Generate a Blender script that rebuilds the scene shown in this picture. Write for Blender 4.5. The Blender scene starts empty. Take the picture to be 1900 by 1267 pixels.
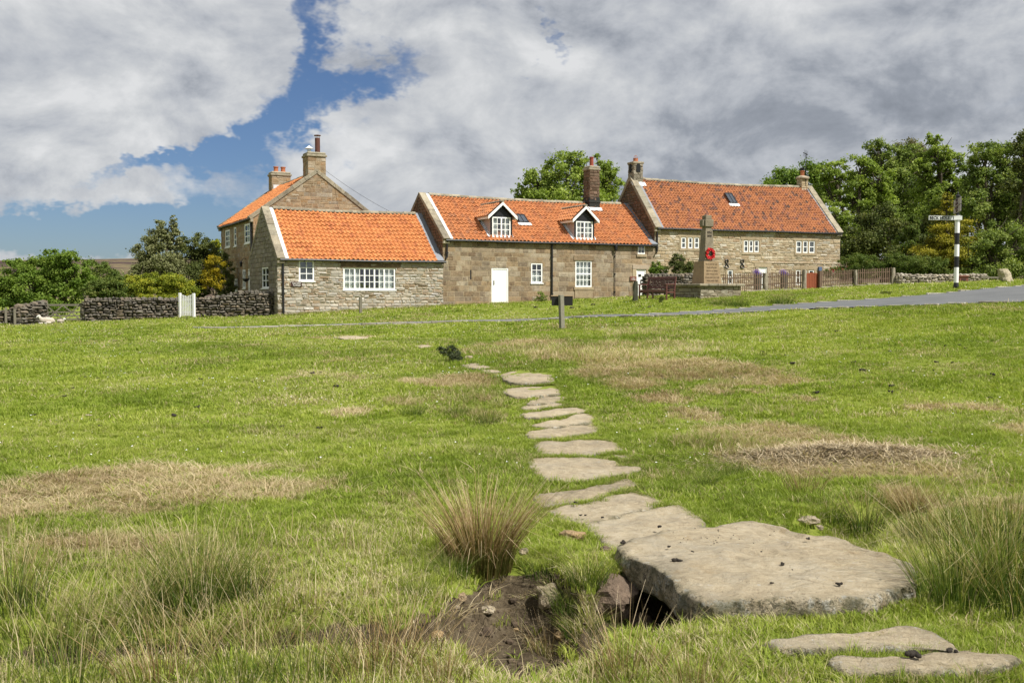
import bpy, math, random
import numpy as np
from mathutils import Vector, Matrix
R = math.radians
random.seed(7); rng = np.random.default_rng(7)
scene = bpy.context.scene
COL = scene.collection

# ------------------------------------------------------------------ camera
W_, H_, F_ = 1900., 1267., 1847.
EYE = Vector((0, 0, 1.65)); PITCH = math.atan((633.5 - 545) / F_)
cam_d = bpy.data.cameras.new("camera"); cam = bpy.data.objects.new("camera", cam_d); COL.objects.link(cam)
cam_d.sensor_width = 36; cam_d.lens = 36 * F_ / W_; cam_d.clip_start = .05; cam_d.clip_end = 9000
cam.location = EYE; cam.rotation_euler = (R(90) - PITCH, 0, 0); scene.camera = cam

# ------------------------------------------------------------------ sun + sky
AZV = Vector((.80, -.60)); EL = R(52)                 # towards the sun
sd = bpy.data.lights.new("sun", 'SUN'); so = bpy.data.objects.new("sun", sd); COL.objects.link(so)
sd.energy = 4.6; sd.angle = R(.6); sd.color = (1, .955, .88)
sv = Vector((AZV.x * math.cos(EL), AZV.y * math.cos(EL), math.sin(EL)))
so.rotation_euler = sv.to_track_quat('Z', 'Y').to_euler(); so.location = (20, -20, 40)
scene.view_settings.view_transform = 'Standard'; scene.view_settings.look = 'None'
scene.view_settings.exposure = 0.6; scene.view_settings.gamma = 1
scene.render.engine = 'CYCLES'

class NT:
    def __init__(s, nt): s.nt = nt; s.L = nt.links
    def n(s, t, **k):
        nd = s.nt.nodes.new(t)
        for a, b in k.items(): setattr(nd, a, b)
        return nd
    def set(s, sock, v):
        if hasattr(v, 'is_linked') or isinstance(v, bpy.types.NodeSocket): s.L.new(v, sock)
        else:
            if isinstance(v, (tuple, list)) and sock.type == 'RGBA' and len(v) == 3: v = (*v, 1)
            sock.default_value = v
    def m(s, op, a, b=0., c=None, clamp=False):
        nd = s.n('ShaderNodeMath', operation=op, use_clamp=clamp)
        s.set(nd.inputs[0], a); s.set(nd.inputs[1], b)
        if c is not None: s.set(nd.inputs[2], c)
        return nd.outputs[0]
    def mix(s, f, a, b, bt='MIX'):
        nd = s.n('ShaderNodeMix', data_type='RGBA', blend_type=bt)
        s.set(nd.inputs[0], f); s.set(nd.inputs[6], a); s.set(nd.inputs[7], b); return nd.outputs[2]
    def rng(s, v, a, b, c=0., d=1., smooth=True):
        nd = s.n('ShaderNodeMapRange', interpolation_type='SMOOTHSTEP' if smooth else 'LINEAR')
        for i, x in enumerate((v, a, b, c, d)): s.set(nd.inputs[i], x)
        return nd.outputs[0]
    def noise(s, vec, scale, det=4, rough=.55, dist=0.):
        nd = s.n('ShaderNodeTexNoise'); s.set(nd.inputs['Vector'], vec)
        nd.inputs['Scale'].default_value = scale; nd.inputs['Detail'].default_value = det
        nd.inputs['Roughness'].default_value = rough; nd.inputs['Distortion'].default_value = dist
        return nd.outputs[0]
    def attr(s, name, typ='GEOMETRY'):
        nd = s.n('ShaderNodeAttribute', attribute_name=name, attribute_type=typ); return nd
    def ramp(s, f, stops, const=False):
        nd = s.n('ShaderNodeValToRGB'); cr = nd.color_ramp
        if const: cr.interpolation = 'CONSTANT'
        while len(cr.elements) < len(stops): cr.elements.new(.5)
        for e, (p, c) in zip(cr.elements, stops): e.position = p; e.color = (*c, 1)
        s.set(nd.inputs[0], f); return nd.outputs[0]
    def vmap(s, vec, loc=(0, 0, 0), sc=(1, 1, 1), rot=(0, 0, 0)):
        nd = s.n('ShaderNodeMapping'); s.set(nd.inputs[0], vec)
        nd.inputs['Location'].default_value = loc; nd.inputs['Scale'].default_value = sc
        nd.inputs['Rotation'].default_value = rot; return nd.outputs[0]
    def bump(s, h, st=.5, dist=.02):
        nd = s.n('ShaderNodeBump'); nd.inputs['Strength'].default_value = st
        nd.inputs['Distance'].default_value = dist; s.set(nd.inputs['Height'], h); return nd.outputs[0]

world = bpy.data.worlds.new("World"); scene.world = world; world.use_nodes = True
wt = NT(world.node_tree); world.node_tree.nodes.clear()
def build_world():
    t = wt
    tc = t.n('ShaderNodeTexCoord').outputs['Generated']
    sky = t.n('ShaderNodeTexSky', sky_type='NISHITA', sun_disc=False)
    sky.sun_elevation = EL; sky.sun_rotation = math.atan2(AZV.x, AZV.y)
    sky.altitude = 200; sky.air_density = 1.0; sky.dust_density = .6; sky.ozone_density = 2.0
    sep = t.n('ShaderNodeSeparateXYZ'); t.set(sep.inputs[0], tc)
    x, y, z = sep.outputs
    P = t.vmap(tc, (0, 0, 0), (1, 1, 1.55)); Q = t.vmap(tc, (0, 0, 0), (1, 1, 3.6))
    yy = t.m('MAXIMUM', y, .05)          # slopes of the direction, to lay out the cloud banks
    u = t.m('DIVIDE', x, yy); v = t.m('DIVIDE', z, yy)
    warp = t.m('MULTIPLY', t.m('SUBTRACT', t.noise(P, 9., 5, .66), .5), .20)
    warp2 = t.m('MULTIPLY', t.m('SUBTRACT', t.noise(t.vmap(P, (9, 4, 2)), 9., 5, .66), .5), .15)
    uw = t.m('ADD', u, warp); vw = t.m('ADD', v, warp2)
    def blob(px, py, rx, ry, ang=0., k=1.):
        cx, cy = (px - 950) / F_, (545 - py) / F_; rx /= F_; ry /= F_
        c, s_ = math.cos(ang), math.sin(ang)
        du = t.m('SUBTRACT', uw, cx); dv = t.m('SUBTRACT', vw, cy)
        a = t.m('ADD', t.m('MULTIPLY', du, c / rx), t.m('MULTIPLY', dv, s_ / rx))
        b = t.m('ADD', t.m('MULTIPLY', du, -s_ / ry), t.m('MULTIPLY', dv, c / ry))
        q = t.m('ADD', t.m('MULTIPLY', a, a), t.m('MULTIPLY', b, b))
        return t.m('MULTIPLY', t.m('EXPONENT', t.m('MULTIPLY', q, -1.)), k)
    def total(l):
        r = l[0]
        for q in l[1:]: r = t.m('ADD', r, q)
        return r
    blue = total([blob(620, 0, 60, 50, R(60)), blob(562, 95, 36, 80, R(-8), .95), blob(530, 205, 56, 56, 0, .8), blob(600, 150, 60, 40, 0, .5),
                  blob(690, 150, 110, 34, R(10), .95), blob(640, 240, 60, 24, 0, .4), blob(440, 270, 130, 30, R(28), .9), blob(300, 305, 150, 18, R(5), .9), blob(430, 330, 90, 60, 0, .8),
                  blob(200, 450, 520, 38, 0, 2.6), blob(-400, 440, 600, 40, 0, 1.5), blob(400, 395, 90, 40, 0, .7), blob(495, 140, 60, 16, 0, .3), blob(690, 365, 60, 16, R(-25), .5), blob(740, 350, 80, 14, R(-20), .35),
                  blob(760, 100, 22, 30, 0, .25), blob(1015, 75, 20, 34, 0, .8), blob(855, 40, 30, 14, 0, .3)])
    dens = t.noise(t.vmap(P, (3.1, .7, 0)), 6.5, 7, .62, .1)
    streak = t.noise(t.vmap(Q, (3, 7, 1)), 9, 3, .6, .1)
    low = t.rng(v, .03, .14, 1., 0.)
    d = t.m('ADD', dens, t.m('MULTIPLY', t.m('SUBTRACT', streak, .5), t.m('MULTIPLY', low, .5)))
    d = t.m('SUBTRACT', t.m('ADD', d, .30), t.m('MULTIPLY', blue, .52))
    mask = t.rng(d, .27, .70)
    # relief of the billows lit from the upper right, soft grey bases
    a1 = t.noise(t.vmap(P, (3.1, .7, 0)), 7.5, 8, .60, .3); a2 = t.noise(t.vmap(P, (3.1 - .014, .7, -.034)), 7.5, 8, .60, .3)
    rel = t.m('MULTIPLY', t.m('SUBTRACT', a2, a1), 2.2)
    big = t.noise(t.vmap(P, (7, 2, 0)), 3.2, 2, .55)
    dark = total([blob(1400, 275, 270, 60, R(8), .9), blob(1650, 200, 300, 70, 0, .75), blob(1250, 320, 240, 45, 0, .6), blob(1500, 120, 200, 60, 0, .3),
                  blob(20, 140, 130, 50, 0, .55), blob(1850, 60, 250, 90, 0, .35), blob(150, 345, 300, 30, 0, .55), blob(420, 50, 200, 50, 0, .3), blob(60, 370, 300, 30, 0, .3), blob(900, 20, 150, 40, 0, .2)])
    lite = total([blob(800, 160, 240, 90, 0, .7), blob(300, 210, 220, 80, 0, .75), blob(780, 260, 180, 50, 0, .5), blob(1000, 230, 150, 60, 0, .55), blob(850, 300, 160, 40, 0, .35),
                  blob(1460, 185, 70, 30, 0, .3), blob(1850, 225, 100, 30, 0, .4), blob(100, 270, 130, 40, 0, .4), blob(1000, 60, 160, 60, 0, .35), blob(300, 390, 240, 16, 0, .5)])
    lum = t.m('ADD', t.m('ADD', .68, rel), t.m('MULTIPLY', t.m('SUBTRACT', a1, .5), 1.1))
    lum = t.m('ADD', lum, t.m('MULTIPLY', t.m('SUBTRACT', big, .5), .55))
    lum = t.m('ADD', lum, t.m('SUBTRACT', t.m('MULTIPLY', lite, .17), t.m('MULTIPLY', dark, .175)))
    ccol = t.ramp(lum, [(0., (.15, .165, .19)), (.30, (.215, .232, .262)), (.55, (.325, .34, .365)), (.8, (.42, .43, .44)), (1., (.50, .505, .51))])
    bs = t.n('ShaderNodeBackground'); t.set(bs.inputs[0], t.mix(1., sky.outputs[0], (.74, .88, 1.14), 'MULTIPLY')); bs.inputs[1].default_value = .044
    bc = t.n('ShaderNodeBackground'); t.set(bc.inputs[0], ccol); bc.inputs[1].default_value = 1.
    mx = t.n('ShaderNodeMixShader'); t.set(mx.inputs[0], t.m('MULTIPLY', mask, .97)); t.set(mx.inputs[1], bs.outputs[0]); t.set(mx.inputs[2], bc.outputs[0])
    out = t.n('ShaderNodeOutputWorld'); t.set(out.inputs[0], mx.outputs[0])
build_world()
try: world.cycles.sampling_method = 'MANUAL'; world.cycles.sample_map_resolution = 512
except Exception: pass

# ------------------------------------------------------------------ picking helpers (photo pixel -> place in the world)
cp, sp = math.cos(PITCH), math.sin(PITCH)
def ray(px, py):
    a, b = (px - 950) / F_, -(py - 633.5) / F_
    return Vector((a, cp + b * sp, -sp + b * cp))
def P(px, py, D):
    r = ray(px, py); return EYE + r * (D / r.y)
def hit(px, py, p0, n):
    r = ray(px, py); n = Vector(n); return EYE + r * ((Vector(p0) - EYE).dot(n) / r.dot(n))

# ------------------------------------------------------------------ noise in numpy
def vnoise(x, y, seed=0):
    x = np.asarray(x, float); y = np.asarray(y, float)
    xi = np.floor(x).astype(np.int64); yi = np.floor(y).astype(np.int64)
    xf = x - xi; yf = y - yi; xf = xf * xf * (3 - 2 * xf); yf = yf * yf * (3 - 2 * yf)
    def h(a, b):
        n = (a * 374761393 + b * 668265263 + seed * 982451653) & 0x7fffffff
        n = ((n ^ (n >> 13)) * 1274126177) & 0x7fffffff
        return ((n ^ (n >> 16)) & 0xffff) / 65535.
    return (h(xi, yi) * (1 - xf) + h(xi + 1, yi) * xf) * (1 - yf) + (h(xi, yi + 1) * (1 - xf) + h(xi + 1, yi + 1) * xf) * yf
def fbm(x, y, oct=4, seed=0):
    s = 0; a = .5; t = 0
    for i in range(oct):
        s = s + a * vnoise(x * 2 ** i + 13.7 * i, y * 2 ** i - 7.1 * i, seed + i); t += a; a *= .5
    return s / t
def sstep(x, a, b):
    t = np.clip((x - a) / (b - a), 0, 1); return t * t * (3 - 2 * t)

# ------------------------------------------------------------------ terrain height
ctl = [(-7, 3, 0), (-3, 3, 0), (0, 2, 0), (3, 3, 0), (7, 3, .05), (0, 6, 0), (-5, 7, .02), (4, 7, .03), (0, 9, .03), (-30, -15, -.2), (0, -15, 0), (30, -15, .8)]
for q in [(950, 646, 24), (1043, 611, 32), (1043, 590, 40), (920, 565, 53.5), (515, 587, 47.7), (700, 576, 49), (1190, 553, 57),
          (150, 596, 46), (330, 590, 47), (0, 603, 44), (60, 602, 44), (100, 640, 30), (400, 640, 29), (0, 700, 18.5), (0, 850, 9.8), (500, 850, 9.9), (500, 720, 16),
          (1774, 533, 37), (1865, 524, 41), (1900, 562, 27), (1900, 650, 17), (1900, 800, 11), (1600, 620, 24), (1500, 574, 32), (1310, 552, 43), (1175, 557, 42),
          (1400, 650, 20.5), (1400, 800, 11.6), (1450, 541, 53), (1660, 529, 56), (1820, 525, 55), (1557, 530, 62.6), (1100, 700, 16.6), (950, 700, 17),
          (1900, 532, 36), (1650, 552, 36), (1330, 578, 36.5), (1100, 587, 37)]:
    p = P(*q); ctl.append((p.x, p.y, p.z))
ctl += [(-60, 44, -1.2), (-40, 60, -1.5), (-40, 95, -2.5), (0, 100, .5), (40, 100, 2.8), (60, 60, 3.2), (-90, 140, -5), (0, 160, -1), (90, 140, 3), (-15, 62, .6), (5, 66, 1.3), (22, 70, 2.2), (-12, 9, .1), (14, 9, .35), (40, 30, 3.0), (-40, 20, -.3)]
ctl = np.array(ctl, float)
def _k(r2): return np.where(r2 > 1e-9, .5 * r2 * np.log(r2 + 1e-12), 0)
def _fit():
    X = ctl[:, :2]; n = len(X); d2 = ((X[:, None] - X[None]) ** 2).sum(-1)
    A = np.zeros((n + 3, n + 3)); A[:n, :n] = _k(d2) + np.eye(n) * 4.; Pm = np.c_[np.ones(n), X]
    A[:n, n:] = Pm; A[n:, :n] = Pm.T; b = np.r_[ctl[:, 2], 0, 0, 0]
    return np.linalg.solve(A, b)
_w = _fit()
def h0(x, y):
    x = np.asarray(x, float); y = np.asarray(y, float); sh = x.shape; xx = x.ravel(); yy = y.ravel()
    # beyond the built place the ground eases into a flat plain
    cx = np.clip(xx, -80, 80); cy = np.clip(yy, -15, 140)
    out = np.zeros(len(xx))
    for i in range(0, len(xx), 20000):
        a, b = cx[i:i + 20000], cy[i:i + 20000]
        r2 = (a[:, None] - ctl[None, :, 0]) ** 2 + (b[:, None] - ctl[None, :, 1]) ** 2
        out[i:i + 20000] = _k(r2) @ _w[:-3] + _w[-3] + _w[-2] * a + _w[-1] * b
    far = sstep(np.hypot(xx, yy), 90, 260); out = out * (1 - far) + (-6.) * far
    return out.reshape(sh)
def h0s(x, y): return float(h0(np.array([x]), np.array([y]))[0])
def G(px, py, z=None):
    """ground point under a pixel (smooth terrain, or a level plane)"""
    r = ray(px, py)
    if z is not None:
        return EYE + r * ((z - EYE.z) / r.z)
    D = np.concatenate([np.linspace(2, 20, 500), np.linspace(20.05, 110, 1400)])
    t = D / r.y; f = (EYE.z + r.z * t) - h0(EYE.x + r.x * t, EYE.y + r.y * t)
    i = np.argmax(f < 0) if (f < 0).any() else len(D) - 1
    if i > 0: k = f[i - 1] / (f[i - 1] - f[i] + 1e-12); tt = t[i - 1] + k * (t[i] - t[i - 1])
    else: tt = t[0]
    p = EYE + r * float(tt); return p

DITCH = [(G(px, py), w, d) for px, py, w, d in [(-300, 1225, .30, .24), (60, 1195, .38, .34), (330, 1172, .38, .34), (600, 1162, .36, .34), (760, 1165, .32, .30), (870, 1155, .36, .34), (960, 1150, .50, .42), (1070, 1150, .30, .28),
                                              (1170, 1125, .46, .44), (1330, 1065, .5, .46), (1480, 1020, .45, .40), (1620, 950, .35, .14), (1900, 900, .4, .05)]]
def ditch(x, y):
    """0..1 profile and depth in metres at points"""
    best = np.full(np.shape(x), 0.); dep = np.zeros(np.shape(x))
    for (a, wa, da), (b, wb, db) in zip(DITCH[:-1], DITCH[1:]):
        ex, ey = b.x - a.x, b.y - a.y; L2 = ex * ex + ey * ey
        t = np.clip(((x - a.x) * ex + (y - a.y) * ey) / L2, 0, 1)
        d = np.hypot(x - a.x - t * ex, y - a.y - t * ey); w = wa + (wb - wa) * t; de = da + (db - da) * t
        w = w * (.85 + .5 * (fbm(x * 2.3, y * 2.3, 3, 5) - .3))
        q = 1 - sstep(d / w, .45, 1.12)
        dd = q * de; up = dd > dep
        dep = np.where(up, dd, dep); best = np.where(up, q, best)
    w = 1 + .35 * (fbm(x * 2.6, y * 2.6, 3, 6) - .5); bo = 1 - sstep(np.hypot((x - .07) / .54, (y - 5.20) / .98) / w, .5, 1.05); up = bo * .42 > dep; dep = np.where(up, bo * .42, dep); best = np.maximum(best, bo)
    return best, dep
ROAD_NEAR = [(1990, 560), (1900, 562), (1700, 568), (1500, 574.5), (1330, 583), (1180, 588.5), (1040, 592.5), (860, 597.5), (700, 602), (560, 606), (430, 609)]
ROAD_FAR = [(1990, 523), (1900, 532), (1750, 546), (1600, 558), (1500, 564), (1400, 571.5), (1330, 577), (1180, 585), (1040, 589.5), (860, 595), (700, 600), (560, 604.8), (430, 608.2)]
RN = [G(*p) for p in ROAD_NEAR]; RF = [G(*p) for p in ROAD_FAR]
def in_poly(x, y, poly):
    ins = np.zeros(np.shape(x), bool); n = len(poly)
    for i in range(n):
        x0, y0 = poly[i][0], poly[i][1]; x1, y1 = poly[(i + 1) % n][0], poly[(i + 1) % n][1]
        c = ((y0 > y) != (y1 > y)) & (x < (x1 - x0) * (y - y0) / (y1 - y0 + 1e-12) + x0); ins ^= c
    return ins
ROADPOLY = [(p.x, p.y) for p in RN] + [(p.x, p.y) for p in reversed(RF)]
STRIP = []   # patches of dead grass: (cx, cy, rx, ry, strength, ang)
def patch(px, py, rx, ry, k=1., ang=0.):
    c = G(px, py); a = G(px + rx, py); b = G(px, py - ry); b2 = G(px, py + ry)
    STRIP.append((c.x, c.y, abs(a.x - c.x), max(.12, (b.y - b2.y) / 2), k, ang))
for q in [(300, 893, 170, 30, 1.), (430, 915, 190, 26, .75), (75, 930, 90, 34, 1.), (190, 945, 150, 20, .5), (180, 1010, 160, 18, .6), (30, 1040, 80, 14, .4), (560, 905, 100, 16, .5),
          (1480, 815, 110, 24, .95), (1600, 850, 190, 28, 1.), (1700, 880, 190, 16, 1.), (1560, 880, 120, 16, .7), (1740, 935, 110, 22, .9), (1840, 925, 90, 14, .6),
          (1740, 752, 110, 14, .95), (1880, 800, 60, 12, .9), (1620, 770, 80, 9, .4), (850, 708, 100, 12, .75), (655, 765, 55, 11, .8), (770, 745, 60, 14, .5), (960, 645, 110, 9, .45),
          (1150, 660, 120, 12, .55), (1290, 690, 110, 12, .85), (1420, 705, 100, 10, .75), (1130, 695, 90, 14, .4), (1250, 740, 110, 18, .4), (1340, 725, 80, 14, .5), (1470, 740, 90, 10, .45),
          (1400, 590, 60, 3, .3), (980, 640, 80, 8, .8, 1), (1060, 655, 90, 11, .85, 1), (1150, 664, 100, 11, .95, 1), (1250, 678, 100, 10, 1., 1), (1340, 692, 110, 9, 1., 1), (1440, 710, 90, 6, 1., 1), (1110, 690, 60, 10, .8, 1), (1170, 712, 60, 12, .85, 1), (1230, 740, 60, 13, .8, 1), (1290, 775, 60, 14, .75, 1), (1350, 805, 60, 14, .8, 1), (1160, 640, 90, 4, .7), (1850, 690, 90, 8, .3), (1500, 820, 40, 10, .5), (650, 627, 50, 3, .7), (1080, 635, 60, 5, .4), (1300, 780, 120, 18, .35), (1890, 955, 60, 20, .6)]: patch(*q)
def dryness(x, y):
    w1 = (fbm(x * 1.3, y * 1.3, 5, 21) - .5) * 2.3; w2 = (fbm(x * 1.3 + 31, y * 1.3, 5, 33) - .5) * 2.3
    fine = fbm(x * 3.3, y * 3.3, 3, 41)
    d = np.zeros(np.shape(x))
    for cx, cy, rx, ry, k, a in STRIP:
        kk = .4 if a else 1.; q = ((x - cx) / rx + w1 * kk) ** 2 + ((y - cy) / ry + w2 * kk) ** 2
        d = np.maximum(d, k * np.exp(-q * .9) * (.72 + .65 * fine))
    bg = sstep(fbm(x * .28, y * .22, 4, 55), .46, .72) * .24 + sstep(fbm(x * 1.1, y * .9, 4, 57), .53, .72) * .30
    return np.clip(np.maximum(sstep(d, .16, .62), bg), 0, 1)
def micro(x, y):
    near = 1 - sstep(y, 20, 60)
    return (fbm(x * .55, y * .55, 3, 3) - .5) * .10 * near + (fbm(x * 3, y * 3, 3, 9) - .5) * .045 * (1 - sstep(y, 10, 30))
def soilmask(x, y):
    q, d = ditch(x, y); hol = np.clip(np.maximum(1 - sstep(np.hypot((x - .05) / .56, (y - 5.18) / 1.05), .8, 1.15), 1 - sstep(np.hypot((x - .90) / .62, (y - 5.45) / .55), .6, 1.1)), 0, 1)
    w = (fbm(x * 3.5, y * 3.5, 3, 91) - .5) * .35
    return np.clip(np.maximum(sstep(q + w, .16, .34) * hol * 1.3, sstep(q + w, .30, .55) * .95 * (1 - sstep(x, 1.3, 1.9))), 0, 1)
STONES = []  # ground polygons of the flagstones (filled later)
def hf(x, y):
    x = np.asarray(x, float); y = np.asarray(y, float)
    m = micro(x, y); q, d = ditch(x, y)
    flat = np.ones(np.shape(x))
    for poly, cx, cy, rad in STONES:
        flat = np.minimum(flat, sstep(np.hypot(x - cx, y - cy) / rad, .8, 1.5))
    rd = np.zeros(np.shape(x))
    nr = (x > -20) & (x < 30) & (y > 22) & (y < 50)
    if nr.any():
        yr = np.interp(x, RX, RYN), np.interp(x, RX, RYF)
        rd = np.where(nr, sstep(y, yr[0] - 1.2, yr[0] - .1) * (1 - sstep(y, yr[1] + .1, yr[1] + 1.)), 0)
    z = h0(x, y) + m * flat * (1 - rd) - d + ((fbm(x * 9, y * 9, 3, 77) - .5) * .07 + (fbm(x * 26, y * 26, 2, 78) - .5) * .035) * q
    return z
_xs = np.linspace(-14, 26, 160)
RX = _xs
def _edge(pts):
    a = sorted([(p.x, p.y) for p in pts]); return np.interp(_xs, [q[0] for q in a], [q[1] for q in a])
RYN = _edge(RN); RYF = _edge(RF)
def Gh(px, py):
    r_ = ray(px, py); t = np.linspace(3.6, 9, 1400) if py > 850 else np.linspace(8, 40, 3000); zz_ = EYE.z + r_.z * t; f = zz_ - hf(r_.x * t, r_.y * t); i = int(np.argmax(f < 0)) if (f < 0).any() else len(t) - 1
    return EYE + r_ * float(t[i])
def hz(x, y): return float(hf(np.array([x]), np.array([y]))[0])

# ------------------------------------------------------------------ flagstone outlines (read off the photograph, laid on the ground)
def _z7(l): return [(780 + a / 3.334, 620 + b / 3.334) for a, b in l]
def _z1(l): return [(1100 + a / 2.375, 900 + b / 2.375) for a, b in l]
FLAGS = [
 (_z7([(497, 245), (560, 232), (640, 225), (700, 240), (790, 240), (822, 262), (828, 285), (760, 292), (680, 298), (580, 300), (515, 275)]), 'broad flat flagstone at the far end of the close set row, below dead grass'),
 (_z7([(502, 338), (600, 330), (720, 325), (845, 320), (885, 352), (850, 368), (740, 376), (600, 388), (530, 368)]), 'flagstone tapering to its right, second from the far end of the row'),
 (_z7([(690, 400), (780, 382), (905, 375), (922, 398), (850, 418), (740, 430), (650, 434)]), 'short flagstone with a straw wisp on its left end'),
 (_z7([(610, 447), (740, 437), (880, 428), (915, 438), (800, 449), (720, 460), (640, 464)]), 'very thin sliver of flagstone lying between two short slabs'),
 (_z7([(622, 495), (730, 475), (880, 458), (960, 458), (1058, 480), (980, 487), (880, 503), (760, 517), (650, 517)]), 'long thin pointed flagstone curving up to its right'),
 (_z7([(680, 565), (800, 542), (880, 525), (1000, 490), (1060, 503), (1105, 525), (1060, 545), (930, 562), (820, 577), (720, 575)]), 'grass streaked flagstone whose left half is overgrown'),
 (_z7([(645, 612), (740, 592), (880, 580), (1010, 550), (1085, 548), (1102, 590), (1080, 612), (960, 627), (840, 642), (680, 645)]), 'even grey flagstone rising to its right, just beyond the wide rough one'),
 (_z7([(702, 675), (760, 658), (900, 665), (1060, 652), (1190, 662), (1248, 700), (1240, 722), (1100, 744), (900, 750), (760, 744), (715, 712)]), 'rough textured oblong flagstone behind the thick pale one'),
 (_z7([(1178, 748), (1240, 742), (1322, 775), (1300, 792), (1210, 772)]), 'small stray stone peeping from grass right of the row'),
 (_z7([(667, 800), (690, 765), (850, 765), (1020, 765), (1180, 785), (1290, 825), (1375, 830), (1340, 852), (1250, 872), (1180, 884), (1020, 907), (900, 917), (760, 907), (690, 852)]), 'thick pale flagstone with a crumbled dark front edge'),
 (_z7([(695, 1012), (760, 985), (900, 970), (1050, 955), (1180, 910), (1280, 895), (1342, 930), (1300, 963), (1180, 988), (1050, 1035), (880, 1052), (760, 1082)]), 'wing shaped flagstone, first of three touching slabs beyond the bridge stone'),
 (_z7([(770, 1092), (880, 1062), (1050, 1045), (1180, 999), (1300, 973), (1420, 1005), (1492, 1047), (1430, 1078), (1250, 1122), (1100, 1162), (1000, 1178), (860, 1132)]), 'ochre tinted flagstone, middle one of three touching slabs'),
 ([(1086, 975), (1140, 958), (1225, 942), (1268, 940), (1307, 967), (1306, 990), (1260, 1012), (1200, 1028), (1175, 1034), (1140, 1020), (1100, 990)], 'flagstone running under the far left corner of the big bridge slab'),
 (_z1([(750, 692), (900, 667), (1150, 660), (1370, 620), (1455, 630), (1565, 690), (1602, 738), (1540, 733), (1420, 712), (1300, 712), (1050, 730), (900, 737), (815, 717)]), 'brownish flagstone in front of the big bridge slab'),
 (_z1([(1033, 770), (1150, 753), (1350, 763), (1480, 748), (1600, 743), (1850, 743), (1885, 770), (1750, 812), (1500, 827), (1300, 817), (1180, 832), (1090, 812)]), 'long flagstone nearest the camera with a dark dropping on it'),
 ([(853, 676), (880, 673), (914, 681), (890, 684), (862, 681)], 'narrow flagstone beside the small dark thistle'),
 ([(890, 686), (912, 685), (935, 689), (908, 691)], 'thin buried flagstone between thistle and row'),
 ([(765, 641), (790, 639), (808, 642), (785, 646)], 'small far flagstone left of the thistle'),
 ([(612, 626), (650, 622), (695, 626), (660, 631)], 'farthest flat stone out on the grass near the road')]
BIG = _z1([(103, 262), (130, 243), (190, 225), (300, 200), (480, 186), (540, 175), (560, 165), (700, 153), (790, 165), (880, 195), (980, 215), (1070, 222), (1180, 255), (1320, 295), (1412, 345), (1438, 400), (1405, 440), (1310, 468), (1230, 485),
           (1050, 500), (850, 502), (650, 505), (500, 518), (420, 465), (300, 385), (190, 325), (125, 290)])
def ctr(poly):
    a = 0; cx = cy = 0
    for (x0, y0), (x1, y1) in zip(poly, poly[1:] + poly[:1]):
        k = x0 * y1 - x1 * y0; a += k; cx += (x0 + x1) * k; cy += (y0 + y1) * k
    return cx / (3 * a), cy / (3 * a)
FLAGPOLY = []
for px_, lab_ in FLAGS:
    c_ = np.mean(np.array(px_), 0); zc = G(c_[0], c_[1]).z + (.045 if c_[1] > 1150 else .02)
    px_ = [(c_[0] + (a - c_[0]) * 1.04, c_[1] + (b - c_[1]) * 1.03) for a, b in px_]
    w_ = [G(a, b, zc) for a, b in px_]; w_ = [(p.x, p.y) for p in w_]; cc = ctr(w_)
    FLAGPOLY.append((w_, cc, zc, lab_)); STONES.append((w_, cc[0], cc[1], max(math.hypot(x - cc[0], y - cc[1]) for x, y in w_)))
BIGZ = .11
BIGPOLY = [(p.x, p.y) for p in (G(a, b, BIGZ) for a, b in BIG)]; bc_ = ctr(BIGPOLY)
STONES.append((BIGPOLY, bc_[0], bc_[1], 1.2))
print('big slab', [tuple(round(v, 2) for v in q) for q in BIGPOLY[::4]])
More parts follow.
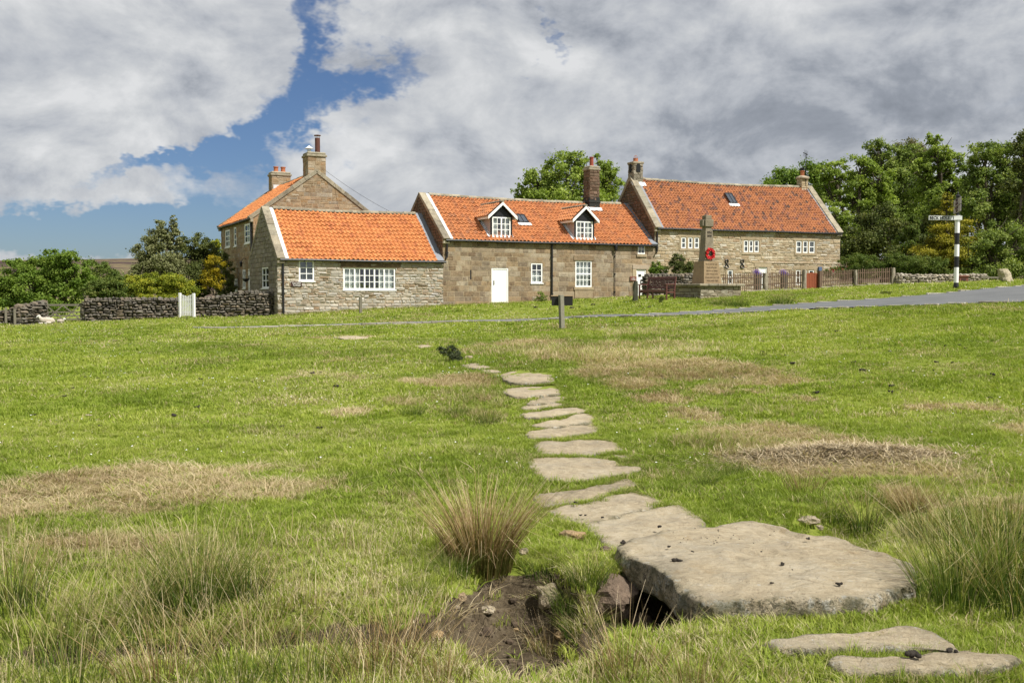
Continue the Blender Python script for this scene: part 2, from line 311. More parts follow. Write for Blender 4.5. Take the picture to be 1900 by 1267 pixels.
# ------------------------------------------------------------------ mesh builder
class MB:
    def __init__(s): s.v = []; s.f = []; s.mi = []; s.r = []
    def add(s, vs, fs, mat=0, rnd=None):
        o = len(s.v); s.v.extend([tuple(v) for v in vs])
        rr = random.random() if rnd is None else rnd
        for f in fs: s.f.append(tuple(i + o for i in f)); s.mi.append(mat); s.r.append(rr)
    def box(s, a, b, T=None, mat=0, rnd=None, bev=0.):
        x0, y0, z0 = a; x1, y1, z1 = b
        if x0 > x1: x0, x1 = x1, x0
        if y0 > y1: y0, y1 = y1, y0
        if z0 > z1: z0, z1 = z1, z0
        if bev > 0:
            vs = []; fs = []
            bx = min(bev, (x1 - x0) * .3); by = min(bev, (y1 - y0) * .3); bz = min(bev, (z1 - z0) * .3)
            idx = {}
            for ix, X in ((0, x0), (1, x1)):
                for iy, Y in ((0, y0), (1, y1)):
                    for iz, Z in ((0, z0), (1, z1)):
                        sx, sy, sz = (1 - 2 * ix) * bx, (1 - 2 * iy) * by, (1 - 2 * iz) * bz
                        for k, q in enumerate(((X, Y + sy, Z + sz), (X + sx, Y, Z + sz), (X + sx, Y + sy, Z))):
                            idx[ix, iy, iz, k] = len(vs); vs.append(q)
            def I(ix, iy, iz, k): return idx[ix, iy, iz, k]
            for i in (0, 1):
                fs.append((I(i, 0, 0, 0), I(i, 1, 0, 0), I(i, 1, 1, 0), I(i, 0, 1, 0)))
                fs.append((I(0, i, 0, 1), I(1, i, 0, 1), I(1, i, 1, 1), I(0, i, 1, 1)))
                fs.append((I(0, 0, i, 2), I(1, 0, i, 2), I(1, 1, i, 2), I(0, 1, i, 2)))
            for i in (0, 1):
                for j in (0, 1):
                    fs.append((I(i, j, 0, 0), I(i, j, 1, 0), I(i, j, 1, 1), I(i, j, 0, 1)))
                    fs.append((I(i, 0, j, 0), I(i, 1, j, 0), I(i, 1, j, 2), I(i, 0, j, 2)))
                    fs.append((I(0, i, j, 1), I(1, i, j, 1), I(1, i, j, 2), I(0, i, j, 2)))
                    for k in (0, 1): fs.append((I(i, j, k, 0), I(i, j, k, 1), I(i, j, k, 2)))
        else:
            vs = [(x, y, z) for x in (x0, x1) for y in (y0, y1) for z in (z0, z1)]
            fs = [(0, 1, 3, 2), (4, 6, 7, 5), (0, 4, 5, 1), (2, 3, 7, 6), (0, 2, 6, 4), (1, 5, 7, 3)]
        if T is not None: vs = [T(*v) if callable(T) else T @ Vector(v) for v in vs]
        s.add(vs, fs, mat, rnd)
    def tube(s, pts, rad, n=8, mat=0, rnd=None, cap=True):
        pts = [Vector(p) for p in pts]; rad = rad if hasattr(rad, '__len__') else [rad] * len(pts)
        vs = []; fs = []
        for i, p in enumerate(pts):
            t = (pts[min(i + 1, len(pts) - 1)] - pts[max(i - 1, 0)]).normalized()
            up = Vector((0, 0, 1)) if abs(t.z) < .9 else Vector((1, 0, 0))
            a = t.cross(up).normalized(); b = t.cross(a).normalized()
            for k in range(n):
                an = 2 * math.pi * k / n; vs.append(p + (a * math.cos(an) + b * math.sin(an)) * rad[i])
        for i in range(len(pts) - 1):
            for k in range(n):
                k2 = (k + 1) % n; fs.append((i * n + k, i * n + k2, (i + 1) * n + k2, (i + 1) * n + k))
        if cap: fs.append(tuple(range(n))); fs.append(tuple((len(pts) - 1) * n + k for k in range(n)))
        s.add(vs, fs, mat, rnd)
    def lathe(s, c, prof, n=12, mat=0, rnd=None):
        vs = []; fs = []
        for r, z in prof:
            for k in range(n):
                a = 2 * math.pi * k / n; vs.append((c[0] + r * math.cos(a), c[1] + r * math.sin(a), c[2] + z))
        for i in range(len(prof) - 1):
            for k in range(n): k2 = (k + 1) % n; fs.append((i * n + k, i * n + k2, (i + 1) * n + k2, (i + 1) * n + k))
        fs.append(tuple(range(n))); fs.append(tuple((len(prof) - 1) * n + k for k in range(n)))
        s.add(vs, fs, mat, rnd)
    def rock(s, c, r, mat=0, rnd=None, seed=None, sub=2, amp=.25):
        bmx = bmesh.new(); bmesh.ops.create_icosphere(bmx, subdivisions=sub, radius=1)
        sd = random.random() * 50 if seed is None else seed
        vs = []
        for v in bmx.verts:
            p = v.co.normalized(); k = 1 + amp * (noise.noise(p * 1.3 + Vector((sd, 0, 0))) * 1.2 + .5 * noise.noise(p * 3.1 + Vector((0, sd, 0))))
            q = Vector([math.copysign(abs(e) ** .8, e) for e in p]) * k
            vs.append((c[0] + q.x * r[0], c[1] + q.y * r[1], c[2] + q.z * r[2]))
        fs = [tuple(v.index for v in f.verts) for f in bmx.faces]; bmx.free(); s.add(vs, fs, mat, rnd)
    def build(s, name, mats, parent=None, smooth=False, loc=None):
        me = bpy.data.meshes.new(name); me.from_pydata([tuple(v) for v in s.v], [], s.f); me.update()
        for m_ in (mats if isinstance(mats, (list, tuple)) else [mats]): me.materials.append(m_)
        if s.f:
            me.polygons.foreach_set('material_index', s.mi)
            at = me.attributes.new('rnd', 'FLOAT', 'FACE'); at.data.foreach_set('value', s.r)
            if smooth: me.polygons.foreach_set('use_smooth', [True] * len(s.f))
        bmx = bmesh.new(); bmx.from_mesh(me); bmesh.ops.recalc_face_normals(bmx, faces=bmx.faces); bmx.to_mesh(me); bmx.free()
        o = bpy.data.objects.new(name, me); COL.objects.link(o)
        if parent is not None: o.parent = parent
        if loc is not None: o.location = loc
        return o
import bmesh
from mathutils import noise
def raw_mesh(name, V, Fq, mats, parent=None, attrs=None, fattrs=None, tris=False, smooth=False):
    """big meshes straight from numpy arrays (all quads, or all triangles)"""
    k = 3 if tris else 4; me = bpy.data.meshes.new(name); nv, nf = len(V), len(Fq)
    me.vertices.add(nv); me.vertices.foreach_set('co', np.ascontiguousarray(V, np.float32).ravel())
    me.loops.add(nf * k); me.loops.foreach_set('vertex_index', np.ascontiguousarray(Fq, np.int32).ravel())
    me.polygons.add(nf); me.polygons.foreach_set('loop_start', np.arange(nf, dtype=np.int32) * k)
    try: me.polygons.foreach_set('loop_total', np.full(nf, k, np.int32))
    except Exception: pass
    if smooth: me.polygons.foreach_set('use_smooth', np.ones(nf, bool))
    me.update(calc_edges=True)
    for n_, a in (attrs or {}).items(): me.attributes.new(n_, 'FLOAT', 'POINT').data.foreach_set('value', np.ascontiguousarray(a, np.float32))
    for n_, a in (fattrs or {}).items(): me.attributes.new(n_, 'FLOAT', 'FACE').data.foreach_set('value', np.ascontiguousarray(a, np.float32))
    for m_ in (mats if isinstance(mats, (list, tuple)) else [mats]): me.materials.append(m_)
    o = bpy.data.objects.new(name, me); COL.objects.link(o)
    if parent is not None: o.parent = parent
    return o
def tag(o, label=None, cat=None, group=None, kind=None):
    if label: o['label'] = label
    if cat: o['category'] = cat
    if group: o['group'] = group
    if kind: o['kind'] = kind
    return o
def empty(name, loc, rz=0., label=None, cat=None, group=None):
    o = bpy.data.objects.new(name, None); COL.objects.link(o); o.location = loc; o.rotation_euler = (0, 0, rz); o.empty_display_size = .2
    return tag(o, label, cat, group)

# ------------------------------------------------------------------ materials
def new_mat(name):
    m_ = bpy.data.materials.new(name); m_.use_nodes = True; m_.node_tree.nodes.clear(); return m_, NT(m_.node_tree)
def finish(t, col, rough=.8, bump=None, spec=.3, metal=0.):
    p = t.n('ShaderNodeBsdfPrincipled'); t.set(p.inputs['Base Color'], col); t.set(p.inputs['Roughness'], rough)
    p.inputs['Specular IOR Level'].default_value = spec; p.inputs['Metallic'].default_value = metal
    if bump is not None: t.set(p.inputs['Normal'], bump)
    o = t.n('ShaderNodeOutputMaterial'); t.set(o.inputs[0], p.outputs[0]); return p
def plain(name, col, rough=.6, var=.12, scale=6., bump=.15, spec=.3, metal=0.):
    m_, t = new_mat(name); tc = t.n('ShaderNodeTexCoord').outputs['Object']
    n = t.noise(tc, scale, 5, .6); n2 = t.noise(tc, scale * 9, 3, .6)
    k = t.m('ADD', t.m('MULTIPLY', t.m('SUBTRACT', n, .5), var * 2.4), t.m('MULTIPLY', t.m('SUBTRACT', n2, .5), var))
    k = t.m('ADD', k, t.m('MULTIPLY', t.m('SUBTRACT', t.attr('rnd').outputs['Fac'], .5), var * .6))
    c = t.mix(1., col, t.ramp(t.m('ADD', k, .5), [(0, (.5, .5, .5)), (.5, (1, 1, 1)), (1, (1.5, 1.5, 1.5))]), 'MULTIPLY')
    finish(t, c, rough, t.bump(n2, bump, .01) if bump else None, spec, metal); return m_
def stone_mat(name, cols, mort=None, sc=1., lichen=0., dark=0., bump=.6, pale=None):
    """cols: palette over the per-stone random value"""
    m_, t = new_mat(name); tc = t.n('ShaderNodeTexCoord').outputs['Object']
    r = t.attr('rnd').outputs['Fac']
    n = t.noise(tc, 5 * sc, 6, .65); n2 = t.noise(tc, 26 * sc, 4, .6); n3 = t.noise(tc, .55 * sc, 3, .55)
    f = t.m('ADD', r, t.m('MULTIPLY', t.m('SUBTRACT', n, .5), .35))
    c = t.ramp(f, [(i / (len(cols) - 1), q) for i, q in enumerate(cols)])
    br = t.m('ADD', t.m('MULTIPLY', t.m('SUBTRACT', n2, .5), .9), t.m('MULTIPLY', t.m('SUBTRACT', n, .5), .7))
    br = t.m('ADD', br, t.m('MULTIPLY', t.m('SUBTRACT', n3, .5), .7))
    c = t.mix(1., c, t.ramp(t.m('ADD', br, .5), [(0, (.45, .45, .45)), (.5, (1, 1, 1)), (1, (1.45, 1.45, 1.45))]), 'MULTIPLY')
    if lichen:
        l = t.rng(t.noise(tc, 9 * sc, 5, .7), .58, .68); c = t.mix(t.m('MULTIPLY', l, lichen), c, pale or (.42, .43, .38))
    if dark:
        l = t.rng(t.noise(t.vmap(tc, (5, 5, 5)), 2.2 * sc, 6, .7), .45, .7); c = t.mix(t.m('MULTIPLY', l, dark), c, (.035, .034, .03))
    finish(t, c, .92, t.bump(t.m('ADD', n2, t.m('MULTIPLY', n, 1.5)), bump, .02), .15); return m_
def leaf_mat(name, cols, trans=.35, spec=.10):
    m_, t = new_mat(name); r = t.attr('rnd').outputs['Fac']
    c = t.ramp(r, [(i / (len(cols) - 1), q) for i, q in enumerate(cols)])
    d = t.n('ShaderNodeBsdfPrincipled'); t.set(d.inputs['Base Color'], c); d.inputs['Roughness'].default_value = .5; d.inputs['Specular IOR Level'].default_value = spec
    tr = t.n('ShaderNodeBsdfTranslucent'); t.set(tr.inputs[0], t.mix(1., c, (1.25, 1.35, .6), 'MULTIPLY'))
    mx = t.n('ShaderNodeMixShader'); mx.inputs[0].default_value = trans; t.set(mx.inputs[1], d.outputs[0]); t.set(mx.inputs[2], tr.outputs[0])
    o = t.n('ShaderNodeOutputMaterial'); t.set(o.inputs[0], mx.outputs[0]); return m_
M = {}
M['white'] = plain('white_paint', (.80, .80, .78), .45, .03, 8, .05)
M['white_old'] = plain('lead_white', (.60, .62, .64), .6, .12, 5, .1)
M['lead'] = plain('lead_sheet', (.20, .215, .24), .55, .15, 4, .1)
M['black'] = plain('black_paint', (.018, .018, .02), .4, .1, 8, .05)
M['brownmetal'] = plain('rusty_flue', (.09, .035, .025), .6, .2, 8, .1)
M['terracotta'] = plain('terracotta_pot', (.38, .13, .06), .75, .2, 8, .1)
M['redpot'] = plain('red_pot', (.26, .06, .035), .7, .2, 8, .1)
M['tar'] = plain('tarred_stone', (.02, .02, .018), .8, .2, 8, .3)
M['pinkgrey'] = plain('dormer_cheek', (.42, .36, .35), .6, .1, 4, .05)
M['wood_grey'] = plain('weathered_wood', (.17, .155, .115), .85, .25, 14, .4)
M['wood_brown'] = plain('fence_wood', (.135, .09, .062), .85, .3, 9, .3)
M['wood_red'] = plain('red_stained_wood', (.23, .062, .027), .7, .22, 9, .2)
M['bench_wood'] = plain('bench_wood', (.115, .045, .035), .5, .2, 9, .15, .4)
M['curtain'] = plain('net_curtain', (.55, .56, .54), .9, .1, 4, 0)
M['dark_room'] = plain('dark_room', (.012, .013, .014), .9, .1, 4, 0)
M['dark_stone'] = plain('dark_stone', (.10, .095, .075), .9, .3, 5, .5)
M['text_dark'] = plain('carved_letters', (.055, .045, .035), .9, .1, 9, 0)
M['text_white'] = plain('white_letters', (.7, .7, .66), .7, .05, 9, 0)
M['plaque'] = plain('brown_plaque', (.055, .028, .025), .5, .1, 9, .1)
M['red'] = plain('poppy_red', (.62, .018, .022), .6, .2, 20, 0)
M['blackcentre'] = plain('poppy_centre', (.012, .012, .012), .6, .1, 20, 0)
M['violet'] = leaf_mat('violet_flowers', [(.08, .03, .30), (.20, .10, .5)], .3)
M['bluebox'] = plain('grey_blue_box', (.09, .13, .22), .6, .1, 9, 0)
M['terr_box'] = plain('red_brown_stone', (.19, .075, .055), .85, .2, 6, .3)
M['sandstone'] = stone_mat('sandstone_dressed', [(.30, .235, .15), (.36, .29, .19), (.33, .27, .20)], lichen=.3, bump=.3)
M['cope'] = stone_mat('coping_stone', [(.20, .175, .13), (.29, .25, .18), (.34, .30, .22), (.22, .20, .15)], lichen=.55, dark=.5, bump=.6)
M['ashlar'] = stone_mat('brown_ashlar', [(.15, .105, .066), (.31, .225, .135), (.20, .145, .09), (.30, .235, .16), (.19, .145, .10), (.35, .295, .215), (.27, .20, .125)], lichen=.22, dark=.4, bump=.5)
M['rubble'] = stone_mat('pale_rubble', [(.29, .22, .14), (.38, .355, .30), (.33, .285, .21), (.43, .41, .36), (.24, .165, .10), (.39, .355, .285), (.36, .34, .31)], lichen=.5, pale=(.5, .5, .46), bump=.7, dark=.12)
M['rubble2'] = stone_mat('tan_rubble', [(.38, .295, .18), (.36, .29, .185), (.46, .385, .265), (.27, .19, .115), (.42, .35, .24), (.49, .45, .37), (.35, .26, .15)], lichen=.32, pale=(.52, .49, .42), bump=.7, dark=.15)
M['mixed'] = stone_mat('mixed_sandstone', [(.30, .19, .095), (.26, .20, .13), (.36, .31, .24), (.21, .14, .08), (.33, .26, .17), (.28, .18, .10), (.24, .20, .15)], lichen=.3, dark=.25, bump=.6)
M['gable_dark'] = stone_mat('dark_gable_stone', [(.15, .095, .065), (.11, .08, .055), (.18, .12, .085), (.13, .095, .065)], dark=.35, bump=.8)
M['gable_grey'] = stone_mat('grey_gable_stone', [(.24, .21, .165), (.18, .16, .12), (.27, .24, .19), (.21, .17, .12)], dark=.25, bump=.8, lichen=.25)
M['drystone'] = stone_mat('dry_stone_dark', [(.09, .082, .065), (.15, .13, .10), (.065, .06, .05), (.20, .16, .115), (.11, .10, .08), (.17, .155, .13)], lichen=.55, pale=(.30, .29, .25), dark=.35, bump=.9)
M['drystone_pale'] = stone_mat('dry_stone_pale', [(.33, .29, .22), (.42, .38, .31), (.24, .21, .16), (.38, .33, .24)], lichen=.5, pale=(.5, .48, .43), dark=.3, bump=.9)
M['mortar'] = plain('mortar_sand', (.36, .29, .19), .95, .25, 4, .5)
M['mortar_d'] = plain('mortar_dark', (.13, .10, .065), .95, .25, 4, .5)
M['gapdark'] = plain('dark_joint', (.03, .028, .022), .95, .25, 4, .3)
M['memorial'] = stone_mat('memorial_stone', [(.25, .18, .105), (.30, .225, .135)], dark=.12, bump=.3)
M['memorial_grey'] = stone_mat('memorial_cross_stone', [(.20, .17, .12), (.25, .215, .155)], lichen=.25, dark=.3, bump=.4)
M['base_stone'] = stone_mat('base_stone', [(.26, .225, .16), (.36, .32, .24), (.20, .17, .12), (.40, .37, .29)], lichen=.35, dark=.35, bump=.8)
M['rubble_s'] = stone_mat('rough_grey_stone', [(.24, .21, .16), (.34, .30, .23)], lichen=.5, dark=.4, bump=.9)
M['dark_post'] = plain('dark_mossy_stone', (.062, .062, .042), .95, .3, 5, .6)
M['pale_rock'] = stone_mat('pale_boulder', [(.42, .36, .25), (.50, .44, .33)], lichen=.4, pale=(.55, .52, .42), dark=.25, bump=.9, sc=2)
M['text_carved'] = plain('cut_letters', (.14, .10, .06), .9, .1, 9, 0)
M['post_wood'] = plain('post_wood', (.20, .19, .145), .85, .3, 16, .4)
M['wood_tan'] = plain('raw_wood', (.42, .30, .18), .8, .2, 10, .2)
M['black_board'] = plain('board_back', (.016, .016, .014), .6, .1, 8, 0)
M['sign_white'] = plain('sign_white_paint', (.62, .64, .60), .5, .15, 12, .05)
M['sign_grey'] = plain('sign_grey_paint', (.33, .30, .29), .6, .2, 12, .05)
M['terr_dark'] = plain('recess_shade_paint', (.06, .03, .025), .9, .2, 6, .2)  # darker copy of the red brown stone, shade of a recess put into colour
M['rush_dark'] = plain('wreath_ring', (.02, .04, .015), .8, .2, 12, .2)
def tile_mat(name, cols, moss=0., blotch=0.):
    m_, t = new_mat(name); tc = t.n('ShaderNodeTexCoord').outputs['Object']; r = t.attr('rnd').outputs['Fac']
    n = t.noise(tc, 3., 5, .6); n2 = t.noise(tc, 22, 3, .6)
    c = t.ramp(t.m('ADD', r, t.m('MULTIPLY', t.m('SUBTRACT', n, .5), .25)), [(p, q) for p, q in cols])
    c = t.mix(1., c, t.ramp(n2, [(.2, (.72, .72, .72)), (.5, (1, 1, 1)), (.8, (1.22, 1.22, 1.22))]), 'MULTIPLY')
    if moss: l = t.rng(t.noise(tc, 1.4, 6, .7), .50, .72); c = t.mix(t.m('MULTIPLY', l, moss), c, (.075, .052, .038))
    if blotch: l = t.rng(t.noise(t.vmap(tc, (9, 1, 4)), 7, 5, .7), .6, .72); c = t.mix(t.m('MULTIPLY', l, blotch), c, (.10, .07, .05))
    finish(t, c, .78, t.bump(n2, .25, .01), .25); return m_
M['tile_new'] = tile_mat('orange_pantile', [(0, (.38, .135, .055)), (.3, (.49, .19, .066)), (.6, (.47, .175, .060)), (.85, (.53, .22, .080)), (1., (.45, .17, .062))], blotch=.1)
M['tile_mid'] = tile_mat('orange_pantile_worn', [(0, (.34, .13, .06)), (.2, (.41, .155, .06)), (.5, (.48, .19, .074)), (.8, (.41, .165, .066)), (1., (.32, .14, .07))], moss=.14, blotch=.22)
M['tile_old'] = tile_mat('old_pantile', [(0, (.12, .075, .06)), (.05, (.20, .10, .07)), (.14, (.35, .145, .068)), (.5, (.43, .18, .078)), (.8, (.36, .145, .066)), (.95, (.29, .125, .08)), (1., (.18, .10, .075))], moss=.45, blotch=.4)
def glass():
    m_, t = new_mat('window_glass'); a = t.n('ShaderNodeBsdfTransparent'); a.inputs[0].default_value = (.8, .84, .84, 1)
    g = t.n('ShaderNodeBsdfGlossy'); g.inputs['Roughness'].default_value = .03; g.inputs[0].default_value = (.9, .95, 1, 1)
    n = t.noise(t.n('ShaderNodeTexCoord').outputs['Object'], 2.5, 2, .5); t.set(g.inputs['Normal'], t.bump(n, .12, .02))
    mx = t.n('ShaderNodeMixShader'); mx.inputs[0].default_value = .13; t.set(mx.inputs[1], a.outputs[0]); t.set(mx.inputs[2], g.outputs[0])
    o = t.n('ShaderNodeOutputMaterial'); t.set(o.inputs[0], mx.outputs[0]); return m_
M['glass'] = glass()
def slab_mat():
    m_, t = new_mat('flagstone'); tc = t.n('ShaderNodeTexCoord').outputs['Object']
    ob = t.n('ShaderNodeObjectInfo').outputs['Random']; edge = t.attr('edge').outputs['Fac']
    a = t.noise(tc, 1.5, 6, .65, .4); b = t.noise(tc, 11, 8, .75, .2); c2 = t.noise(tc, 85, 5, .8); wv = t.noise(t.vmap(tc, (0, 0, 0), (3, 9, 9), (0, 0, .5)), 3.5, 7, .75, .4)
    f = t.m('ADD', t.m('MULTIPLY', a, .45), t.m('ADD', t.m('MULTIPLY', b, .45), t.m('MULTIPLY', t.m('SUBTRACT', wv, .5), .28)))
    f = t.m('ADD', f, t.m('ADD', t.m('MULTIPLY', t.m('SUBTRACT', c2, .5), .30), t.m('MULTIPLY', t.m('SUBTRACT', ob, .5), .12)))
    col = t.ramp(f, [(.24, (.10, .085, .06)), (.33, (.25, .21, .14)), (.42, (.37, .305, .205)), (.50, (.44, .37, .255)), (.62, (.50, .44, .33))])
    col = t.mix(t.m('MULTIPLY', t.rng(t.noise(t.vmap(tc, (6, 2, 1)), 2.1, 5, .7), .46, .66), .4), col, (.27, .25, .205))          # grey weathering
    col = t.mix(t.m('MULTIPLY', t.rng(t.noise(t.vmap(tc, (3, 3, 3)), 3.2, 6, .75), .56, .70), .40), col, (.30, .20, .085))       # ochre stains
    li = t.rng(t.m('ADD', t.noise(t.vmap(tc, (8, 1, 2)), 15, 7, .8), t.m('MULTIPLY', edge, .10)), .615, .67)
    col = t.mix(t.m('MULTIPLY', li, .8), col, (.46, .455, .41))
    dk = t.rng(t.m('ADD', t.noise(t.vmap(tc, (1, 9, 2)), 32, 6, .85), t.m('MULTIPLY', edge, .11)), .60, .68)
    col = t.mix(t.m('MULTIPLY', dk, .8), col, (.05, .046, .034))
    ms = t.rng(t.noise(t.vmap(tc, (4, 2, 7)), 6, 6, .75), .40, .58)
    col = t.mix(t.m('MULTIPLY', t.m('MULTIPLY', ms, edge), .75), col, (.095, .092, .05))
    vo = t.n('ShaderNodeTexVoronoi', feature='DISTANCE_TO_EDGE'); t.set(vo.inputs['Vector'], t.vmap(tc, (0, 0, 0), (1, 2.2, 1), (0, 0, .4))); vo.inputs['Scale'].default_value = 1.4
    ck = t.m('MULTIPLY', t.rng(t.m('ADD', vo.outputs['Distance'], t.m('MULTIPLY', t.m('SUBTRACT', b, .5), .12)), 0., .014, 1., 0.), t.rng(a, .5, .62))
    col = t.mix(t.m('MULTIPLY', ck, .15), col, (.06, .05, .035))
    h = t.m('SUBTRACT', t.m('ADD', t.m('ADD', t.m('MULTIPLY', b, 1.6), t.m('MULTIPLY', c2, .55)), t.m('MULTIPLY', wv, 1.1)), t.m('MULTIPLY', ck, .25))
    finish(t, col, .92, t.bump(h, .95, .020), .15); return m_
M['slab'] = slab_mat()
def ground_mat():
    m_, t = new_mat('pasture'); tc = t.n('ShaderNodeTexCoord').outputs['Object']
    dry = t.attr('dry').outputs['Fac']; soil = t.attr('soil').outputs['Fac']
    a = t.noise(tc, .6, 5, .6); b = t.noise(tc, 7, 6, .7); c2 = t.noise(tc, 45, 4, .7)
    g = t.ramp(t.m('ADD', t.m('MULTIPLY', a, .5), t.m('MULTIPLY', b, .5)), [(.3, (.10, .135, .02)), (.5, (.17, .21, .032)), (.7, (.24, .26, .06))])
    s = t.ramp(t.m('ADD', t.m('MULTIPLY', b, .5), t.m('MULTIPLY', c2, .5)), [(.32, (.10, .065, .035)), (.5, (.22, .16, .095)), (.68, (.36, .29, .18))])
    e = t.ramp(t.m('ADD', t.m('MULTIPLY', b, .5), t.m('MULTIPLY', c2, .5)), [(.3, (.022, .017, .010)), (.5, (.078, .060, .038)), (.7, (.16, .13, .088))])
    col = t.mix(t.rng(t.m('ADD', dry, t.m('MULTIPLY', t.m('SUBTRACT', b, .5), .8)), .25, .75), g, s)
    col = t.mix(t.rng(t.m('ADD', soil, t.m('MULTIPLY', t.m('SUBTRACT', b, .5), .35)), .12, .34), col, e)
    finish(t, col, .95, t.bump(t.m('ADD', b, t.m('MULTIPLY', c2, .6)), .9, .03), .1); return m_
M['ground'] = ground_mat()
def blade_mat(name, green, straw, trans=.35):
    """grass: colour from the tuft (dry, tone) and the blade (rnd)"""
    m_, t = new_mat(name); dry = t.attr('dry', 'INSTANCER').outputs['Fac']; tone = t.attr('tone', 'INSTANCER').outputs['Fac']; r = t.attr('rnd').outputs['Fac']
    k = t.m('ADD', t.m('MULTIPLY', tone, .6), t.m('MULTIPLY', r, .4))
    g = t.ramp(k, [(i / (len(green) - 1), q) for i, q in enumerate(green)]); s = t.ramp(k, [(i / (len(straw) - 1), q) for i, q in enumerate(straw)])
    c = t.mix(t.rng(t.m('ADD', dry, t.m('MULTIPLY', t.m('SUBTRACT', r, .5), .9)), .35, .65), g, s)
    d = t.n('ShaderNodeBsdfPrincipled'); t.set(d.inputs['Base Color'], c); d.inputs['Roughness'].default_value = .6; d.inputs['Specular IOR Level'].default_value = .12
    tr = t.n('ShaderNodeBsdfTranslucent'); t.set(tr.inputs[0], t.mix(1., c, (1.2, 1.3, .7), 'MULTIPLY'))
    mx = t.n('ShaderNodeMixShader'); mx.inputs[0].default_value = trans; t.set(mx.inputs[1], d.outputs[0]); t.set(mx.inputs[2], tr.outputs[0])
    o = t.n('ShaderNodeOutputMaterial'); t.set(o.inputs[0], mx.outputs[0]); return m_
GREEN = [(.105, .150, .020), (.180, .244, .031), (.245, .310, .042), (.315, .365, .062), (.42, .425, .12)]
STRAW = [(.15, .10, .055), (.32, .235, .135), (.46, .37, .225), (.55, .46, .30), (.62, .54, .37)]
M['blade'] = blade_mat('grass_blade', GREEN, STRAW)
M['rush'] = leaf_mat('rush_stem', [(.05, .085, .018), (.09, .125, .024), (.15, .155, .04), (.26, .20, .08), (.38, .28, .15), (.48, .39, .24)], .2)
M['rush_dry'] = leaf_mat('rush_stem_dry', [(.08, .08, .02), (.19, .13, .055), (.32, .22, .11), (.42, .31, .18), (.54, .44, .29)], .2)
M['rush_green'] = leaf_mat('rush_stem_green', [(.06, .10, .018), (.10, .15, .026), (.15, .19, .035), (.22, .22, .06), (.36, .31, .15), (.48, .41, .25)], .25)
def asphalt():
    m_, t = new_mat('asphalt'); tc = t.n('ShaderNodeTexCoord').outputs['Object']; a = t.noise(tc, .8, 4, .6); b = t.noise(tc, 60, 3, .7)
    c = t.ramp(t.m('ADD', t.m('MULTIPLY', a, .5), t.m('MULTIPLY', b, .5)), [(.3, (.085, .09, .092)), (.7, (.15, .155, .158))])
    finish(t, c, .85, t.bump(b, .3, .01), .3); return m_
M['asphalt'] = asphalt()
def moor():
    m_, t = new_mat('moorland'); tc = t.n('ShaderNodeTexCoord').outputs['Object']
    a = t.noise(t.vmap(tc, (0, 0, 0), (.004, .012, .05)), 1., 6, .6, .8); b = t.noise(t.vmap(tc, (0, 0, 0), (.02, .05, .2)), 1., 5, .7)
    c = t.ramp(t.m('ADD', t.m('MULTIPLY', a, .7), t.m('MULTIPLY', b, .3)), [(.36, (.045, .032, .034)), (.47, (.075, .055, .050)), (.53, (.155, .125, .075)), (.60, (.11, .10, .06)), (.68, (.07, .055, .055))])
    # heather moor far off: patches of purplish brown and tan
    finish(t, c, 1., None, 0.); return m_
M['moor'] = moor()

# ------------------------------------------------------------------ terrain, moor, road
def axis_lines(fine0, fine1, step, lo, hi, g):
    a = list(np.arange(fine0, fine1, step)); s = step; x = fine0
    left = []
    while x > lo: s *= g; x -= s; left.append(x)
    s = step; x = a[-1]; right = []
    while x < hi: s *= g; x += s; right.append(x)
    return np.array(left[::-1] + a + right)
def build_ground():
    xs = axis_lines(-4.6, 4.6, .034, -3500, 3500, 1.045); ys = axis_lines(3.3, 10.5, .034, -400, 4200, 1.035)
    X, Y = np.meshgrid(xs, ys); Z = hf(X.ravel(), Y.ravel()).reshape(X.shape)
    q, d = ditch(X, Y)
    soil = soilmask(X, Y)
    ny, nx = X.shape; ii = np.arange(ny * nx).reshape(ny, nx)
    Fq = np.stack([ii[:-1, :-1], ii[:-1, 1:], ii[1:, 1:], ii[1:, :-1]], -1).reshape(-1, 4)
    o = raw_mesh('ground', np.stack([X, Y, Z], -1).reshape(-1, 3), Fq, M['ground'], attrs={'dry': dryness(X, Y).ravel(), 'soil': soil.ravel()}, smooth=True)
    tag(o, kind='structure'); print('ground verts', X.size)
def build_moor():
    xs = np.linspace(-3200, 3200, 220); ys = np.linspace(1400, 3600, 60); X, Y = np.meshgrid(xs, ys)
    top = 84 + 10 * (fbm(X / 700, Y * 0 + 2, 4, 8) - .5) + np.interp(X, [-3200, -1500, -700, 0, 3200], [-14, -10, 0, -6, 20])
    Z = -8 + (top + 8) * sstep(Y, 1400, 2350) + (fbm(X / 160, Y / 160, 4, 9) - .5) * 16 * sstep(Y, 1400, 1700) * (1 - sstep(Y, 2050, 2300))
    ny, nx = X.shape; ii = np.arange(ny * nx).reshape(ny, nx)
    Fq = np.stack([ii[:-1, :-1], ii[:-1, 1:], ii[1:, 1:], ii[1:, :-1]], -1).reshape(-1, 4)
    tag(raw_mesh('moor_hill', np.stack([X, Y, Z], -1).reshape(-1, 3), Fq, M['moor'], smooth=True), kind='structure')
